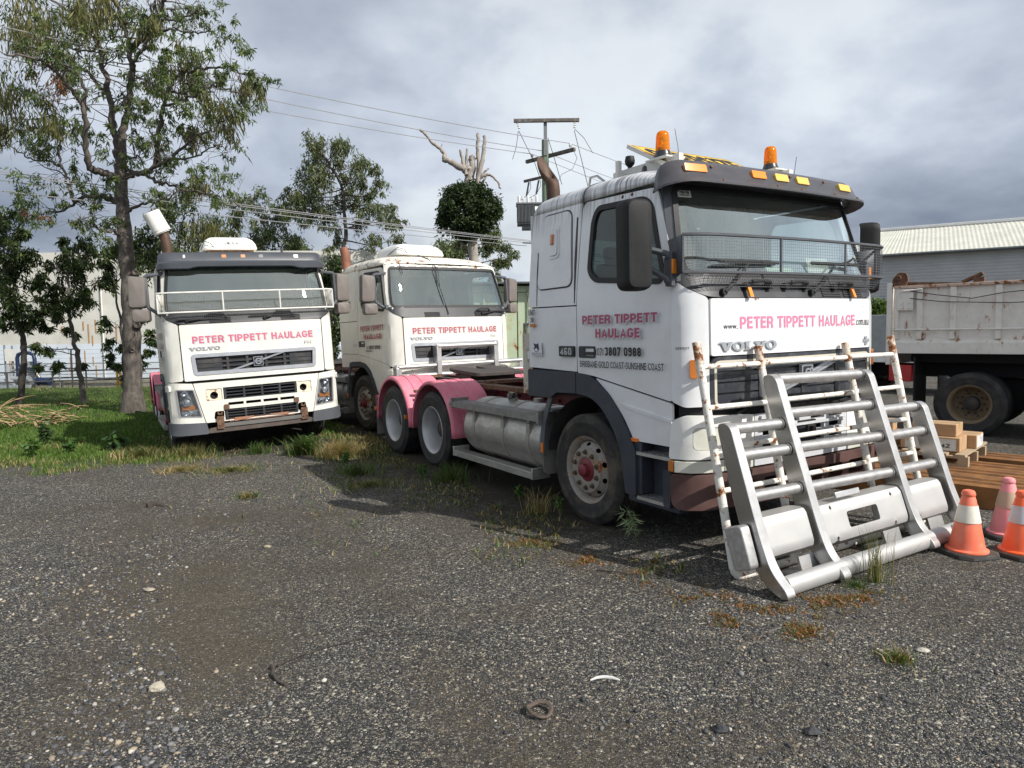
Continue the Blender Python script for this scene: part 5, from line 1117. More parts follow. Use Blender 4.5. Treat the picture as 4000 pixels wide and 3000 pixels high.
PL = empty('pallet'); tag(PL, 'weathered wooden pallet on the rusty steel sections carrying cartons', 'pallet')
al0, al1, pp0, pp1 = -1.62, -.36, .98, 2.02
for i in range(7):
    a = al1-.13-i*(al1-al0-.12)/6.3; b = MB(); ov = .22 if i == 0 else 0; P = [dp(a, pp0, 0), dp(a+.10, pp0, 0), dp(a+.10, pp1+ov, 0), dp(a, pp1+ov, 0)]
    b.add([p[:2]+(.337,) for p in P]+[p[:2]+(.359,) for p in P], [(0,1,2,3),(4,7,6,5),(0,4,5,1),(1,5,6,2),(2,6,7,3),(3,7,4,0)]); b.build('deck_board', 'palletwood', PL)
for j in range(3):
    p = pp0+.0+j*(pp1-pp0-.08)/2; b = MB()
    for z0, z1, aa, ab in ((.315,.337,al0,al1), (.226,.248,al0,al1)): b.add([dp(aa,p,z0),dp(ab,p,z0),dp(ab,p+.08,z0),dp(aa,p+.08,z0),dp(aa,p,z1),dp(ab,p,z1),dp(ab,p+.08,z1),dp(aa,p+.08,z1)], [(0,1,2,3),(4,7,6,5),(0,4,5,1),(1,5,6,2),(2,6,7,3),(3,7,4,0)])
    for q in range(3): aa = al0+q*(al1-al0-.10)/2; ab = aa+.10; b.add([dp(aa,p,.248),dp(ab,p,.248),dp(ab,p+.08,.248),dp(aa,p+.08,.248),dp(aa,p,.315),dp(ab,p,.315),dp(ab,p+.08,.315),dp(aa,p+.08,.315)], [(0,1,2,3),(4,7,6,5),(0,4,5,1),(1,5,6,2),(2,6,7,3),(3,7,4,0)])
    b.build('pallet_bearer', 'palletwood', PL)
def carton(a0, a1, p0, p1, z, h, lab, num=None, white=False, skew=0):
    o = empty('carton', dp((a0+a1)/2, (p0+p1)/2, z), (0, 0, math.atan2(DA.y, DA.x)+R(skew))); tag(o, lab, 'carton', 'cartons stacked on the pallet')
    l, w_ = a1-a0, p1-p0; b = MB(); b.bx((-l/2,-w_/2,0), (l/2,w_/2,h)); b.build('box', 'cardboard', o, bevel=.008)
    b = MB(); b.bx((-l/2-.001,-.03,h), (l/2+.001,.03,h+.002)); b.bx((l/2,-.03,h*.6), (l/2+.002,.03,h)); b.build('tape', 'tape', o)
    if num or white:
        b = MB()
        if num: b.bx((-l*.42,-w_/2-.002,.012), (l*.44,-w_/2,h-.02))
        else: b.bx((l/2,-w_*.46,.01), (l/2+.002,w_*.46,h-.012))
        lb = b.build('label', 'labelpaper', o)
        if num: letters(num, lambda x, zz, q: (x, -w_/2-.003-q, zz), l*.03, l*.34, h*.26, h*.56, 'lgrey2', lb, .02, .001)
        b = MB()
        if num:
            for k in range(3): b.bx((-l*.36,-w_/2-.004,h*(.62+.07*k)), (l*(-.05+.1*k),-w_/2-.002,h*(.645+.07*k)))
            b.bx((l*.37,-w_/2-.004,h*.22), (l*.41,-w_/2-.002,h*.7))
        else:
            for k in range(4): b.bx((l/2+.002,w_*(.1+.07*k),h*.35), (l/2+.004,w_*(.13+.07*k),h*.75))
        b.build('label_print', 'lgrey', lb)
carton(-1.08,-.47,1.12,1.49,.361,.165,'brown carton with 6442 label at the near corner of the pallet','6442')
carton(-1.80,-1.16,1.20,1.57,.361,.165,'brown carton with 6442 label seen behind the bull bar uprights','6442')
carton(-1.0,-.38,1.53,1.90,.361,.160,'carton with a white label on its end, beside the near corner carton',None,True)
carton(-.98,-.52,1.18,1.52,.528,.145,'plain brown carton on top of the near corner carton')
carton(-1.62,-1.22,1.26,1.55,.528,.13,'plain brown carton on top of the carton behind the uprights',skew=6)

# ------------------------------------------------------------------ tipper truck
TP = empty('tipper_truck', (8.4885, 12.0185, 0), (0, 0, R(-44))); tag(TP, 'tipper truck with white rust streaked tray, seen from its rear side at the right', 'truck')
M['tray'] = mat('tray_paint', (.77,.745,.69), .5, var=.06, dirt=.3, dirtcol=(.45,.41,.35), rust=-.10, rustscale=6, rstretch=(1.3,1.3,.45))
M['trayrust'] = mat('tray_rim_rust', (.55,.42,.34), .7, rust=.25, rustscale=7)
b = MB(); x0, x1 = -1.36, 3.3
b.bx((x0,-1.20,1.37), (x1,-1.17,2.50)); b.bx((x0,1.17,1.37), (x1,1.20,2.50)); b.bx((x0,-1.17,1.37), (x1,1.17,1.42)); b.bx((x1,-1.20,1.37), (x1+.05,1.20,2.95))
b.add([(x0,-1.20,1.60),(x1,-1.20,1.60),(x1,-1.27,1.55),(x0,-1.27,1.55),(x0,-1.27,1.36),(x1,-1.27,1.36),(x1,-1.20,1.36),(x0,-1.20,1.36)], [(0,1,2,3),(3,2,5,4),(4,5,6,7)])
tray = b.build('tray', 'tray', TP, bevel=.006)
for x in (-1.31,-.96,-.47,.155,.80,1.45,2.1,2.75):
    for s in (-1, 1): w_ = .09 if x > -1.2 else .06; MB().bx((x-w_/2, s*1.20-.0, 1.60), (x+w_/2, s*1.255, 2.47)).build('tray_rib', 'tray', TP, bevel=.01)
b = MB(); b.cyl((x0,-1.27,1.765), (x1,-1.27,1.765), .016, n=8); b.cyl((x0,1.27,1.765), (x1,1.27,1.765), .016, n=8); b.build('tie_rail', 'tray', TP)
b = MB(); b.bx((x0,-1.27,2.47), (x1,-1.16,2.52)); b.bx((x0,1.16,2.47), (x1,1.27,2.52)); b.build('tray_rim', 'trayrust', TP, bevel=.008)
b = MB(); b.add([(x0,-1.10,2.50),(.2,-1.05,2.50),(.2,.6,2.54),(x0,.6,2.66),(x0,-1.10,2.60)], [(0,1,2,3,4)]); o = b.build('inner_lining', 'rust', TP, 0); md = o.modifiers.new('t', 'SOLIDIFY'); md.thickness = .02
b = MB(); b.bx((-1.47,-1.25,1.16), (-1.39,1.25,2.58)); tg = b.build('tailgate', 'tray', TP, bevel=.01)
b = MB(); b.prism(rpoly([(-1.50,2.50),(-1.30,2.50),(-1.24,2.62),(-1.28,2.74),(-1.40,2.76),(-1.50,2.64)], .04), lambda x, z, t: (x+.1, -1.22+.05*t, z), 0, 1); b.cyl((-1.30,-1.26,2.66), (-1.30,-1.12,2.66), .05, n=12); b.build('tailgate_hinge', 'rust', TP, bevel=.008)
b = MB(); b.bx((-1.30,-1.275,2.10), (-1.05,-1.255,2.46)); b.cyl((-1.22,-1.29,2.42), (-.92,-1.29,2.45), .012, n=8)
for x in (-1.24,-1.12):
    for z in (2.14,2.22): b.cyl((x,-1.275,z), (x,-1.29,z), .014, n=8)
b.build('hinge_plate', 'tray', TP)
b = MB(); b.cyl((-.36,-1.2,2.53), (-.08,-1.2,2.66), .035, n=10); b.bx((-.2,-1.24,2.5), (-.05,-1.16,2.60)); b.build('tarp_hook', 'rust', TP)
b = MB(); b.tube([(-1.1,-1.275,2.42),(-.7,-1.29,2.34),(-.2,-1.29,2.26),(.2,-1.29,2.33),(.7,-1.29,2.37),(1.6,-1.29,2.3),(3.2,-1.29,2.4)], .007, 5); b.tube([(-1.1,-1.275,2.30),(-.6,-1.29,2.22),(.3,-1.29,2.17),(1.2,-1.29,2.19),(3.2,-1.29,2.2)], .007, 5); b.build('tray_cable', 'cable', TP)
b = MB(); b.bx((-1.2,-.5,.95), (4.6,-.36,1.2)); b.bx((-1.2,.36,.95), (4.6,.5,1.2)); b.bx((-1.15,-.9,1.2), (3.2,.9,1.36)); b.bx((-.6,-.3,.4),(2.2,.3,.9)); b.build('chassis_frame', 'gap', TP)
for x in (-.205, 1.12): 
    for s in (-1, 1): dual_wheel(TP, x, s, 'rustbrown', 'tyre', .53, 'darksteel')
for s in (-1, 1): steer_wheel(TP, 4.4, s, ('silver','redhub','nut'), 'tyre')
for s in (-1, 1): MB().bx((-1.03, s*1.22, .30), (-1.01, s*.45, 1.30)).build('mudflap', 'black', TP)
b = MB(); 
for k in range(14): b.tube([(Vector((-1.06,-.98,1.22-.058*k))+Vector((.018*math.cos(q)*(k % 2), .018*math.cos(q)*(1-k % 2), .040*math.sin(q)))) for q in [2*PI*i/10 for i in range(10)]], .006, 5, closed=True)
b.build('chain', 'darksteel', TP)
b = MB(); b.patch(rpoly([(3.55,.9),(5.2,.9),(5.25,1.9),(4.95,2.85),(3.55,2.9)], .08), lambda x, z, t: (x, t, z), 2.36, base=1.18, step=.5); b.mi(1)
for s in (-1, 1): b.patch(rpoly([(3.9,1.95),(4.98,1.95),(4.8,2.7),(3.9,2.75)], .06), lambda x, z, t, s=s: (x, s*(1.185+t), z), .004, step=.5)
b.build('cab', ['tray', 'bdark'], TP, 30, bevel=.02)

# ------------------------------------------------------------------ service truck far behind
SV = empty('service_truck', (11.1, 20.9, 0), (0, 0, R(-52))); tag(SV, 'white service truck with grey box body, half hidden behind the tipper tailgate', 'truck')
M['bodygrey'] = mat('box_body_grey', (.30,.32,.335), .55, var=.08, dirt=.2)
b = MB(); b.bx((-1.6,-1.05,1.13), (3.0,1.05,2.2)); b.build('box_body', 'bodygrey', SV, bevel=.02)
b = MB(); b.bx((-1.7,-1.08,.84), (3.05,1.08,1.12)); b.build('tray_sill', 'white', SV, bevel=.015)
b = MB(); b.bx((-1.5,-.5,.45), (4.3,.5,.84)); b.build('chassis_frame', 'gap', SV)
for x in (-.25, 3.2):
    for s in (-1, 1):
        o = dual_wheel(SV, x, s, 'silver', 'tyre', .42); o.scale = (.80,.80,.80)
b = MB(); b.bx((.75,-1.05,.32), (1.35,-.6,.78)); b.build('tool_box', 'redbox', SV, bevel=.02)
b = MB(); b.patch(rpoly([(3.1,.5),(4.9,.5),(4.95,1.25),(4.5,2.15),(3.1,2.2)], .1), lambda x, z, t: (x, t, z), 2.0, base=1.0, step=.5); b.build('cab', 'white', SV, 30, bevel=.02)
b = MB(); b.bx((-1.25,-1.058,1.62), (-.55,-1.05,1.95)); b.mi(1); b.patch([(-.90+.30*math.cos(q), 1.87+.055*math.sin(q)) for q in [2*PI*i/20 for i in range(20)]], lambda x, z, t=0: (x, -1.061-t, z), .001, step=9)
for k in range(2): b.bx((-1.15,-1.062,1.68+.07*k), (-.65,-1.058,1.72+.07*k))
b.build('warning_label', ['labelpaper', 'lblack'], SV)

# ------------------------------------------------------------------ sheds, container
SH = empty('shed'); tag(SH, 'long grey corrugated iron shed with pale ridged roof behind the tipper', 'shed')
e0 = Vector((16.6, 35.3, 0)); d = Vector((.857,-.515,0)); pk = Vector((.515,.857,0)); Ls, hs, ez_, rz_ = 26.0, 5.0, 5.45, 7.2
b = MB(); n = int(Ls/.055)
us_ = [Ls*i/n for i in range(n+1)]
def rf(u, v): 
    q = e0+d*(u+ (1.3+1.2*0)*v*max(0, 1-u/3.0)) - pk*.35*(1-v) + pk*hs*v; return tuple(q)[:2]+(ez_-.06+(rz_-ez_+.06)*v+.018*math.sin(u/.19*2*PI),)
b.grid(rf, us_, [0, .5, 1.0])
def rb(u, v): q = e0+d*(u+1.3*v*max(0, 1-u/3.0)) + pk*(2*hs+.35-(hs+.35)*v); return tuple(q)[:2]+(ez_-.06+(rz_-ez_+.06)*v,)
b.grid(rb, [Ls*i/60 for i in range(61)], [0, .5, 1.0]); b.build('roof', 'roofpale', SH, 60)
b = MB(); n = int(5.5/.045); b.grid(lambda u, v: tuple(e0+d*u+pk*(.012*math.sin(v/.152*2*PI)))[:2]+(v,), [0, Ls*.5, Ls], [5.42*i/n for i in range(n+1)]); b.grid(lambda u, v: tuple(e0+pk*u+d*(.012*math.sin(v/.152*2*PI)))[:2]+(v,), [0, hs, 2*hs], [5.42*i/n for i in range(n+1)])
b.add([tuple(e0)[:2]+(5.4,), tuple(e0+pk*2*hs)[:2]+(5.4,), tuple(e0+pk*hs+d*1.2)[:2]+(7.1,)], [(0,1,2)]); b.build('wall', 'shedwall', SH, 60)
b = MB(); b.tube([e0-pk*.42+Vector((0,0,5.36)), e0-pk*.42+d*Ls+Vector((0,0,5.36))], .07, 8); b.build('gutter', 'gutter', SH)
b = MB(); q = e0+d*8.6-pk*.12; b.tube([q+Vector((0,0,5.4)), q+Vector((0,0,0))], .05, 8); b.build('downpipe', 'gutter', SH)
b = MB(); b.tube([e0+pk*hs+d*1.3+Vector((0,0,7.23)), e0+pk*hs+d*Ls+Vector((0,0,7.23))], .14, 8); b.build('ridge_cap', 'shedwall', SH)

CT = empty('shipping_container', (.15, 17.0, 0), (0, 0, R(4))); tag(CT, 'pale green shipping container with rust patches on its doors, between two prime movers', 'shipping container')
b = MB(); b.bx((-1.22,.06,.16), (1.22,6.0,2.92)); b.build('container_shell', 'ctgreen', CT, bevel=.02)
b = MB(); b.bx((-1.22,-.02,.12), (-1.08,.10,2.95)); b.bx((1.08,-.02,.12), (1.22,.10,2.95)); b.bx((-1.08,-.02,.12), (1.08,.10,.30)); b.bx((-1.08,-.02,2.80), (1.08,.10,2.95)); b.build('corner_frame', 'ctgreen', CT, bevel=.01)
for s in (-1, 1):
    b = MB(); b.bx((min(s*.015,s*1.07),.0,.31), (max(s*.015,s*1.07),.06,2.79)); dr = b.build('door', 'ctgreen', CT, bevel=.008)
    b = MB()
    for x in (.28, .82): b.cyl((s*x,-.05,.20), (s*x,-.05,2.88), .022, n=10); [b.bx((s*x-.05,-.06,z), (s*x+.05,.01,z+.09)) for z in (.35,1.1,2.0,2.70)]
    b.build('lock_rod', 'ctgreen', dr)
b = MB(); b.bx((-1.4,-.35,2.99), (1.4,6.2,3.03)); b.build('roof_sheet', 'gutter', CT)
b = MB(); b.bx((-1.1,.0,0), (-.9,6,.16)); b.bx((.9,0,0), (1.1,6,.16)); b.build('base_sleeper', 'palletwood', CT)

# ------------------------------------------------------------------ power pole and lines
PP = empty('power_pole', (1.38, 27.0, 0)); tag(PP, 'green timber power pole with three crossarms and a grey transformer behind the nearest truck', 'power pole')
M['polegreen'] = mat('treated_pole', (.155,.22,.145), .8, var=.25, vscale=4, vstretch=(3,3,.3)); M['armwood'] = mat('weathered_arm', (.11,.095,.085), .85, var=.5, vscale=3, vstretch=(.6,6,6), dirt=.4, dirtcol=(.42,.40,.38), dscale=6)
M['txgrey'] = mat('transformer_grey', (.17,.18,.19), .6, var=.15); M['ceramic'] = mat('insulator_white', (.62,.62,.60), .3)
b = MB(); b.tube([(0,0,0), (0,0,4.5), (0,0,9.15)], [.17,.145,.13], 20); b.build('pole', 'polegreen', PP)
b = MB(); b.bx((-.06,-.16,8.55), (.07,-.13,9.80)); b.build('steel_riser', 'txgrey', PP)
def arm(p, q, w_, h): b = MB(); p, q = Vector(p), Vector(q); dd = (q-p); rot = rz(math.atan2(dd.y, dd.x)); b.box((p+q)/2, (dd.length, w_, h), rot); return b.build('crossarm', 'armwood', PP, bevel=.01)
arm((-1.19,-.20,9.83), (1.29,-.20,9.83), .12, .13); arm((-.70,.9,8.57), (1.05,-.9,8.57), .12, .13); arm((-.80,.75,7.78), (.17,-.25,7.78), .08, .10)
INS = [(-.48,.68,8.63), (-.07,.26,8.63), (.90,-.75,8.63)]
for x, y, z in INS: b = MB(); b.lathe([(.02,0),(.02,.06),(.055,.07),(.04,.10),(.065,.12),(.045,.15),(.05,.17),(.03,.20),(0,.205)], (x, y, z), n=14); b.build('insulator', 'ceramic', PP, 40)
for x in (-1.05, 1.12): b = MB(); [b.lathe([(.0,0),(.05,.02),(.03,.06),(.0,.07)], (x+.03*k*(1 if x < 0 else -.2),-.2,9.70-.085*k), n=10) for k in range(3)]; b.build('insulator', 'ceramic', PP, 40)
b = MB()
for x, y in ((-.62,.55), (-.25,.2)): b.cyl((x,y,7.70), (x-.10,y,7.18), .035, n=8); b.tube([(x+.05,y,7.72),(x+.08,y,7.5),(x-.08,y,7.2)], .012, 5)
b.build('fuse_link', 'txgrey', PP)
tx = Vector((-.72,-.1,0)); b = MB(); b.bx((tx.x-.38,-.35,5.95), (tx.x+.55,.30,6.70))
for k in range(18): b.bx((tx.x-.40+.053*k,-.45,6.02), (tx.x-.385+.053*k,-.35,6.66))
b.bx((tx.x-.42,-.42,6.70), (tx.x+.58,.34,6.75)); b.bx((tx.x-.2,-.2,5.78), (tx.x+.5,.2,5.95)); b.bx((tx.x+.4,-.1,5.9), (0,.1,6.1)); t_ = b.build('transformer', 'txgrey', PP)
b = MB()
for k in range(5): x = tx.x-.30+.17*k; b.lathe([(.035,0),(.03,.05),(.05,.08),(.03,.10),(.05,.14),(.03,.16),(.045,.2),(.02,.24),(.02,.30),(0,.31)] if k % 2 else [(.05,0),(.055,.10),(.055,.30),(.03,.34),(0,.35)], (x, 0, 6.75), n=10); 
b.build('bushing', 'ceramic', t_, 40)
b = MB(); b.tube([(-.62-.1,.55,7.18),(tx.x-.25,.3,6.95),(tx.x-.2,.0,7.05)], .010, 4); b.tube([(-.33,.2,7.18),(tx.x+.1,.1,7.0),(tx.x+.05,0,7.05)], .010, 4)
b.tube([(-1.0,-.2,9.45),(-.4,.0,8.3),(-.2,.1,7.75)], .012, 4); b.tube([(-1.02,-.2,9.45),(-1.1,.1,8.95),(-1.25,.4,8.55)], .010, 4); b.tube([(1.1,-.2,9.45),(1.35,-.4,8.3),(1.6,-.5,7.2)], .012, 4); b.tube([(1.12,-.2,9.5),(1.45,-.4,9.1),(1.75,-.6,8.5)], .010, 4); b.tube([(.1,-.15,9.2),(.3,-.3,8.5),(.6,-.4,7.4)], .012, 4); b.tube([(.95,-.75,8.7),(1.15,-.7,8.3),(1.0,-.5,7.95),(.6,-.3,7.8),(.45,-.2,7.5)], .010, 4)
b.build('jumper_cable', 'cable', PP)
M['wire'] = mat('aluminium_conductor', (.42,.42,.43), .5, metal=.5)
def line(p, q, sag, r, lab, grp='overhead power lines'):
    p, q = Vector(p), Vector(q); L = [p.lerp(q, i/24)-Vector((0,0,sag*4*(i/24)*(1-i/24))) for i in range(25)]; o = MB().tube(L, r, 5).build('power_line', 'wire'); tag(o, lab, 'power line', grp)
PW = Vector((1.38,27,0))
for (x, y, z), (lx, ly), nm in zip(reversed(INS), ((-10.7,15.11), (-11.17,15.75), (-11.89,16.72)), ('uppermost', 'second', 'third')):
    p = PW+Vector((x,y,z+.19)); q = Vector((lx,ly,8.65)); q2 = p+(q-p)*1.6; q2.z = 8.75; line(p, q2, .40, .013, nm+' high thin power line running left from the pole over the gum trees')
for (px, py, pz), (lx, ly, lz), nm in zip(((-.55,-.1,5.32), (-.55,-.1,5.26), (-.75,-.1,5.16), (-.55,-.1,5.36)), ((-11.07,15.34,5.5), (-11.16,15.44,5.35), (-11.16,15.41,5.05), (-11.05,15.33,5.55)), ('top', 'middle', 'lowest', 'twin of the top')):
    p = PW+Vector((px,py,pz)); q = Vector((lx,ly,lz)); q2 = p+(q-p)*1.5; q2.z = q.z+.1; line(p, q2, .12, .011, nm+' of the low insulated lines crossing behind the prime mover roofs')
for (x, y, z), nm in zip(INS, ('left', 'middle', 'right')):
    line(PW+Vector((x,y,z+.19)), (16.0+x*3, 47+y, 9.5), .3, .012, 'thin line leaving the %s insulator of the pole rightward' % nm)
b = MB(); b.tube([(-.9,0,5.3),(-.35,-.1,5.25),(.0,-.1,5.3)], .03, 6); b.tube([(-.4,-.1,5.25),(-.35,-.15,4.9),(-.2,-.1,4.75),(0,-.1,4.9)], .012, 5); b.bx((-.15,-.25,5.1),(.1,-.1,5.35)); b.build('service_connection', 'cable', PP)
# ------------------------------------------------------------------ ground
NPR = np.random.RandomState(11)
def hash2(x, y): return np.abs(np.modf(np.sin(x*12.9898+y*78.233)*43758.5453)[0])
def vnoise(x, y):
    xi, yi = np.floor(x), np.floor(y); fx, fy = x-xi, y-yi; fx = fx*fx*(3-2*fx); fy = fy*fy*(3-2*fy)
    return (hash2(xi,yi)*(1-fx)+hash2(xi+1,yi)*fx)*(1-fy)+(hash2(xi,yi+1)*(1-fx)+hash2(xi+1,yi+1)*fx)*fy
def fbm(x, y, o=3):
    s = 0; a = .5
    for i in range(o): s = s+a*vnoise(x*2**i+7*i, y*2**i+3*i); a *= .5
    return s
def gheight(x, y):
    z = .035*(fbm(x*.45, y*.45)-.45)
    z = z-.10*np.exp(-((x+5.95)**2+(y-11.7)**2)/1.1)
    z = np.where(y < 9, z*np.clip(.35+0*y, 0, 1), z)
    z = z-.45*np.clip((y-25.6)/2.5, 0, 1)*np.clip((-x-8)/4, 0, 1)
    return z
GP = [(-90,8.0),(-12,9.0),(-7.3,9.35),(-6.2,9.7),(-5.4,9.75),(-4.7,9.98),(-3.7,10.6),(-3.0,10.9),(-2.5,10.3),(-2.1,10.9),(-2.0,11.8),(-2.8,13),(-2.0,16),(-1,30),(40,60),(60,300),(-300,300)]
def poly_mask(x, y):
    c = np.zeros(x.shape, bool); j = len(GP)-1
    for i in range(len(GP)):
        xi, yi = GP[i]; xj, yj = GP[j]
        c ^= ((yi > y) != (yj > y)) & (x < (xj-xi)*(y-yi)/(yj-yi+1e-12)+xi); j = i
    return c
def edge_dist(x, y):
    d = np.full(x.shape, 1e9)
    for i in range(len(GP)):
        a = np.array(GP[i-1]); b = np.array(GP[i]); ab = b-a; t = np.clip(((x-a[0])*ab[0]+(y-a[1])*ab[1])/(ab@ab), 0, 1)
        d = np.minimum(d, np.hypot(x-a[0]-t*ab[0], y-a[1]-t*ab[1]))
    return np.where(poly_mask(x, y), d, -d)
xs = np.unique(np.concatenate([np.linspace(-13,9,111), np.linspace(-40,40,81), np.array([-900,-400,-200,-100,-60,60,100,200,400,900])]))
ys = np.unique(np.concatenate([np.linspace(0,14,71), np.linspace(14,40,53), np.array([-300,-100,-40,-15,-6,-2,48,60,80,120,200,400,900,1500])]))
X, Y = np.meshgrid(xs, ys, indexing='ij'); Z = gheight(X, Y); Z = np.where((np.abs(X) > 60) | (Y > 60) | (Y < -6), 0, Z)
nX, nY = X.shape; idx = np.arange(nX*nY).reshape(nX, nY)
F = np.stack([idx[:-1,:-1], idx[1:,:-1], idx[1:,1:], idx[:-1,1:]], -1).reshape(-1, 4)
gm = np.clip(edge_dist(X, Y)/1.3*.5+.45, 0, 1)
wet = np.clip(.22+.30*fbm(X*.35+3, Y*.35, 3), 0, 1)
for px_, py_, a_, c_, k_ in ((-1.65,3.75,.55,.55,1.0),(-2.5,4.9,.8,.7,.9),(-1.95,3.05,.35,.35,.8),(.85,2.9,.8,.3,.6),(-.5,5.6,1.0,.5,.45),(-1.5,6.6,1.6,.45,.4),(-.2,4.3,.7,.25,.35),(-3.6,6.8,1.4,.6,.35),(1.3,3.5,.5,.25,.3)): wet = np.clip(wet+.50*k_*np.exp(-((X-px_)/a_)**2-((Y-py_)/c_)**2), 0, 1)
for off_ in (-.95, .95):   # two faint compacted wheel tracks curving toward the parked trucks
    tr_ = np.abs((X+1.0+.30*(Y-2.5)+.035*(Y-2.5)**2)-off_*1.0); wet = np.clip(wet+.17*np.exp(-(tr_/.24)**2)*np.clip((11-Y)/3, 0, 1), 0, 1)
# weedy dark earth, spread under the nearest truck to paint its shadow deeper
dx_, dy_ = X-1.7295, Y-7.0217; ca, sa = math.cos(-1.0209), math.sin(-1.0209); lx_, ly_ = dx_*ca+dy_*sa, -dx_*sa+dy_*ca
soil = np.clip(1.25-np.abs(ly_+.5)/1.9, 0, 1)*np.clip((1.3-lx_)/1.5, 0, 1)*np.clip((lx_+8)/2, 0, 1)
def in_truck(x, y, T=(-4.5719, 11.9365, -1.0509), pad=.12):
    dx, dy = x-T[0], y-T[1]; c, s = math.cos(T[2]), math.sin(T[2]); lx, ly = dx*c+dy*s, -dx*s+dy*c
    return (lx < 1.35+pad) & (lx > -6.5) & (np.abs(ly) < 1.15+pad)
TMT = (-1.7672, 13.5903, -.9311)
k_ = in_truck(X, Y) | in_truck(X, Y, TMT); gm = np.where(k_, 0, gm); soil = np.where(k_, 1, soil)  # footprints of the other two trucks painted dark as shade beneath them
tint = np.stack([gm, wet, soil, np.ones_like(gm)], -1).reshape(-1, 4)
def ground_mat():
    m = bpy.data.materials.new('gravel_and_grass'); m.use_nodes = True; t = NT(m.node_tree); p = t.n['Principled BSDF']
    oc = t.new('ShaderNodeTexCoord').outputs['Object']
    at_ = t.new('ShaderNodeAttribute', attribute_name='tint'); sp = t.new('ShaderNodeSeparateColor'); t.l.new(at_.outputs['Color'], sp.inputs[0])
    def vor(scale, f='F1', rnd_=1): 
        n = t.new('ShaderNodeTexVoronoi'); n.feature = f; t.put(n.inputs['Vector'], oc); n.inputs['Scale'].default_value = scale; n.inputs['Randomness'].default_value = rnd_; return n
    stone = [(0, (.022,.023,.026)), (.34, (.043,.044,.047)), (.55, (.080,.081,.081)), (.70, (.145,.142,.132)), (.80, (.20,.178,.135)), (.89, (.35,.31,.235)), (.95, (.42,.38,.31)), (1, (.48,.46,.41))]
    def lay(sc):
        v = vor(sc); r = t.new('ShaderNodeSeparateColor'); t.l.new(v.outputs['Color'], r.inputs[0]); c = t.ramp(r.outputs[0], stone, 'LINEAR')
        return c, v.outputs['Distance'], r.outputs[1]
    c1, d1, r1 = lay(135); c2, d2, r2 = lay(64); 
    big = t.math('GREATER_THAN', r2, .80)
    c = t.mix(big, c1, c2); dist = t.math('ADD', t.math('MULTIPLY', d1, t.math('SUBTRACT', 1, big)), t.math('MULTIPLY', t.math('MULTIPLY', d2, .8), big))
    dark = t.ramp(dist, [(.30, 1.0), (.75, .45)])  # gaps between stones darkened: contact shade painted into the colour
    c = t.mix(1.0, c, dark, 'MULTIPLY')
    fines = t.mix(t.noise(oc, 3.5, 5), (.046,.038,.027), (.078,.063,.043)); grain = t.ramp(t.noise(oc, 190, 2), [(.3, .6), (.7, 1.35)]); fines = t.mix(1.0, fines, grain, 'MULTIPLY')
    fz = t.math('ADD', t.math('MULTIPLY', t.noise(oc, .55, 5, .62), .75), t.math('MULTIPLY', t.noise(oc, 14, 4, .6), .35))
    ff = t.ramp(t.math('ADD', fz, t.math('MULTIPLY', t.math('SUBTRACT', sp.outputs[1], .5), .45)), [(.49, .08), (.57, .45), (.68, .80)])
    sticking = t.math('GREATER_THAN', r1, .90)
    ff = t.math('MULTIPLY', ff, t.math('SUBTRACT', 1, t.math('MULTIPLY', sticking, .85)))
    c = t.mix(1.0, t.mix(ff, c, fines), t.ramp(t.noise(oc, .8, 5, .65), [(.3, .95), (.7, 1.34)]), 'MULTIPLY')
    soil_ = t.mix(t.noise(oc, 9, 5), (.026,.022,.016), (.050,.042,.028)); sf = t.ramp(t.math('ADD', t.math('MULTIPLY', sp.outputs[2], .75), t.math('MULTIPLY', t.math('SUBTRACT', t.noise(oc, 5, 5), .5), .9)), [(.25, 0.0), (.55, .85)])  # dark earth tone, also the painted shade under the trucks
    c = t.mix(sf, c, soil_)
    gz = t.math('ADD', sp.outputs[0], t.math('MULTIPLY', t.math('SUBTRACT', t.noise(oc, 2.6, 5, .65), .5), 1.1))
    gf = t.ramp(gz, [(.42, 0.0), (.62, 1.0)])
    gcol = t.ramp(t.noise(oc, 1.1, 5, .6), [(.35, (.048,.040,.022)), (.5, (.045,.062,.018)), (.66, (.050,.085,.020)), (.78, (.14,.115,.05))])
    gcol = t.mix(1.0, gcol, t.ramp(t.noise(oc, 60, 3), [(.3, .55), (.7, 1.3)]), 'MULTIPLY')
    c = t.mix(gf, c, gcol)
    t.put(p.inputs['Base Color'], c); p.inputs['Roughness'].default_value = .85; p.inputs['Specular IOR Level'].default_value = .25
    h = t.math('MULTIPLY', t.math('SUBTRACT', 1, dist), t.math('SUBTRACT', 1, t.math('MULTIPLY', ff, .8)))
    h = t.math('ADD', h, t.math('MULTIPLY', t.noise(oc, 25, 4), .5))
    bp = t.new('ShaderNodeBump', i_Strength=.85, i_Distance=.012); t.put(bp.inputs['Height'], h); t.put(p.inputs['Normal'], bp.outputs[0]); return m
M['ground'] = ground_mat()
gr = qmesh('ground', np.stack([X, Y, Z], -1).reshape(-1, 3), F, 'ground', None, tint, True); gr['kind'] = 'structure'

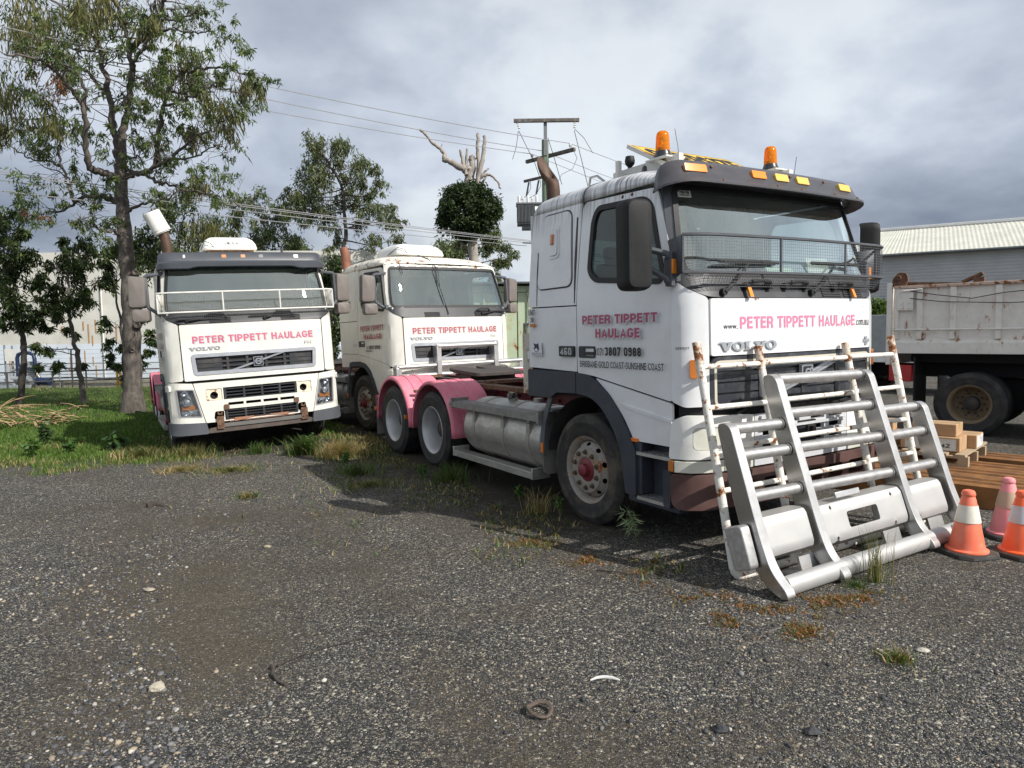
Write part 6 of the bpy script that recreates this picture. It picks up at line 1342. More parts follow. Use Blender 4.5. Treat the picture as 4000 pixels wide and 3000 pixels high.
def leafmat(name, col, var=.0, rough=.55, trans=.25):
    m = bpy.data.materials.new(name); m.use_nodes = True; t = NT(m.node_tree); p = t.n['Principled BSDF']
    a = t.new('ShaderNodeAttribute', attribute_name='tint'); c = t.mix(1.0, (*col, 1), a.outputs['Color'], 'MULTIPLY')
    t.put(p.inputs['Base Color'], c); p.inputs['Roughness'].default_value = rough; p.inputs['Specular IOR Level'].default_value = .35
    tr = t.new('ShaderNodeBsdfTranslucent'); t.put(tr.inputs[0], t.mix(1.0, c, (1.3,1.5,.7,1), 'MULTIPLY')); mx = t.new('ShaderNodeMixShader'); mx.inputs[0].default_value = trans
    t.l.new(p.outputs[0], mx.inputs[1]); t.l.new(tr.outputs[0], mx.inputs[2]); t.l.new(mx.outputs[0], t.n['Material Output'].inputs[0]); M[name] = m; return m
leafmat('leaf', (1,1,1)); leafmat('blade', (1,1,1), trans=.3)
M['stone'] = mat('loose_stone', (1,1,1), .8, attr=True, var=.15, vscale=60)

# loose stones on the gravel
ph = (1+5**.5)/2; ico = np.array([(-1,ph,0),(1,ph,0),(-1,-ph,0),(1,-ph,0),(0,-1,ph),(0,1,ph),(0,-1,-ph),(0,1,-ph),(ph,0,-1),(ph,0,1),(-ph,0,-1),(-ph,0,1)])/1.902
icf = np.array([(0,11,5),(0,5,1),(0,1,7),(0,7,10),(0,10,11),(1,5,9),(5,11,4),(11,10,2),(10,7,6),(7,1,8),(3,9,4),(3,4,2),(3,2,6),(3,6,8),(3,8,9),(4,9,5),(2,4,11),(6,2,10),(8,6,7),(9,8,1)])
def stones(name, n, y0, y1, smin, smax, pw, seed, left=None):
    r = np.random.RandomState(seed); u = r.rand(n); y = 1/((1/y0)*(1-u)+(1/y1)*u); x = (r.rand(n)*2-1)*(y*.80+.2)
    if left is not None: x = -y*.5-np.abs(r.normal(size=n))*.35*y
    k = (fbm(x*.6+9, y*.6+4, 3) > .40+.12*r.rand(n)) & (edge_dist(x, y) < .3); x, y = x[k], y[k]; n = len(x)
    s = smin+(smax-smin)*r.rand(n)**pw; z = gheight(x, y)
    sc = np.stack([s*(.7+.7*r.rand(n)), s*(.7+.7*r.rand(n)), s*(.45+.4*r.rand(n))], -1); a = r.rand(n)*6.283
    V = ico[None]*(.8+.4*r.rand(n, 12, 1))*sc[:,None,:]; c, s_ = np.cos(a)[:,None], np.sin(a)[:,None]
    V = np.stack([V[...,0]*c-V[...,1]*s_+x[:,None], V[...,0]*s_+V[...,1]*c+y[:,None], V[...,2]+(z+sc[:,2]*.35)[:,None]], -1).reshape(-1, 3)
    Fc = (icf[None]+12*np.arange(n)[:,None,None]).reshape(-1, 3)
    pal = np.array([(.04,.041,.045),(.07,.07,.075),(.12,.12,.122),(.19,.19,.19),(.27,.225,.17),(.33,.27,.19),(.42,.39,.34)]); ci = r.choice(7, n, p=[.28,.27,.19,.10,.07,.05,.04])
    col = pal[ci]*(.8+.4*r.rand(n,1)); T = np.concatenate([np.repeat(col, 12, 0), np.ones((n*12,1))], 1)
    o = qmesh(name.replace('left_', 'mixed_'), V, Fc, 'stone', None, T, False); tag(o, {'l': 'fine loose grey and tan gravel chips scattered over the yard', 'c': 'coarser loose stones sprinkled over the whole gravel yard', 'm': 'mixed pale stones scattered over the brown dirt at lower left'}[o.name[0]], None, None, 'stuff'); return o
stones('loose_gravel', 60000, 2.2, 9.5, .0026, .0085, 2.5, 3)
stones('coarse_gravel', 1500, 2.2, 9.0, .008, .018, 3, 4)
stones('left_gravel', 6000, 2.5, 6.0, .005, .016, 3.5, 6, -1.0)

# ------------------------------------------------------------------ leaves, blades
def leaf_cloud(centers, radii, n_each, size, cols, seed, droop=.8, aspect=.24, sub=.30, flat=1.0, ntw=None):
    """leaf-sized rhombs gathered round random twig points inside each clump"""
    r = np.random.RandomState(seed); P = []; 
    for c, rad, n in zip(centers, radii, n_each):
        m = max(3, ntw or int(n/26)); d = r.normal(size=(m,3)); d /= np.linalg.norm(d, axis=1)[:,None]; tw = np.array(c)+d*rad*(r.rand(m,1)**.45)*np.array([1,1,flat])
        k = r.randint(0, m, n); P.append(tw[k]+r.normal(size=(n,3))*rad*sub*np.array([.55,.55,.6])-np.array([0,0,1])*np.abs(r.normal(size=(n,1)))*rad*.18*droop)
    P = np.concatenate(P); n = len(P)
    ax = r.normal(size=(n,3))*np.array([1,1,.7]); ax[:,2] -= droop*1.6; ax /= np.linalg.norm(ax, axis=1)[:,None]
    sd = np.cross(ax, r.normal(size=(n,3))); sd /= np.linalg.norm(sd, axis=1)[:,None]+1e-9
    L = size*(.6+.8*r.rand(n,1)); 
    V = np.stack([P, P+ax*L*.45+sd*L*aspect*.5, P+ax*L, P+ax*L*.45-sd*L*aspect*.5], 1).reshape(-1,3)
    cols = np.array(cols); ci = r.randint(0, len(cols), n); col = cols[ci]*(.65+.7*r.rand(n,1)); T = np.concatenate([np.repeat(col,4,0), np.ones((n*4,1))],1)
    return V, np.arange(n*4).reshape(-1,4), T
def merge(L):
    o = 0; V = []; F = []; T = []
    for v, f, t in L: V.append(v); F.append(f+o); T.append(t); o += len(v)
    return np.concatenate(V), np.concatenate(F), np.concatenate(T)
M['bark'] = mat('grey_bark', (.125,.108,.092), .9, var=.5, vscale=5, vstretch=(3,3,1), dirt=.75, dirtcol=(.030,.027,.025), dscale=2.4, bump=.8, bscale=22)
M['barkdark'] = mat('dark_bark', (.060,.050,.042), .9, var=.4, vscale=5, bump=.6, bscale=20)
M['deadwood'] = mat('bleached_dead_wood', (.36,.32,.28), .85, var=.35, vscale=3, vstretch=(3,3,.5), dirt=.5, dirtcol=(.11,.09,.075), dscale=3, bump=.6, bscale=18)
def spline(P, k=5):
    P = [Vector(p) for p in P]; out = []
    for i in range(len(P)-1):
        a, b, c, d = P[max(i-1,0)], P[i], P[i+1], P[min(i+2,len(P)-1)]
        for s in range(k): t = s/k; out.append(.5*((2*b)+(c-a)*t+(2*a-5*b+4*c-d)*t*t+(3*b-a-3*c+d)*t**3))
    out.append(P[-1]); return out
def limb(b, P, r0, r1, n=8, wob=.03, k=5, seed=0):
    q = random.Random(seed); S = spline(P, k); m = len(S)
    S = [p+Vector((q.uniform(-1,1),q.uniform(-1,1),q.uniform(-1,1)))*wob*(0 if i in (0,) else 1) for i, p in enumerate(S)]
    b.tube(S, [(r0+(r1-r0)*(i/(m-1))**.85)*(1+.10*q.uniform(-1,1)) for i in range(m)], n); return S
def twigs(b, S, r, seed, dens=1.0, ln=1.0, up=.3, from_t=.3, out=None):
    """crooked side branches off a limb; their ends are returned for foliage"""
    q = random.Random(seed); m = len(S); ends = []
    for i in range(int(m*from_t), m, max(1, int(2/dens))):
        p = S[i]; t = (S[min(i+1,m-1)]-S[i-1]).normalized(); d = Vector((q.uniform(-1,1), q.uniform(-.8,.8), q.uniform(-.4,.9)+up)); d = (d-t*d.dot(t)*.5).normalized()
        L = ln*q.uniform(.4,1.1); pts = [p]; 
        for s in range(4): d = (d+Vector((q.uniform(-1,1),q.uniform(-1,1),q.uniform(-1,1)))*.45).normalized(); pts.append(pts[-1]+d*L/4)
        b.tube(pts, [r*.9, r*.75, r*.55, r*.4, r*.25], 5); ends.append(pts[-1]); 
        if q.random() < .7:
            d2 = (d+Vector((q.uniform(-1,1),q.uniform(-1,1),q.uniform(-.6,.6)))).normalized(); e = pts[2]+d2*L*.5; b.tube([pts[2], pts[2].lerp(e,.5)+Vector((q.uniform(-.1,.1),0,q.uniform(-.1,.1)))*L, e], [r*.5, r*.35, r*.2], 4); ends.append(e)
    return ends
GUM = [(.080,.115,.034),(.115,.155,.045),(.060,.090,.030),(.15,.18,.06),(.050,.075,.025)]
OLV = [(.095,.10,.030),(.13,.125,.038),(.072,.080,.026),(.16,.14,.05),(.06,.068,.022)]
DARK = [(.022,.040,.013),(.035,.056,.018),(.05,.075,.022),(.018,.032,.011)]
GRY = [(.100,.125,.056),(.135,.155,.070),(.075,.098,.042),(.165,.17,.08),(.060,.080,.034)]
RED = [(.20,.075,.035),(.14,.06,.03),(.24,.12,.06)]
def tree(name, label, group, trunk, clumps, Y, dz=1.6, leaf=.2, cols=GUM, dens=900, mt='bark', r0=.22, seed=1, droop=.8, aspect=.24, base=None, sub=.30, bends=True):
    """trunk through surveyed points, a limb to every clump, leaves in the clumps"""
    q = random.Random(seed); t = empty(name, tuple(base) if base else tuple(trunk[0])[:2]+(0,)); tag(t, label, 'tree', group); o = Vector(t.location)
    b = MB(); S = limb(b, [Vector(p)-o for p in trunk], r0, r0*.35, 10, .03, seed=seed); cs = []
    for i, (p, rad) in enumerate(clumps):
        p = Vector(p)+Vector((0, q.uniform(-dz, dz), 0))-o; cs.append((p, rad)); c = min(S, key=lambda s: (s-p).length+(2.5 if s.z > p.z-.1 else 0)+max(0, .6-s.z)*3)
        mid = c.lerp(p, .5)+Vector((q.uniform(-.25,.25), q.uniform(-.2,.2), q.uniform(-.35,.1)))*max(.4, (p-c).length*.4)
        L = limb(b, [c, mid, p], r0*.32*min(1.2, .5+(p-c).length*.18), r0*.06, 6, .03, 4, seed*31+i)
        if bends: twigs(b, L, r0*.09, seed*17+i, 1.2, rad*1.1)
    b.build('trunk', mt, t, 60)
    V, F, T = leaf_cloud([tuple(p) for p, _ in cs], [r for _, r in cs], [int(dens*max(.25, r)**1.6) for _, r in cs], leaf, cols, seed, droop, aspect, sub)
    qmesh('crown', V, F, 'leaf', t, T); return t
def px(L, f, Y): return [at(*f(a, c), Y) for a, c in L]
z7 = lambda a, c: (a*.6027, c*.6027); z4 = lambda a, c: (900+a*.5425, 450+c*.5425); z8 = lambda a, c: (a*.633, 800+c*.633)
# ------------------------------------------------------------------ the big tree
def big_tree():
    Y0 = 16.73; base = Vector((-9.21, Y0, 0)); t = empty('gum_tree', tuple(base)); tag(t, 'tall spreading rough barked tree beside the left prime mover with hanging olive clumps', 'tree')
    A = lambda L, d=0.0, d1=None: [at(*z7(a, c), Y0+d+((d1 if d1 is not None else d)-d)*i/max(1, len(L)-1))-base for i, (a, c) in enumerate(L)]
    b = MB(); tr = [Vector((0,0,-.1)), Vector((0,0,.25))]+[at(*z8(a, c), Y0)-base for a, c in ((822,1100),(815,900),(808,700),(795,500),(780,330),(770,170))]+A([(790,1300),(785,1150),(780,1050)])
    limb(b, tr, .235, .13, 16, .015, 5, 1); b.tube([Vector((0,0,-.1)), Vector((0,0,.12)), Vector((0,0,.5))], [.34,.28,.225], 16)
    for a, c, r in ((845,745,.10),(835,420,.09),(815,900,.07)): p = at(*z8(a, c), Y0-.14)-base; r *= .8; b.lathe([(r*1.3,-.08),(r*1.1,.02),(r*.8,.06),(r*.45,.03),(0,.0)], p, (.5,-1,.1), 12)
    ends = []; K = []
    LIM = [
     ([(780,1050),(755,950),(735,830),(715,690),(690,520),(650,340),(632,160),(640,0),(660,-150)], 0, .8, .15, .05),
     ([(780,1060),(795,880),(815,760),(832,640),(850,450),(835,330),(818,210),(780,100),(740,0)], 0, -.5, .16, .05),
     ([(835,330),(900,275),(950,230),(1010,140),(1050,40),(1090,-90)], -.2, -1.2, .12, .05),
     ([(850,450),(890,380),(960,270),(1060,200),(1150,190),(1260,215),(1370,190)], -.3, -1.6, .07, .02),
     ([(1000,150),(1080,125),(1180,130),(1290,60)], -.8, -1.6, .05, .02),
     ([(785,1190),(720,1140),(640,1115),(575,1070),(560,930),(545,730),(500,630),(420,520),(340,440),(200,375),(20,350)], 0, -2.0, .15, .03),
     ([(545,730),(552,590),(500,470),(440,430),(350,440)], -.8, -1.5, .07, .03),
     ([(690,600),(630,550),(570,470),(480,430),(380,435)], .3, 1.0, .07, .025),
     ([(632,200),(560,170),(470,90),(380,30),(280,-40)], .5, 1.4, .07, .03),
     ([(560,210),(520,150),(480,100),(400,60)], .6, .2, .05, .02),
     ([(640,240),(600,330),(480,310),(400,330),(330,410)], .6, 1.2, .05, .02),
     ([(770,1320),(700,1285),(620,1270),(550,1275),(480,1320),(400,1365),(340,1370)], .1, 1.5, .11, .03),
     ([(480,1310),(440,1200),(405,1090),(320,1050),(200,1025),(110,980),(40,920)], .8, 1.8, .06, .02),
     ([(405,1090),(380,990),(400,880),(420,800),(370,740),(240,770),(60,770)], 1.0, 2.0, .05, .015),
     ([(460,1290),(450,1160),(350,1100),(240,1060)], .9, 1.6, .04, .015),
     ([(815,1150),(870,1125),(960,1110),(1010,1075),(1110,1020),(1210,930),(1290,865),(1370,845)], -.1, -2.0, .10, .025),
     ([(1010,1075),(1020,960),(1035,830),(1060,700),(1095,590),(1150,500),(1250,455),(1360,440),(1460,430),(1540,470),(1570,560)], -.4, -2.4, .085, .02),
     ([(1060,680),(1160,660),(1260,620),(1380,560),(1480,580),(1560,610)], -.8, -2.2, .05, .018),
     ([(1100,600),(1200,600),(1330,580),(1420,640)], -1.0, -2.4, .04, .015),
     ([(1040,1070),(1000,920),(960,830),(900,790)], -.5, .3, .045, .012),
     ([(800,1095),(880,1120),(960,1150),(1030,1190),(1080,1190),(1240,1240),(1390,1260),(1480,1330),(1560,1345)], 0, -2.2, .07, .015),
     ([(1080,1040),(1180,1030),(1300,1000),(1400,940),(1480,980)], -.8, -2.0, .045, .012),
     ([(790,1390),(870,1345),(960,1320),(1040,1300),(1130,1260)], 0, -1.2, .06, .02),
     ([(780,1520),(740,1500),(680,1495),(620,1470),(600,1400),(520,1420)], -.1, -1.2, .07, .02),
     ([(760,860),(745,740),(780,620),(770,560)], -.1, .6, .03, .01), ([(870,1005),(855,900),(850,780),(880,740)], .2, .8, .03, .01), ([(810,1010),(870,1030),(905,1010),(915,1080)], 0, -.5, .04, .02)]
    for i, (L, d, d1, r0, r1) in enumerate(LIM):
        S = limb(b, A(L, d, d1), r0*.66, r1*.6, 9, .035, 5, 50+i); e = twigs(b, S, max(.007, r1*.42), 90+i, 1.5, .85, .15, .3); ends += e
    b.build('trunk', 'bark', t, 60)
    r = random.Random(5); C = []; 
    for p in ends:
        if r.random() < .26: C.append((tuple(p), r.uniform(.14,.26), GUM, r.randint(45,120)))
    LC = []
    def add(L, cols, dens, rad, ys, seed, droop=.9, asp=.24, leaf=.12, sub=.3): 
        q = random.Random(seed); cs = [tuple(at(*z7(a, c), Y0+q.uniform(-ys, ys))-base) for a, c, _ in L]; rr = [k*rad for *_, k in L]; LC.append(leaf_cloud(cs, rr, [int(dens*(x**1.5)) for x in rr], leaf, cols, seed, droop, asp, sub))
    # drooping olive clumps (mistletoe) and fresh green sprays
    add([(200,120,1.15),(250,60,.9),(130,190,.9),(250,220,.75),(540,30,1.0),(500,60,.7),(30,640,1.0),(20,780,.9),(50,560,.6),(290,730,.75),(330,790,.5),(1235,480,.80),(1260,560,.65),(1200,430,.55),(1260,850,.55),(1280,910,.4),(1460,680,.80),(1490,760,.65),(1430,770,.4),(980,500,.55),(1000,560,.4),(1060,440,.50),(980,140,.6),(1020,90,.5),(1180,280,.45),(1600,530,.6),(1640,600,.4),(1570,510,.4),(1290,1150,.45),(1280,1190,.35),(1350,1500,.8),(1400,1520,.6),(1330,1440,.5),(650,30,.8),(720,20,.6)], OLV, 1050, .60, 1.6, 21, 1.9, .13, .20, .34)
    add([(650,270,.85),(740,230,.6),(600,190,.5),(640,180,.6),(840,560,.6),(900,620,.6),(950,540,.4),(1000,650,.6),(850,490,.5),(240,660,.75),(290,620,.5),(200,590,.5),(500,800,.5),(560,840,.4),(610,870,.4),(240,920,.9),(190,870,.6),(330,900,.6),(420,880,.5),(480,940,.4),(1130,660,.5),(1180,740,.6),(1250,700,.7),(1330,780,.6),(1400,820,.6),(1600,670,.7),(1650,720,.5),(1680,660,.4),(1420,530,.5),(1050,1110,.7),(1120,1170,.8),(1200,1190,.7),(1250,1240,.6),(1330,1100,.6),(1420,1130,.6),(1480,1150,.5),(1520,1150,.4),(1120,1330,.5),(1230,970,.4),(1050,970,.35),(650,980,.35),(700,1060,.3),(150,1200,.75),(220,1220,.6),(280,1190,.6),(100,1240,.5),(160,1330,.7),(230,1380,.8),(310,1360,.6),(250,1440,.7),(330,1420,.5),(90,1320,.5),(700,1590,.8),(780,1610,.6),(740,1560,.6),(1290,50,.6),(1400,20,.5),(1370,170,.4),(1420,220,.3),(1290,120,.4),(1330,330,.45),(1270,310,.4),(420,230,.5),(470,250,.4),(330,290,.5)], GUM, 560, .47, 1.5, 22, .8)
    add([(80,60,1.0),(40,160,.8),(100,330,.6),(430,20,.8),(360,110,.6),(800,70,.7),(860,20,.7),(930,60,.6),(1150,30,.5),(1200,150,.6),(130,440,.6),(170,520,.7),(90,520,.5),(600,1180,.7),(680,1210,.6),(560,1150,.5),(640,1240,.5)], DARK+GUM[:2], 500, .52, 1.4, 23, 1.0)
    add([(290,470,.55),(330,510,.45),(370,550,.4),(250,430,.4),(150,1370,.25),(1060,960,.15),(290,1400,.2)], RED, 420, .9, 1.0, 24, .9)
    LC.append(leaf_cloud([c[0] for c in C], [c[1] for c in C], [c[3] for c in C], .11, GUM, 25, .9))
    V, F, T = merge(LC); qmesh('crown', V, F, 'leaf', t, T)
big_tree()

# other trees (positions from bearings, each at its own distance)
def C4(L, Y): return [(at(*z4(a, c), Y), r*.5425*Y/FPX) for a, c, r in L]
def C8(L, Y): return [(at(*z8(a, c), Y), r*.633*Y/FPX) for a, c, r in L]
def CO(L, Y): return [(at(a, c, Y), r*Y/FPX) for a, c, r in L]
tree('gum_tree', 'tall open crowned grey green gum tree rising behind the middle prime mover roof', 'trees behind the yard', [Vector((-8.7,36,0)), at(1340,1010,36), at(1350,930,36), at(1345,830,36), at(1330,720,36), at(1290,650,36), at(1260,600,36)],
  C4([(640,220,85),(760,200,75),(830,235,70),(890,300,70),(590,300,80),(540,390,95),(650,420,85),(740,320,85),(930,370,65),(500,500,95),(420,600,85),(560,600,115),(680,640,90),(820,430,85),(800,560,85),(900,600,75),(960,480,65),(1070,425,60),(1100,520,55),(1000,560,70),(1125,625,50),(1020,700,80),(1110,740,75),(1190,790,65),(1210,740,45),(700,740,85),(720,860,60),(735,960,35),(940,790,55),(1080,910,65),(980,985,75),(1180,870,55),(380,560,60),(560,720,80),(450,690,70),(600,160+60,60),(700,500,80)], 36), 36, 1.5, .21, GRY, 1250, 'barkdark', .13, 3, 1.0)
tree('gum_tree', 'lower rounded gum tree above the left prime mover roof, left of the tall gum', 'trees behind the yard', [Vector((-12.5,38,0)), at(1010,1000,38), at(1040,930,38), at(1020,850,38)],
  C4([(230,610,85),(140,650,80),(300,640,70),(90,740,70),(190,740,95),(60,820,60),(330,720,75),(270,850,90),(130,860,70),(380,880,80),(230,960,90),(530,960,95),(610,1020,70),(480,920,70),(560,1050,70),(640,1080,40),(400,980,90),(330,1010,80)], 38), 38, 1.6, .22, GUM+GRY, 1150, 'barkdark', .11, 4, 1.0)
tree('gum_tree', 'pale green gum tree partly hidden behind the vine covered dead trunk', 'trees behind the yard', [Vector((-2.2,45,0)), at(1810,1040,45), at(1800,960,45), at(1830,900,45)],
  C4([(1530,960,85),(1480,1000,70),(1600,930,75),(1620,990,80),(1530,1030,70),(1660,890,60),(1850,870,75),(1900,850,60),(1900,920,60),(1960,960,55),(1930,1030,55),(2040,1020,45),(1980,1060,45),(1880,1130,60),(1910,1180,50),(1700,940,60),(1840,960,60)], 45), 45, 1.6, .25, GRY+GUM, 1150, 'barkdark', .16, 5, .9)
# dead tree with a ball of climbing fig
DT = empty('dead_tree', (-1.9, 35, 0)); tag(DT, 'bleached dead tree with sawn branches above a dark leafy ball of climber', 'tree'); o = Vector((-1.9,35,0))
D = lambda L, d=0: [at(*z4(a, c), 35+d)-o for a, c in L]
b = MB(); limb(b, [Vector((0,0,-.1))]+D([(1752,1040),(1745,900),(1735,700),(1725,520),(1720,430),(1715,390)]), .25, .23, 14, .04, 4, 7); limb(b, D([(1720,450),(1740,380),(1735,320),(1745,300)]), .22, .10, 12, .05, 4, 6)
for i, (L, r0, r1) in enumerate([([(1700,400),(1640,365),(1580,335),(1530,320)],.30,.20),([(1535,320),(1545,280),(1510,240),(1450,190),(1400,130),(1360,100)],.19,.09),([(1510,240),(1523,205)],.05,.03),([(1700,430),(1680,370),(1665,300),(1658,248)],.17,.10),([(1695,400),(1700,300),(1707,242)],.14,.08),([(1760,520),(1785,440),(1782,300),(1782,215),(1782,135)],.20,.12),([(1780,500),(1800,380),(1825,280),(1828,210),(1826,148)],.21,.13),([(1800,500),(1850,430)],.11,.08),([(1790,450),(1830,410),(1862,383)],.10,.06),([(1800,450),(1840,430),(1880,430),(1915,470),(1945,530)],.15,.07),([(1730,340),(1725,300),(1728,290)],.12,.04),([(1750,330),(1775,300)],.1,.05)]):
    limb(b, D(L, (i % 3-1)*.3), r0*.62, r1*.62, 9, .03, 4, 70+i)
b.build('trunk', 'deadwood', DT, 60)
q = random.Random(3); cs = []; rr = []
for i in range(80):
    a, e = q.uniform(0, 6.283), q.uniform(-1,1); k = q.uniform(.55,1)**.5*(1 if i < 60 else q.uniform(1.05,1.22)); s = math.sqrt(1-e*e); cs.append(tuple(at(*z4(1713, 690), 35)-o+Vector((math.cos(a)*s*1.50*k, math.sin(a)*s*1.45*k, e*1.12*k)))); rr.append(q.uniform(.32,.50) if i < 60 else q.uniform(.14,.26))
V, F, T = leaf_cloud(cs, rr, [int(560 if x > .3 else 150) for x in rr], .16, DARK, 8, .5, .42, .42); qmesh('climbing_fig', V, F, 'leaf', DT, T)
# dark shrubs between the left and middle trucks, small trees at left
tree('dark_tree', 'dark leafy tree showing in the gap between the left and middle prime movers', 'trees behind the yard', [Vector((-6.2,24,0)), Vector((-6.15,24,1.2)), at(1285,1180,24), at(1290,1080,24)],
  CO([(1300,1050,55),(1335,1035,45),(1270,1090,50),(1320,1110,55),(1262,1150,45),(1310,1190,50),(1280,1250,50),(1330,1270,50),(1290,1330,45),(1240,1200,45),(1240,1130,40),(1340,1150,45),(1300,1390,45)], 24), 24, .8, .15, DARK+GUM[:1], 2300, 'barkdark', .14, 9, .8, .34)
tree('bushy_tree', 'rounded dark green tree behind the bucket and left prime mover roof', 'trees behind the yard', [Vector((-10.6,24,0)), at(700,1200,24), at(690,1050,24)],
  CO([(560,985,70),(620,960,60),(520,1010,55),(640,1020,60),(590,1040,60),(690,1000,60),(740,960,60),(760,1010,60),(540,930,45),(600,900,55),(670,880,55),(720,900,55),(800,860,50),(830,900,40),(700,820,50),(640,800,40),(770,800,40)], 24), 24, 1.0, .15, DARK+GUM, 1500, 'barkdark', .16, 10, .8, .32)
tree('young_tree', 'slim leaning young tree on the grass, second trunk left of the big tree', 'young trees on the grass', [Vector((-11.97,19.26,0)), at(*z8(505,1100), 19.26), at(*z8(480,950), 19.2), at(*z8(455,840), 19.1), at(*z8(435,720), 19), at(*z8(428,580), 19), at(*z8(420,420), 19)],
  C8([(330,420,85),(400,330,90),(450,550,80),(300,600,55),(560,460,75),(610,600,55),(500,620,60),(340,520,60),(480,420,80),(380,250,60),(540,350,70),(330,230,50),(430,200,50),(500,260,55),(290,330,50),(430,640,50),(580,540,50),(620,440,50),(330,880,38),(300,860,22),(370,800,24),(290,985,22),(420,975,38),(460,990,25),(540,580,45),(250,690,40),(330,690,35),(340,760,25)], 19.2), 19, .7, .15, DARK+GUM[:4], 1900, 'bark', .085, 11, .9, .28)
tree('young_tree', 'forked young tree with dark trunk at the left edge of the grass', 'young trees on the grass', [Vector((-13.70,19.16,0)), at(*z8(140,1050), 19.16), at(*z8(150,880), 19.1), at(*z8(130,780), 19.1), at(*z8(105,700), 19), at(*z8(90,560), 19), at(*z8(80,430), 19)],
  C8([(60,450,90),(150,550,85),(50,620,75),(200,640,65),(230,300,75),(130,380,80),(20,530,80),(30,740,45),(100,700,55),(250,740,40),(180,720,50),(260,480,70),(240,560,60),(0,400,70),(-60,500,90),(-50,650,80),(60,330,60),(170,300,60),(40,220,60),(110,150,55),(10,90,60),(180,210,50),(60,40,50),(-40,180,60),(230,180,45),(280,640,40),(-20,730,50)], 19.2), 19, .7, .15, DARK+GUM[:3], 1900, 'barkdark', .10, 12, .9, .28)
tree('sucker_shoot', 'thin dark leaved stem growing close behind the big tree trunk', 'young trees on the grass', [Vector((-9.75,17.6,0)), at(*z8(765,1000), 17.6), at(*z8(750,800), 17.6), at(*z8(725,600), 17.6), at(*z8(715,480), 17.6)],
  C8([(690,850,38),(720,930,32),(660,970,22),(745,990,26),(700,740,36),(740,1060,24),(890,840,36),(920,900,28),(880,930,24),(900,780,28),(680,400,50),(640,360,50),(700,300,55),(760,270,55),(860,300,55),(920,260,55),(960,330,45),(650,290,45),(600,700,28),(880,980,30),(770,1110,24),(740,880,30),(900,700,24)], 17.6), 17.6, .4, .12, DARK+GUM[:3], 1900, 'barkdark', .05, 13, .9, .3)
tree('hedge_shrub', 'sunlit leafy shrub by the shed wall behind the nearest truck hood', None, [Vector((14.4,28.2,0)), Vector((14.4,28.2,1.6))], CO([(3410,1215,45),(3440,1200,40),(3430,1250,45),(3385,1230,45),(3460,1240,40),(3350,1230,45)], 28.2), 28.2, .5, .14, [(.07,.12,.02),(.10,.16,.03),(.05,.08,.02)], 2600, 'barkdark', .10, 14, .4, .45)

# ------------------------------------------------------------------ tank, kerb wall and pipes behind the left fence
TK = empty('concrete_tank', (-22, 35, -.45)); tag(TK, 'stained concrete tank wall with pale blue lower band behind the left fence', 'tank')
def tankmat(nm, c, dk):
    m = mat(nm, c, .8, var=.10, vscale=.7, dirt=.55, dirtcol=dk, dscale=.9); return m
M['tankup'] = tankmat('stained_concrete', (.60,.585,.53), (.40,.39,.355)); M['tanklow'] = tankmat('pale_blue_paint', (.60,.66,.73), (.52,.58,.65))
M['ruststreak'] = mat('rust_streak', (.45,.24,.09), .8, var=.3, vscale=3); M['fencegrey'] = mat('galvanised_pipe', (.25,.26,.26), .5, metal=.4, var=.2); M['fenceblack'] = mat('dark_rail_paint', (.045,.045,.045), .6, var=.3); M['kerbc'] = mat('stained_kerb_concrete', (.30,.275,.21), .85, var=.2, dirt=.6, dirtcol=(.09,.08,.06), dscale=1.6)
M['pipeblue'] = mat('blue_pipe', (.012,.024,.065), .45, var=.15); M['pumpgrey'] = mat('pump_grey', (.27,.29,.31), .5, var=.2); M['yellowp'] = mat('yellow_steel', (.62,.36,.03), .5, var=.2)
b = MB(); fnT = lambda x, z, o=0: (x, -o+.010*x*x*.3, z)
b.mi(1); b.patch(rect(-16,.0,18,2.0), lambda x, z, o=0: (x, -o+.004*x*x, z), .4, step=2.5); b.mi(0); b.patch(rect(-16,2.0,18,6.6), lambda x, z, o=0: (x, -o+.004*x*x, z), .4, step=2.5, base=-.01); b.build('wall', ['tankup', 'tanklow'], TK, 30)
b = MB(); q = random.Random(4)
for px_, y0, y1 in ((5,1378,1445),(14,1400,1445),(215,1275,1300),(250,1395,1475),(320,1265,1340),(348,1248,1300),(337,1310,1352),(307,1370,1420),(340,1395,1430),(352,1428,1475),(382,1410,1440),(430,1270,1330),(300,1255,1290)):
    p0 = at(px_, y0, 34.5)-Vector(TK.location); p1 = at(px_, y1, 34.5)-Vector(TK.location); yy = .004*p0.x**2-.004
    b.bx((p0.x-.03, yy-.004, min(p0.z,p1.z)), (p0.x+.03, yy, max(p0.z,p1.z)))
b.build('rust_streak', 'ruststreak', TK, 0)
b = MB(); p0 = at(367,1200,34.3)-Vector(TK.location); b.cyl((p0.x,.004*p0.x**2-.06,0), (p0.x,.004*p0.x**2-.06,5.5), .04, n=8); b.build('conduit', 'rackwhite', TK)
KW = MB(); KW.bx((-34,29.6,-.5), (-9.5,29.9,.06)); o = KW.build('kerb_wall', 'kerbc', None, bevel=.02); tag(o, 'low stained concrete kerb wall in front of the pale blue tank band', 'wall')
PF = empty('rail_fence', (-16.5, 25.8, 0)); tag(PF, 'dark painted two rail pipe fence along the far edge of the grass', 'fence')
fp = [(-24,22.6),(-20.6,24.0),(-18.28,25.0),(-17.0,25.55),(-16.0,25.95),(-14.6,26.5),(-13.0,27.1),(-11,27.8),(-8,28.9),(-4,30.4)]
for x, y in fp[1:]: MB().cyl((x+16.5,y-25.8,-.1), (x+16.5,y-25.8,.64), .03, n=8).build('fence_post', 'fenceblack', PF)
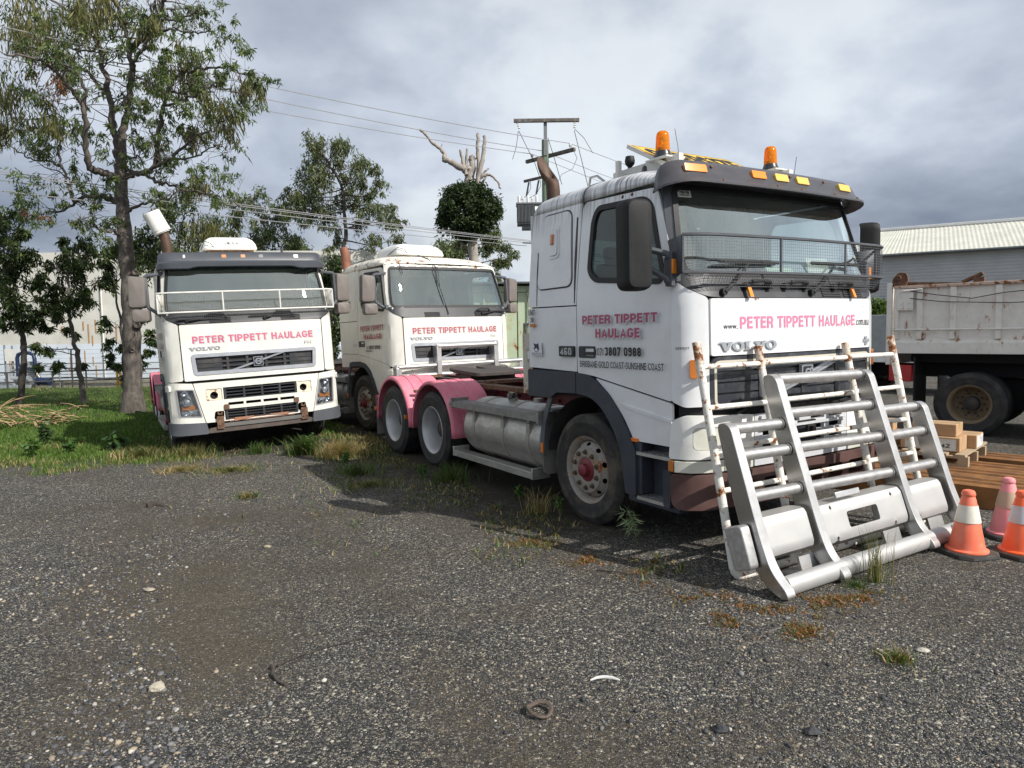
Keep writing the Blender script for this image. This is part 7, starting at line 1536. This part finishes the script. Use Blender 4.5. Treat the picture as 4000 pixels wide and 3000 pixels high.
b = MB(); [b.tube([(x+16.5,y-25.8,z) for x, y in fp], .026, 8) for z in (.62,.26)]; b.build('fence_rail', 'fenceblack', PF)
CF = empty('chain_fence', (-18, 29.3, -.3)); tag(CF, 'chain wire security fence with barbed strands in front of the tank', 'fence')
for x in (-12,-9,-4.2,-1.2,1.75,4.5,7.2): MB().cyl((x,0,0), (x,0,1.12), .025, n=8).build('fence_post', 'fencegrey', CF)
b = MB(); b.tube([(-16,0,1.08),(9,0,1.08)], .02, 6); b.tube([(-16,0,.62),(9,0,.62)], .012, 6); b.build('fence_rail', 'fencegrey', CF)
b = MB()
for i in range(360): x = -16+i*.07; b.tube([(x,0,.05),(x+.95,0,1.0+.05)], .0022, 3, caps=False); b.tube([(x+.95,.004,.05),(x,.004,1.05)], .0022, 3, caps=False)
for z in (1.30,1.48,1.66): b.tube([(-16,-.05,z),(9,-.05,z)], .004, 4)
b.build('chain_mesh', 'fencegrey', CF, 0)
for px_, ht in ((22,1.95),(52,1.92),(281,1.7)): p = at(px_,1440,29); o = MB().cyl((p.x,29.0,-.4), (p.x,29.0,ht-.35), .035, n=8).build('steel_post', 'fencegrey' if px_ < 100 else 'fenceblack'); tag(o, {22:'leftmost thin grey steel post carrying a white board', 52:'second thin grey steel post at the right of the white board', 281:'single dark post standing at the fence between the young trees'}[px_], 'post')
p = at(47,1388,28.95); o = MB().bx((p.x-.28,28.9,.92), (p.x+.30,28.93,1.42)).build('notice_board', 'rackwhite'); tag(o, 'blank white board fixed between the thin grey posts at far left', 'board')
PU = empty('pump_station', tuple(at(105,1470,28.5))[:2]+(-.3,)); tag(PU, 'pump set with dark blue looped pipe behind the forked young tree', 'pump')
b = MB(); b.tube([(-.35,0,.5),(-.35,0,1.35),(-.30,0,1.5),(-.15,0,1.56),(.15,0,1.56),(.32,0,1.48),(.36,0,1.3),(.36,0,1.0)], .075, 12); b.cyl((.36,0,1.0),(.36,0,.92), .11, n=12); b.cyl((.2,.0,.85),(.55,0,.85), .09, n=12); b.build('blue_pipe', 'pipeblue', PU, 40)
b = MB(); b.bx((-.1,.1,.3),(.3,.4,1.2)); b.cyl((-.6,0,.5),(.1,0,.5), .12, n=12); b.cyl((-1.2,0,.35),(-.5,.0,.35), .16, n=12); b.tube([(-.9,0,.7),(-.3,0,.95),(.2,0,1.0)], .05, 8); b.cyl((-.7,-.1,.4),(-.7,-.1,1.05), .10, n=10); b.bx((-1.3,-.2,0),(.2,.2,.25)); b.build('pump_body', 'pumpgrey', PU, 40)
b = MB(); b.cyl((.55,-.1,.42),(1.05,-.15,.36), .15, n=14); b.lathe([(.10,0),(.19,.02),(.19,.06),(.1,.08)], (.5,-.1,.42), (1,-.1,-.1), 14); b.build('motor', 'pipeblue', PU, 40)
b = MB(); b.tube([(.36,-.05,.9),(.55,-.1,.6),(.8,-.15,.3),(.95,-.2,.22)], .03, 6); b.build('hose', 'rustcream', PU)
YS = empty('yellow_stand', tuple(at(462,1450,28.6))[:2]+(-.35,)); tag(YS, 'small yellow steel stand with bent pipe left of the big tree trunk', 'stand'); b = MB(); b.bx((-.08,-.05,0),(-.03,.05,.95)); b.bx((.05,-.05,0),(.10,.05,.9)); b.tube([(-.02,0,.9),(.15,0,1.0),(.4,0,1.12)], .05, 8); b.build('stand_frame', 'yellowp', YS)
b = MB(); b.tube([at(160,1478,29.4),at(300,1474,29.4),at(400,1478,29.4),at(480,1476,29.4)], .035, 6); o = b.build('supply_hose', 'cable'); tag(o, 'long black hose lying along the top of the kerb wall', 'hose')

# ------------------------------------------------------------------ grass, weeds, litter
def blades(name, x, y, h, w_, cols, seed, label, lean=.5, tag_=True):
    r = np.random.RandomState(seed); n = len(x); z = gheight(x, y)-.005; a = r.rand(n)*6.283; hh = h*(.5+.9*r.rand(n)); le = lean*hh*(.3+r.rand(n)); ww = w_*(.6+.8*r.rand(n)); b_ = r.rand(n)*6.283
    B = np.stack([x, y, z], -1); D = np.stack([np.cos(a)*ww, np.sin(a)*ww, np.zeros(n)], -1); Tp = B+np.stack([np.cos(b_)*le, np.sin(b_)*le, hh], -1); Md = B+np.stack([np.cos(b_)*le*.3, np.sin(b_)*le*.3, hh*.6], -1)
    V = np.stack([B-D, B+D, Md+D*.7, Tp, Md-D*.7], 1).reshape(-1, 3); i = np.arange(n)[:,None]*5
    F = np.concatenate([i+np.array([[0,1,2]]), i+np.array([[0,2,4]]), i+np.array([[4,2,3]])], 0)
    col = cols(x, y, r); T = np.concatenate([np.repeat(col, 5, 0), np.ones((n*5,1))], 1); o = qmesh(name, V, F, 'blade', None, T)
    if tag_: tag(o, label, None, None, 'stuff')
    return o
def lawn_cols(x, y, r):
    g = np.array([(.080,.155,.022),(.11,.19,.03),(.060,.12,.018),(.14,.20,.05)]); s = np.array([(.30,.24,.11),(.22,.17,.08),(.36,.29,.15)]); n = len(x)
    e = edge_dist(x, y); dry = np.clip(fbm(x*.7+2, y*.7+5)*2.2-.95+np.clip(.9-e, -.2, .6), 0, .95); k = r.rand(n) < dry
    c = g[r.randint(0,4,n)]; c[k] = s[r.randint(0,3,n)][k]; return c*(.7+.6*r.rand(n,1))
r = np.random.RandomState(31); n = 150000; u = r.rand(n); y = 1/((1/8.9)*(1-u)+(1/27)*u); x = -y*.80+r.rand(n)*(y*.80+1.2)
e = edge_dist(x, y); k = (e+.9*(fbm(x*1.3, y*1.3)-.5)*2.4+.35*r.normal(size=n) > .1) & ~in_truck(x, y, pad=.02) & ~in_truck(x, y, TMT, .02) & ~((x > -3.2) & (y > 10.4) & (y < 16) & (x > -1-.45*(y-9)))
x, y = x[k], y[k]; blades('lawn_grass', x, y, 0.058, .0065, lawn_cols, 32, 'mixed green and straw coloured grass spreading behind the gravel at left')
def dry_cols(x, y, r): s = np.array([(.34,.25,.12),(.28,.20,.09),(.42,.33,.18),(.20,.15,.06),(.13,.15,.04)]); return s[r.randint(0,5,len(x))]*(.7+.6*r.rand(len(x),1))
def green_cols(x, y, r): s = np.array([(.055,.10,.02),(.08,.14,.03),(.035,.07,.015),(.12,.13,.05)]); return s[r.randint(0,4,len(x))]*(.7+.6*r.rand(len(x),1))
def mixed_cols(x, y, r): k = r.rand(len(x)) < .45; c = green_cols(x, y, r); c[k] = dry_cols(x, y, r)[k]; return c
def tuft(cx, cy, rad, n, h, cols, seed, label, w_=.005, lean=.8, grp=None, name='grass_tuft'):
    r = np.random.RandomState(seed); a = r.rand(n)*6.283; d = rad*np.abs(r.normal(size=n))*.5; o = blades(name, cx+np.cos(a)*d, cy+np.sin(a)*d, h, w_, cols, seed, '', lean, False); tag(o, label, 'grass tuft', grp); return o
tuft(-2.55, 10.15, .36, 1300, .20, dry_cols, 41, 'large dry straw coloured grass clump between left and middle prime movers', .004, 1.0)
tuft(-3.15, 10.35, .26, 420, .24, green_cols, 42, 'green weedy tuft at the left truck bumper corner beside the straw clump', .008, .7)
tuft(-3.75, 9.1, .5, 800, .06, mixed_cols, 43, 'low flat straw and green grass patch on the gravel before the left prime mover', .004, 1.8)
tuft(-4.45, 9.15, .40, 500, .07, dry_cols, 44, 'flattened straw grass wisp left of the low gravel patch', .004, 2.2)
tuft(-2.95, 7.55, .16, 160, .07, mixed_cols, 45, 'tiny grass tuft alone in the middle of the open gravel', .004, 1.2)
tuft(2.04, 3.58, .12, 120, .065, mixed_cols, 47, 'small green and reddish tuft on the gravel below the bull bar', .004, 1.0)
tuft(2.54, 4.74, .10, 130, .33, mixed_cols, 48, 'tall thin seeding grass stalks in front of the bull bar plate', .0016, .30)
tuft(2.35, 4.66, .12, 90, .07, green_cols, 49, 'short green grass at the foot of the bull bar bottom tube', .003, 1.0)
tuft(-2.0, 8.75, .36, 260, .15, green_cols, 50, 'green grass growing against the second rear wheel of the nearest truck', .005, .8)
tuft(-.75, 8.3, .34, 220, .20, green_cols, 51, 'tall green grass in front of the first rear wheel of the nearest truck', .005, .8)
tuft(-1.7, 8.1, .7, 700, .07, mixed_cols, 52, 'sparse brownish weeds spread along the shadow edge behind the rear wheels', .004, 1.0)
tuft(-5.6, 10.25, .5, 900, .15, mixed_cols, 53, 'tangled grass in front of the left truck front wheel', .005, .8)
tuft(-4.9, 10.35, .40, 500, .18, mixed_cols, 54, 'seedy tall grass under the left corner of the rusty front rail', .004, .6)
tuft(-3.9, 10.45, .22, 160, .16, green_cols, 55, 'little weeds under the middle of the left prime mover front', .006, .8)
tuft(.25, 6.75, .18, 120, .22, dry_cols, 56, 'dry brown seedling stems left of the nearest front wheel', .003, .7)
tuft(4.35, 5.0, .12, 90, .05, mixed_cols, 57, 'flat weed on gravel right of the bull bar near the photo edge', .004, 1.6)
def herb(cx, cy, h, n, ls, asp, cols, seed, label, name='weed_plant', stems=3):
    t = empty(name, (cx, cy, float(gheight(np.array([cx]), np.array([cy]))[0]))); tag(t, label, 'weed'); q = random.Random(seed); b = MB(); cs = []
    for i in range(stems):
        a = q.uniform(0, 6.28); e = Vector((math.cos(a)*h*.35*q.random(), math.sin(a)*h*.35*q.random(), h*q.uniform(.7,1))); S = limb(b, [Vector((0,0,0)), e*.5+Vector((0,0,h*.08)), e], .005, .002, 5, .004, 4, seed+i); cs += [tuple(p) for p in S[3:]]
    b.build('stem', 'weedstem', t); V, F, T = leaf_cloud(cs, [h*.14]*len(cs), [max(2, n//len(cs))]*len(cs), ls, cols, seed, .25, asp, .5, 1, 3); qmesh('foliage', V, F, 'leaf', t, T); return t
M['weedstem'] = mat('weed_stem', (.10,.11,.04), .7)
herb(1.03, 5.64, .36, 120, .085, .09, [(.26,.32,.18),(.18,.25,.12),(.34,.38,.24)], 61, 'slender narrow leaved sapling beside the nearest front wheel', 'sapling', 1)
WG = [(.06,.13,.025),(.09,.17,.03),(.04,.09,.02)]
herb(-6.45, 11.15, .30, 80, .13, .7, [(.035,.075,.018),(.05,.10,.025),(.03,.06,.015)], 62, 'broad leaved dark green weed beside the left prime mover front wheel')
herb(-6.95, 10.75, .22, 70, .10, .7, [(.04,.085,.02),(.06,.12,.03)], 63, 'lower broad leaved weed in shade left of the left front wheel')
herb(-7.3, 10.4, .24, 160, .07, .5, WG, 64, 'bright green small leaved weed patch near the yellow stalk at left')
herb(-3.05, 10.3, .32, 60, .09, .28, WG, 65, 'upright bright green weed at the right corner of the left truck bumper')
herb(-2.35, 9.55, .16, 80, .06, .5, WG, 66, 'small green weed in front of the straw clump')
herb(-1.15, 8.55, .16, 50, .07, .55, WG, 67, 'leafy weed between the two rear wheels of the nearest truck')
herb(.05, 7.35, .14, 90, .05, .5, WG, 68, 'low leafy weed below the tank step of the nearest truck')
herb(.45, 6.55, .22, 40, .05, .45, WG, 69, 'thin leafy weed just left of the nearest front tyre')
herb(-7.9, 11.6, .38, 200, .09, .45, DARK+WG[:1], 70, 'dark shrubby weed in front of the big tree')
# small plants, seedlings and litter that nobody would count
r = np.random.RandomState(77); n = 6000; lx = -7.5+9*r.rand(n); ly = -1.35-.85*np.abs(r.normal(size=n)); ca, sa = math.cos(-1.0209), math.sin(-1.0209); x = 1.7295+lx*ca-ly*sa; y = 7.0217+lx*sa+ly*ca
k = fbm(x*1.4, y*1.4) > .38; x, y = x[k], y[k]
blades('ground_weeds', x, y, .045, .006, mixed_cols, 78, 'low weeds and seedlings along the shaded side of the nearest truck', 1.2)
def succ(x, y, r): s = np.array([(.30,.12,.035),(.22,.09,.03),(.16,.12,.03),(.11,.13,.04)]); return s[r.randint(0,4,len(x))]*(.7+.6*r.rand(len(x),1))
r = np.random.RandomState(79); cxy = [(1.25,4.55,.22),(1.55,4.25,.26),(1.85,4.3,.20),(2.1,4.45,.18),(1.35,4.1,.18),(.95,4.9,.15),(2.35,4.5,.12),(.55,5.3,.18),(.15,5.75,.2),(1.05,5.25,.12),(1.7,3.95,.14)]
x = np.concatenate([c[0]+r.normal(size=420)*c[2]*.6 for c in cxy]); y = np.concatenate([c[1]+r.normal(size=420)*c[2]*.45 for c in cxy]); k = fbm(x*7, y*7) > .42
blades('reddish_ground_cover', x[k], y[k], .022, .006, succ, 80, 'reddish creeping ground cover on the gravel by the bull bar foot', 1.4)
r = np.random.RandomState(81); n = 1500; u = r.rand(n); y = 1/((1/2.4)*(1-u)+(1/9.5)*u); x = (r.rand(n)*2-1)*y*.8; k = edge_dist(x, y) < 0
blades('straw_litter', x[k], y[k], .006, .0035, lambda x, y, r: np.array([(.30,.22,.12),(.16,.09,.05),(.40,.33,.22),(.05,.10,.02)])[r.randint(0,4,len(x))], 82, 'dead leaf and straw litter on the gravel', 9)
# dry palm fronds
M['frond'] = mat('dry_palm_frond', (.40,.28,.15), .75, var=.35, vscale=3, dirt=.4, dirtcol=(.22,.12,.06))
def pile(cx, cy, n, ln, ht, seed, label):
    t = empty('palm_frond_pile', (cx, cy, 0)); tag(t, label, 'palm fronds'); q = random.Random(seed); b = MB()
    for i in range(n):
        a = q.gauss(PI*.0, .7)+(PI if q.random() < .5 else 0); c = Vector((q.gauss(0, ln*.28), q.gauss(0, .28), 0)); L = ln*q.uniform(.3,.75); h0 = max(.02, ht*q.random()*(1-abs(c.x)/ln)); d = Vector((math.cos(a), math.sin(a)*.6, q.uniform(-.12,.38))).normalized(); p = c+Vector((0,0,h0)); e = p+d*L; e.z = max(e.z, .02)
        mid = (p+e)/2+Vector((0,0,.08*L)); S = spline([p, mid, e], 4); w_ = q.uniform(.014,.034); s = Vector((-d.y, d.x, 0)).normalized(); m = len(S)
        vs = [];  
        for j, v in enumerate(S): k = w_*(1-.75*j/(m-1)); vs += [v-s*k, v+Vector((0,0,k*.5)), v+s*k, v-Vector((0,0,k*.3))]
        b.add(vs, [(4*j+u_, 4*j+(u_+1) % 4, 4*j+4+(u_+1) % 4, 4*j+4+u_) for j in range(m-1) for u_ in range(4)])
    b.build('frond', 'frond', t, 0)
pile(-10.45, 13.95, 62, .95, .50, 91, 'larger heap of dry tan palm fronds on the grass at the left edge')
pile(-9.45, 14.35, 40, .62, .36, 92, 'smaller heap of dry tan palm fronds right of the larger heap')
M['darkstick'] = mat('dark_stick', (.05,.04,.032), .9)
def stick(P, r0, r1, label, name='stick', m='darkstick', seed=1): o = MB(); limb(o, P, r0, r1, 7, .006, 5, seed); o = o.build(name, m); tag(o, label, 'stick')
stick([at(575,1985,7.20)+Vector((0,0,.02)), at(615,1980,7.25)+Vector((0,0,.03)), at(650,1988,7.20)+Vector((0,0,.02))], .035, .02, 'dark flat piece of bark lying on the open gravel at left')
stick([(-1.28,3.60,.01),(-1.18,3.72,.014),(-.9,3.92,.012),(-.55,3.98,.012),(-.25,3.85,.01)], .0035, .0015, 'long thin curved twig lying on the gravel in the foreground', 'twig', 'darkstick', 4)
stick([(-1.30,3.62,.012),(-1.27,3.5,.014),(-1.18,3.40,.012)], .012, .006, 'curled strip of bark at the end of the long thin twig', 'bark_strip', 'barkdark', 5)
stick([(.62,5.05,.012),(.85,4.93,.016),(1.08,4.86,.012)], .006, .004, 'straight dark twig on the gravel near the shadow edge', 'twig', 'darkstick', 6)
b = MB(); b.lathe([(.046,.004),(.053,.0),(.062,.006),(.065,.013),(.060,.019),(.051,.018),(.044,.012)], (0,0,0), n=40, closed=True); q = random.Random(2); b.v = [(x*(1+.05*math.sin(3*math.atan2(y, x))), y, z+.006*math.sin(2*math.atan2(y, x))+q.uniform(-.0015,.0015)) for x, y, z in b.v]
o = b.build('rusty_ring', mat('brown_rusted_ring', (.10,.075,.058), .8, var=.4, vscale=30, bump=.5, bscale=60)); o.location = at(2107,2790,3.12); o.location.z = .008; o.rotation_euler = (.08,.05,0); tag(o, 'small rusty brown metal ring lying on the foreground gravel', 'ring')
b = MB(); b.tube([(-.075,-.01,.006),(-.04,.008,.010),(0,.014,.011),(.04,.008,.009),(.075,-.012,.006)], [.004,.008,.009,.009,.005], 7); o = b.build('pale_strip', 'labelpaper'); o.location = (at(2362,2658,3.42).x, 3.42, 0); tag(o, 'pale curved strip of plastic lying on the gravel', 'plastic strip')
for px_, py_, s, c, lab in ((615,2693,.034,(.42,.38,.30),'pale cream rock on brown dirt in the left foreground'), (3605,2545,.024,(.42,.40,.34),'white pebble right of the small reddish tuft'), (1045,2140,.026,(.36,.30,.20),'yellowish flat rock on the open gravel'), (585,2308,.026,(.36,.31,.24),'cream rock lying left of the middle of the gravel'), (2815,2755+100,.03,(.04,.042,.048),'dark blue grey rock right of the rusty ring'), (3175,2865,.03,(.05,.05,.055),'dark square rock in the lower right foreground')):
    d_ = CM @ Vector(((px_-2000)/FPX, 1, -(py_-1500)/FPX)); s_ = -CAMH/d_.z; p = Vector((d_.x*s_, d_.y*s_, 0)); bm = bmesh.new(); bmesh.ops.create_icosphere(bm, subdivisions=2, radius=1); q = random.Random(px_)
    ph_ = [q.uniform(0,6) for _ in range(6)]
    for v in bm.verts: k = 1+.22*math.sin(3*v.co.x+ph_[0])*math.sin(2.5*v.co.y+ph_[1])+.15*math.sin(5*v.co.z+ph_[2]); v.co = Vector((v.co.x*1.25*k, v.co.y*k, v.co.z*.6*k))*s
    me = bpy.data.meshes.new('rock'); bm.to_mesh(me); bm.free(); me.materials.append(mat('rock_%d' % px_, c, .85, var=.3, vscale=40, bump=.4, bscale=80)); o = bpy.data.objects.new('rock', me); COL.objects.link(o); o.location = p+Vector((0,0,s*.35)); tag(o, lab, 'rock')
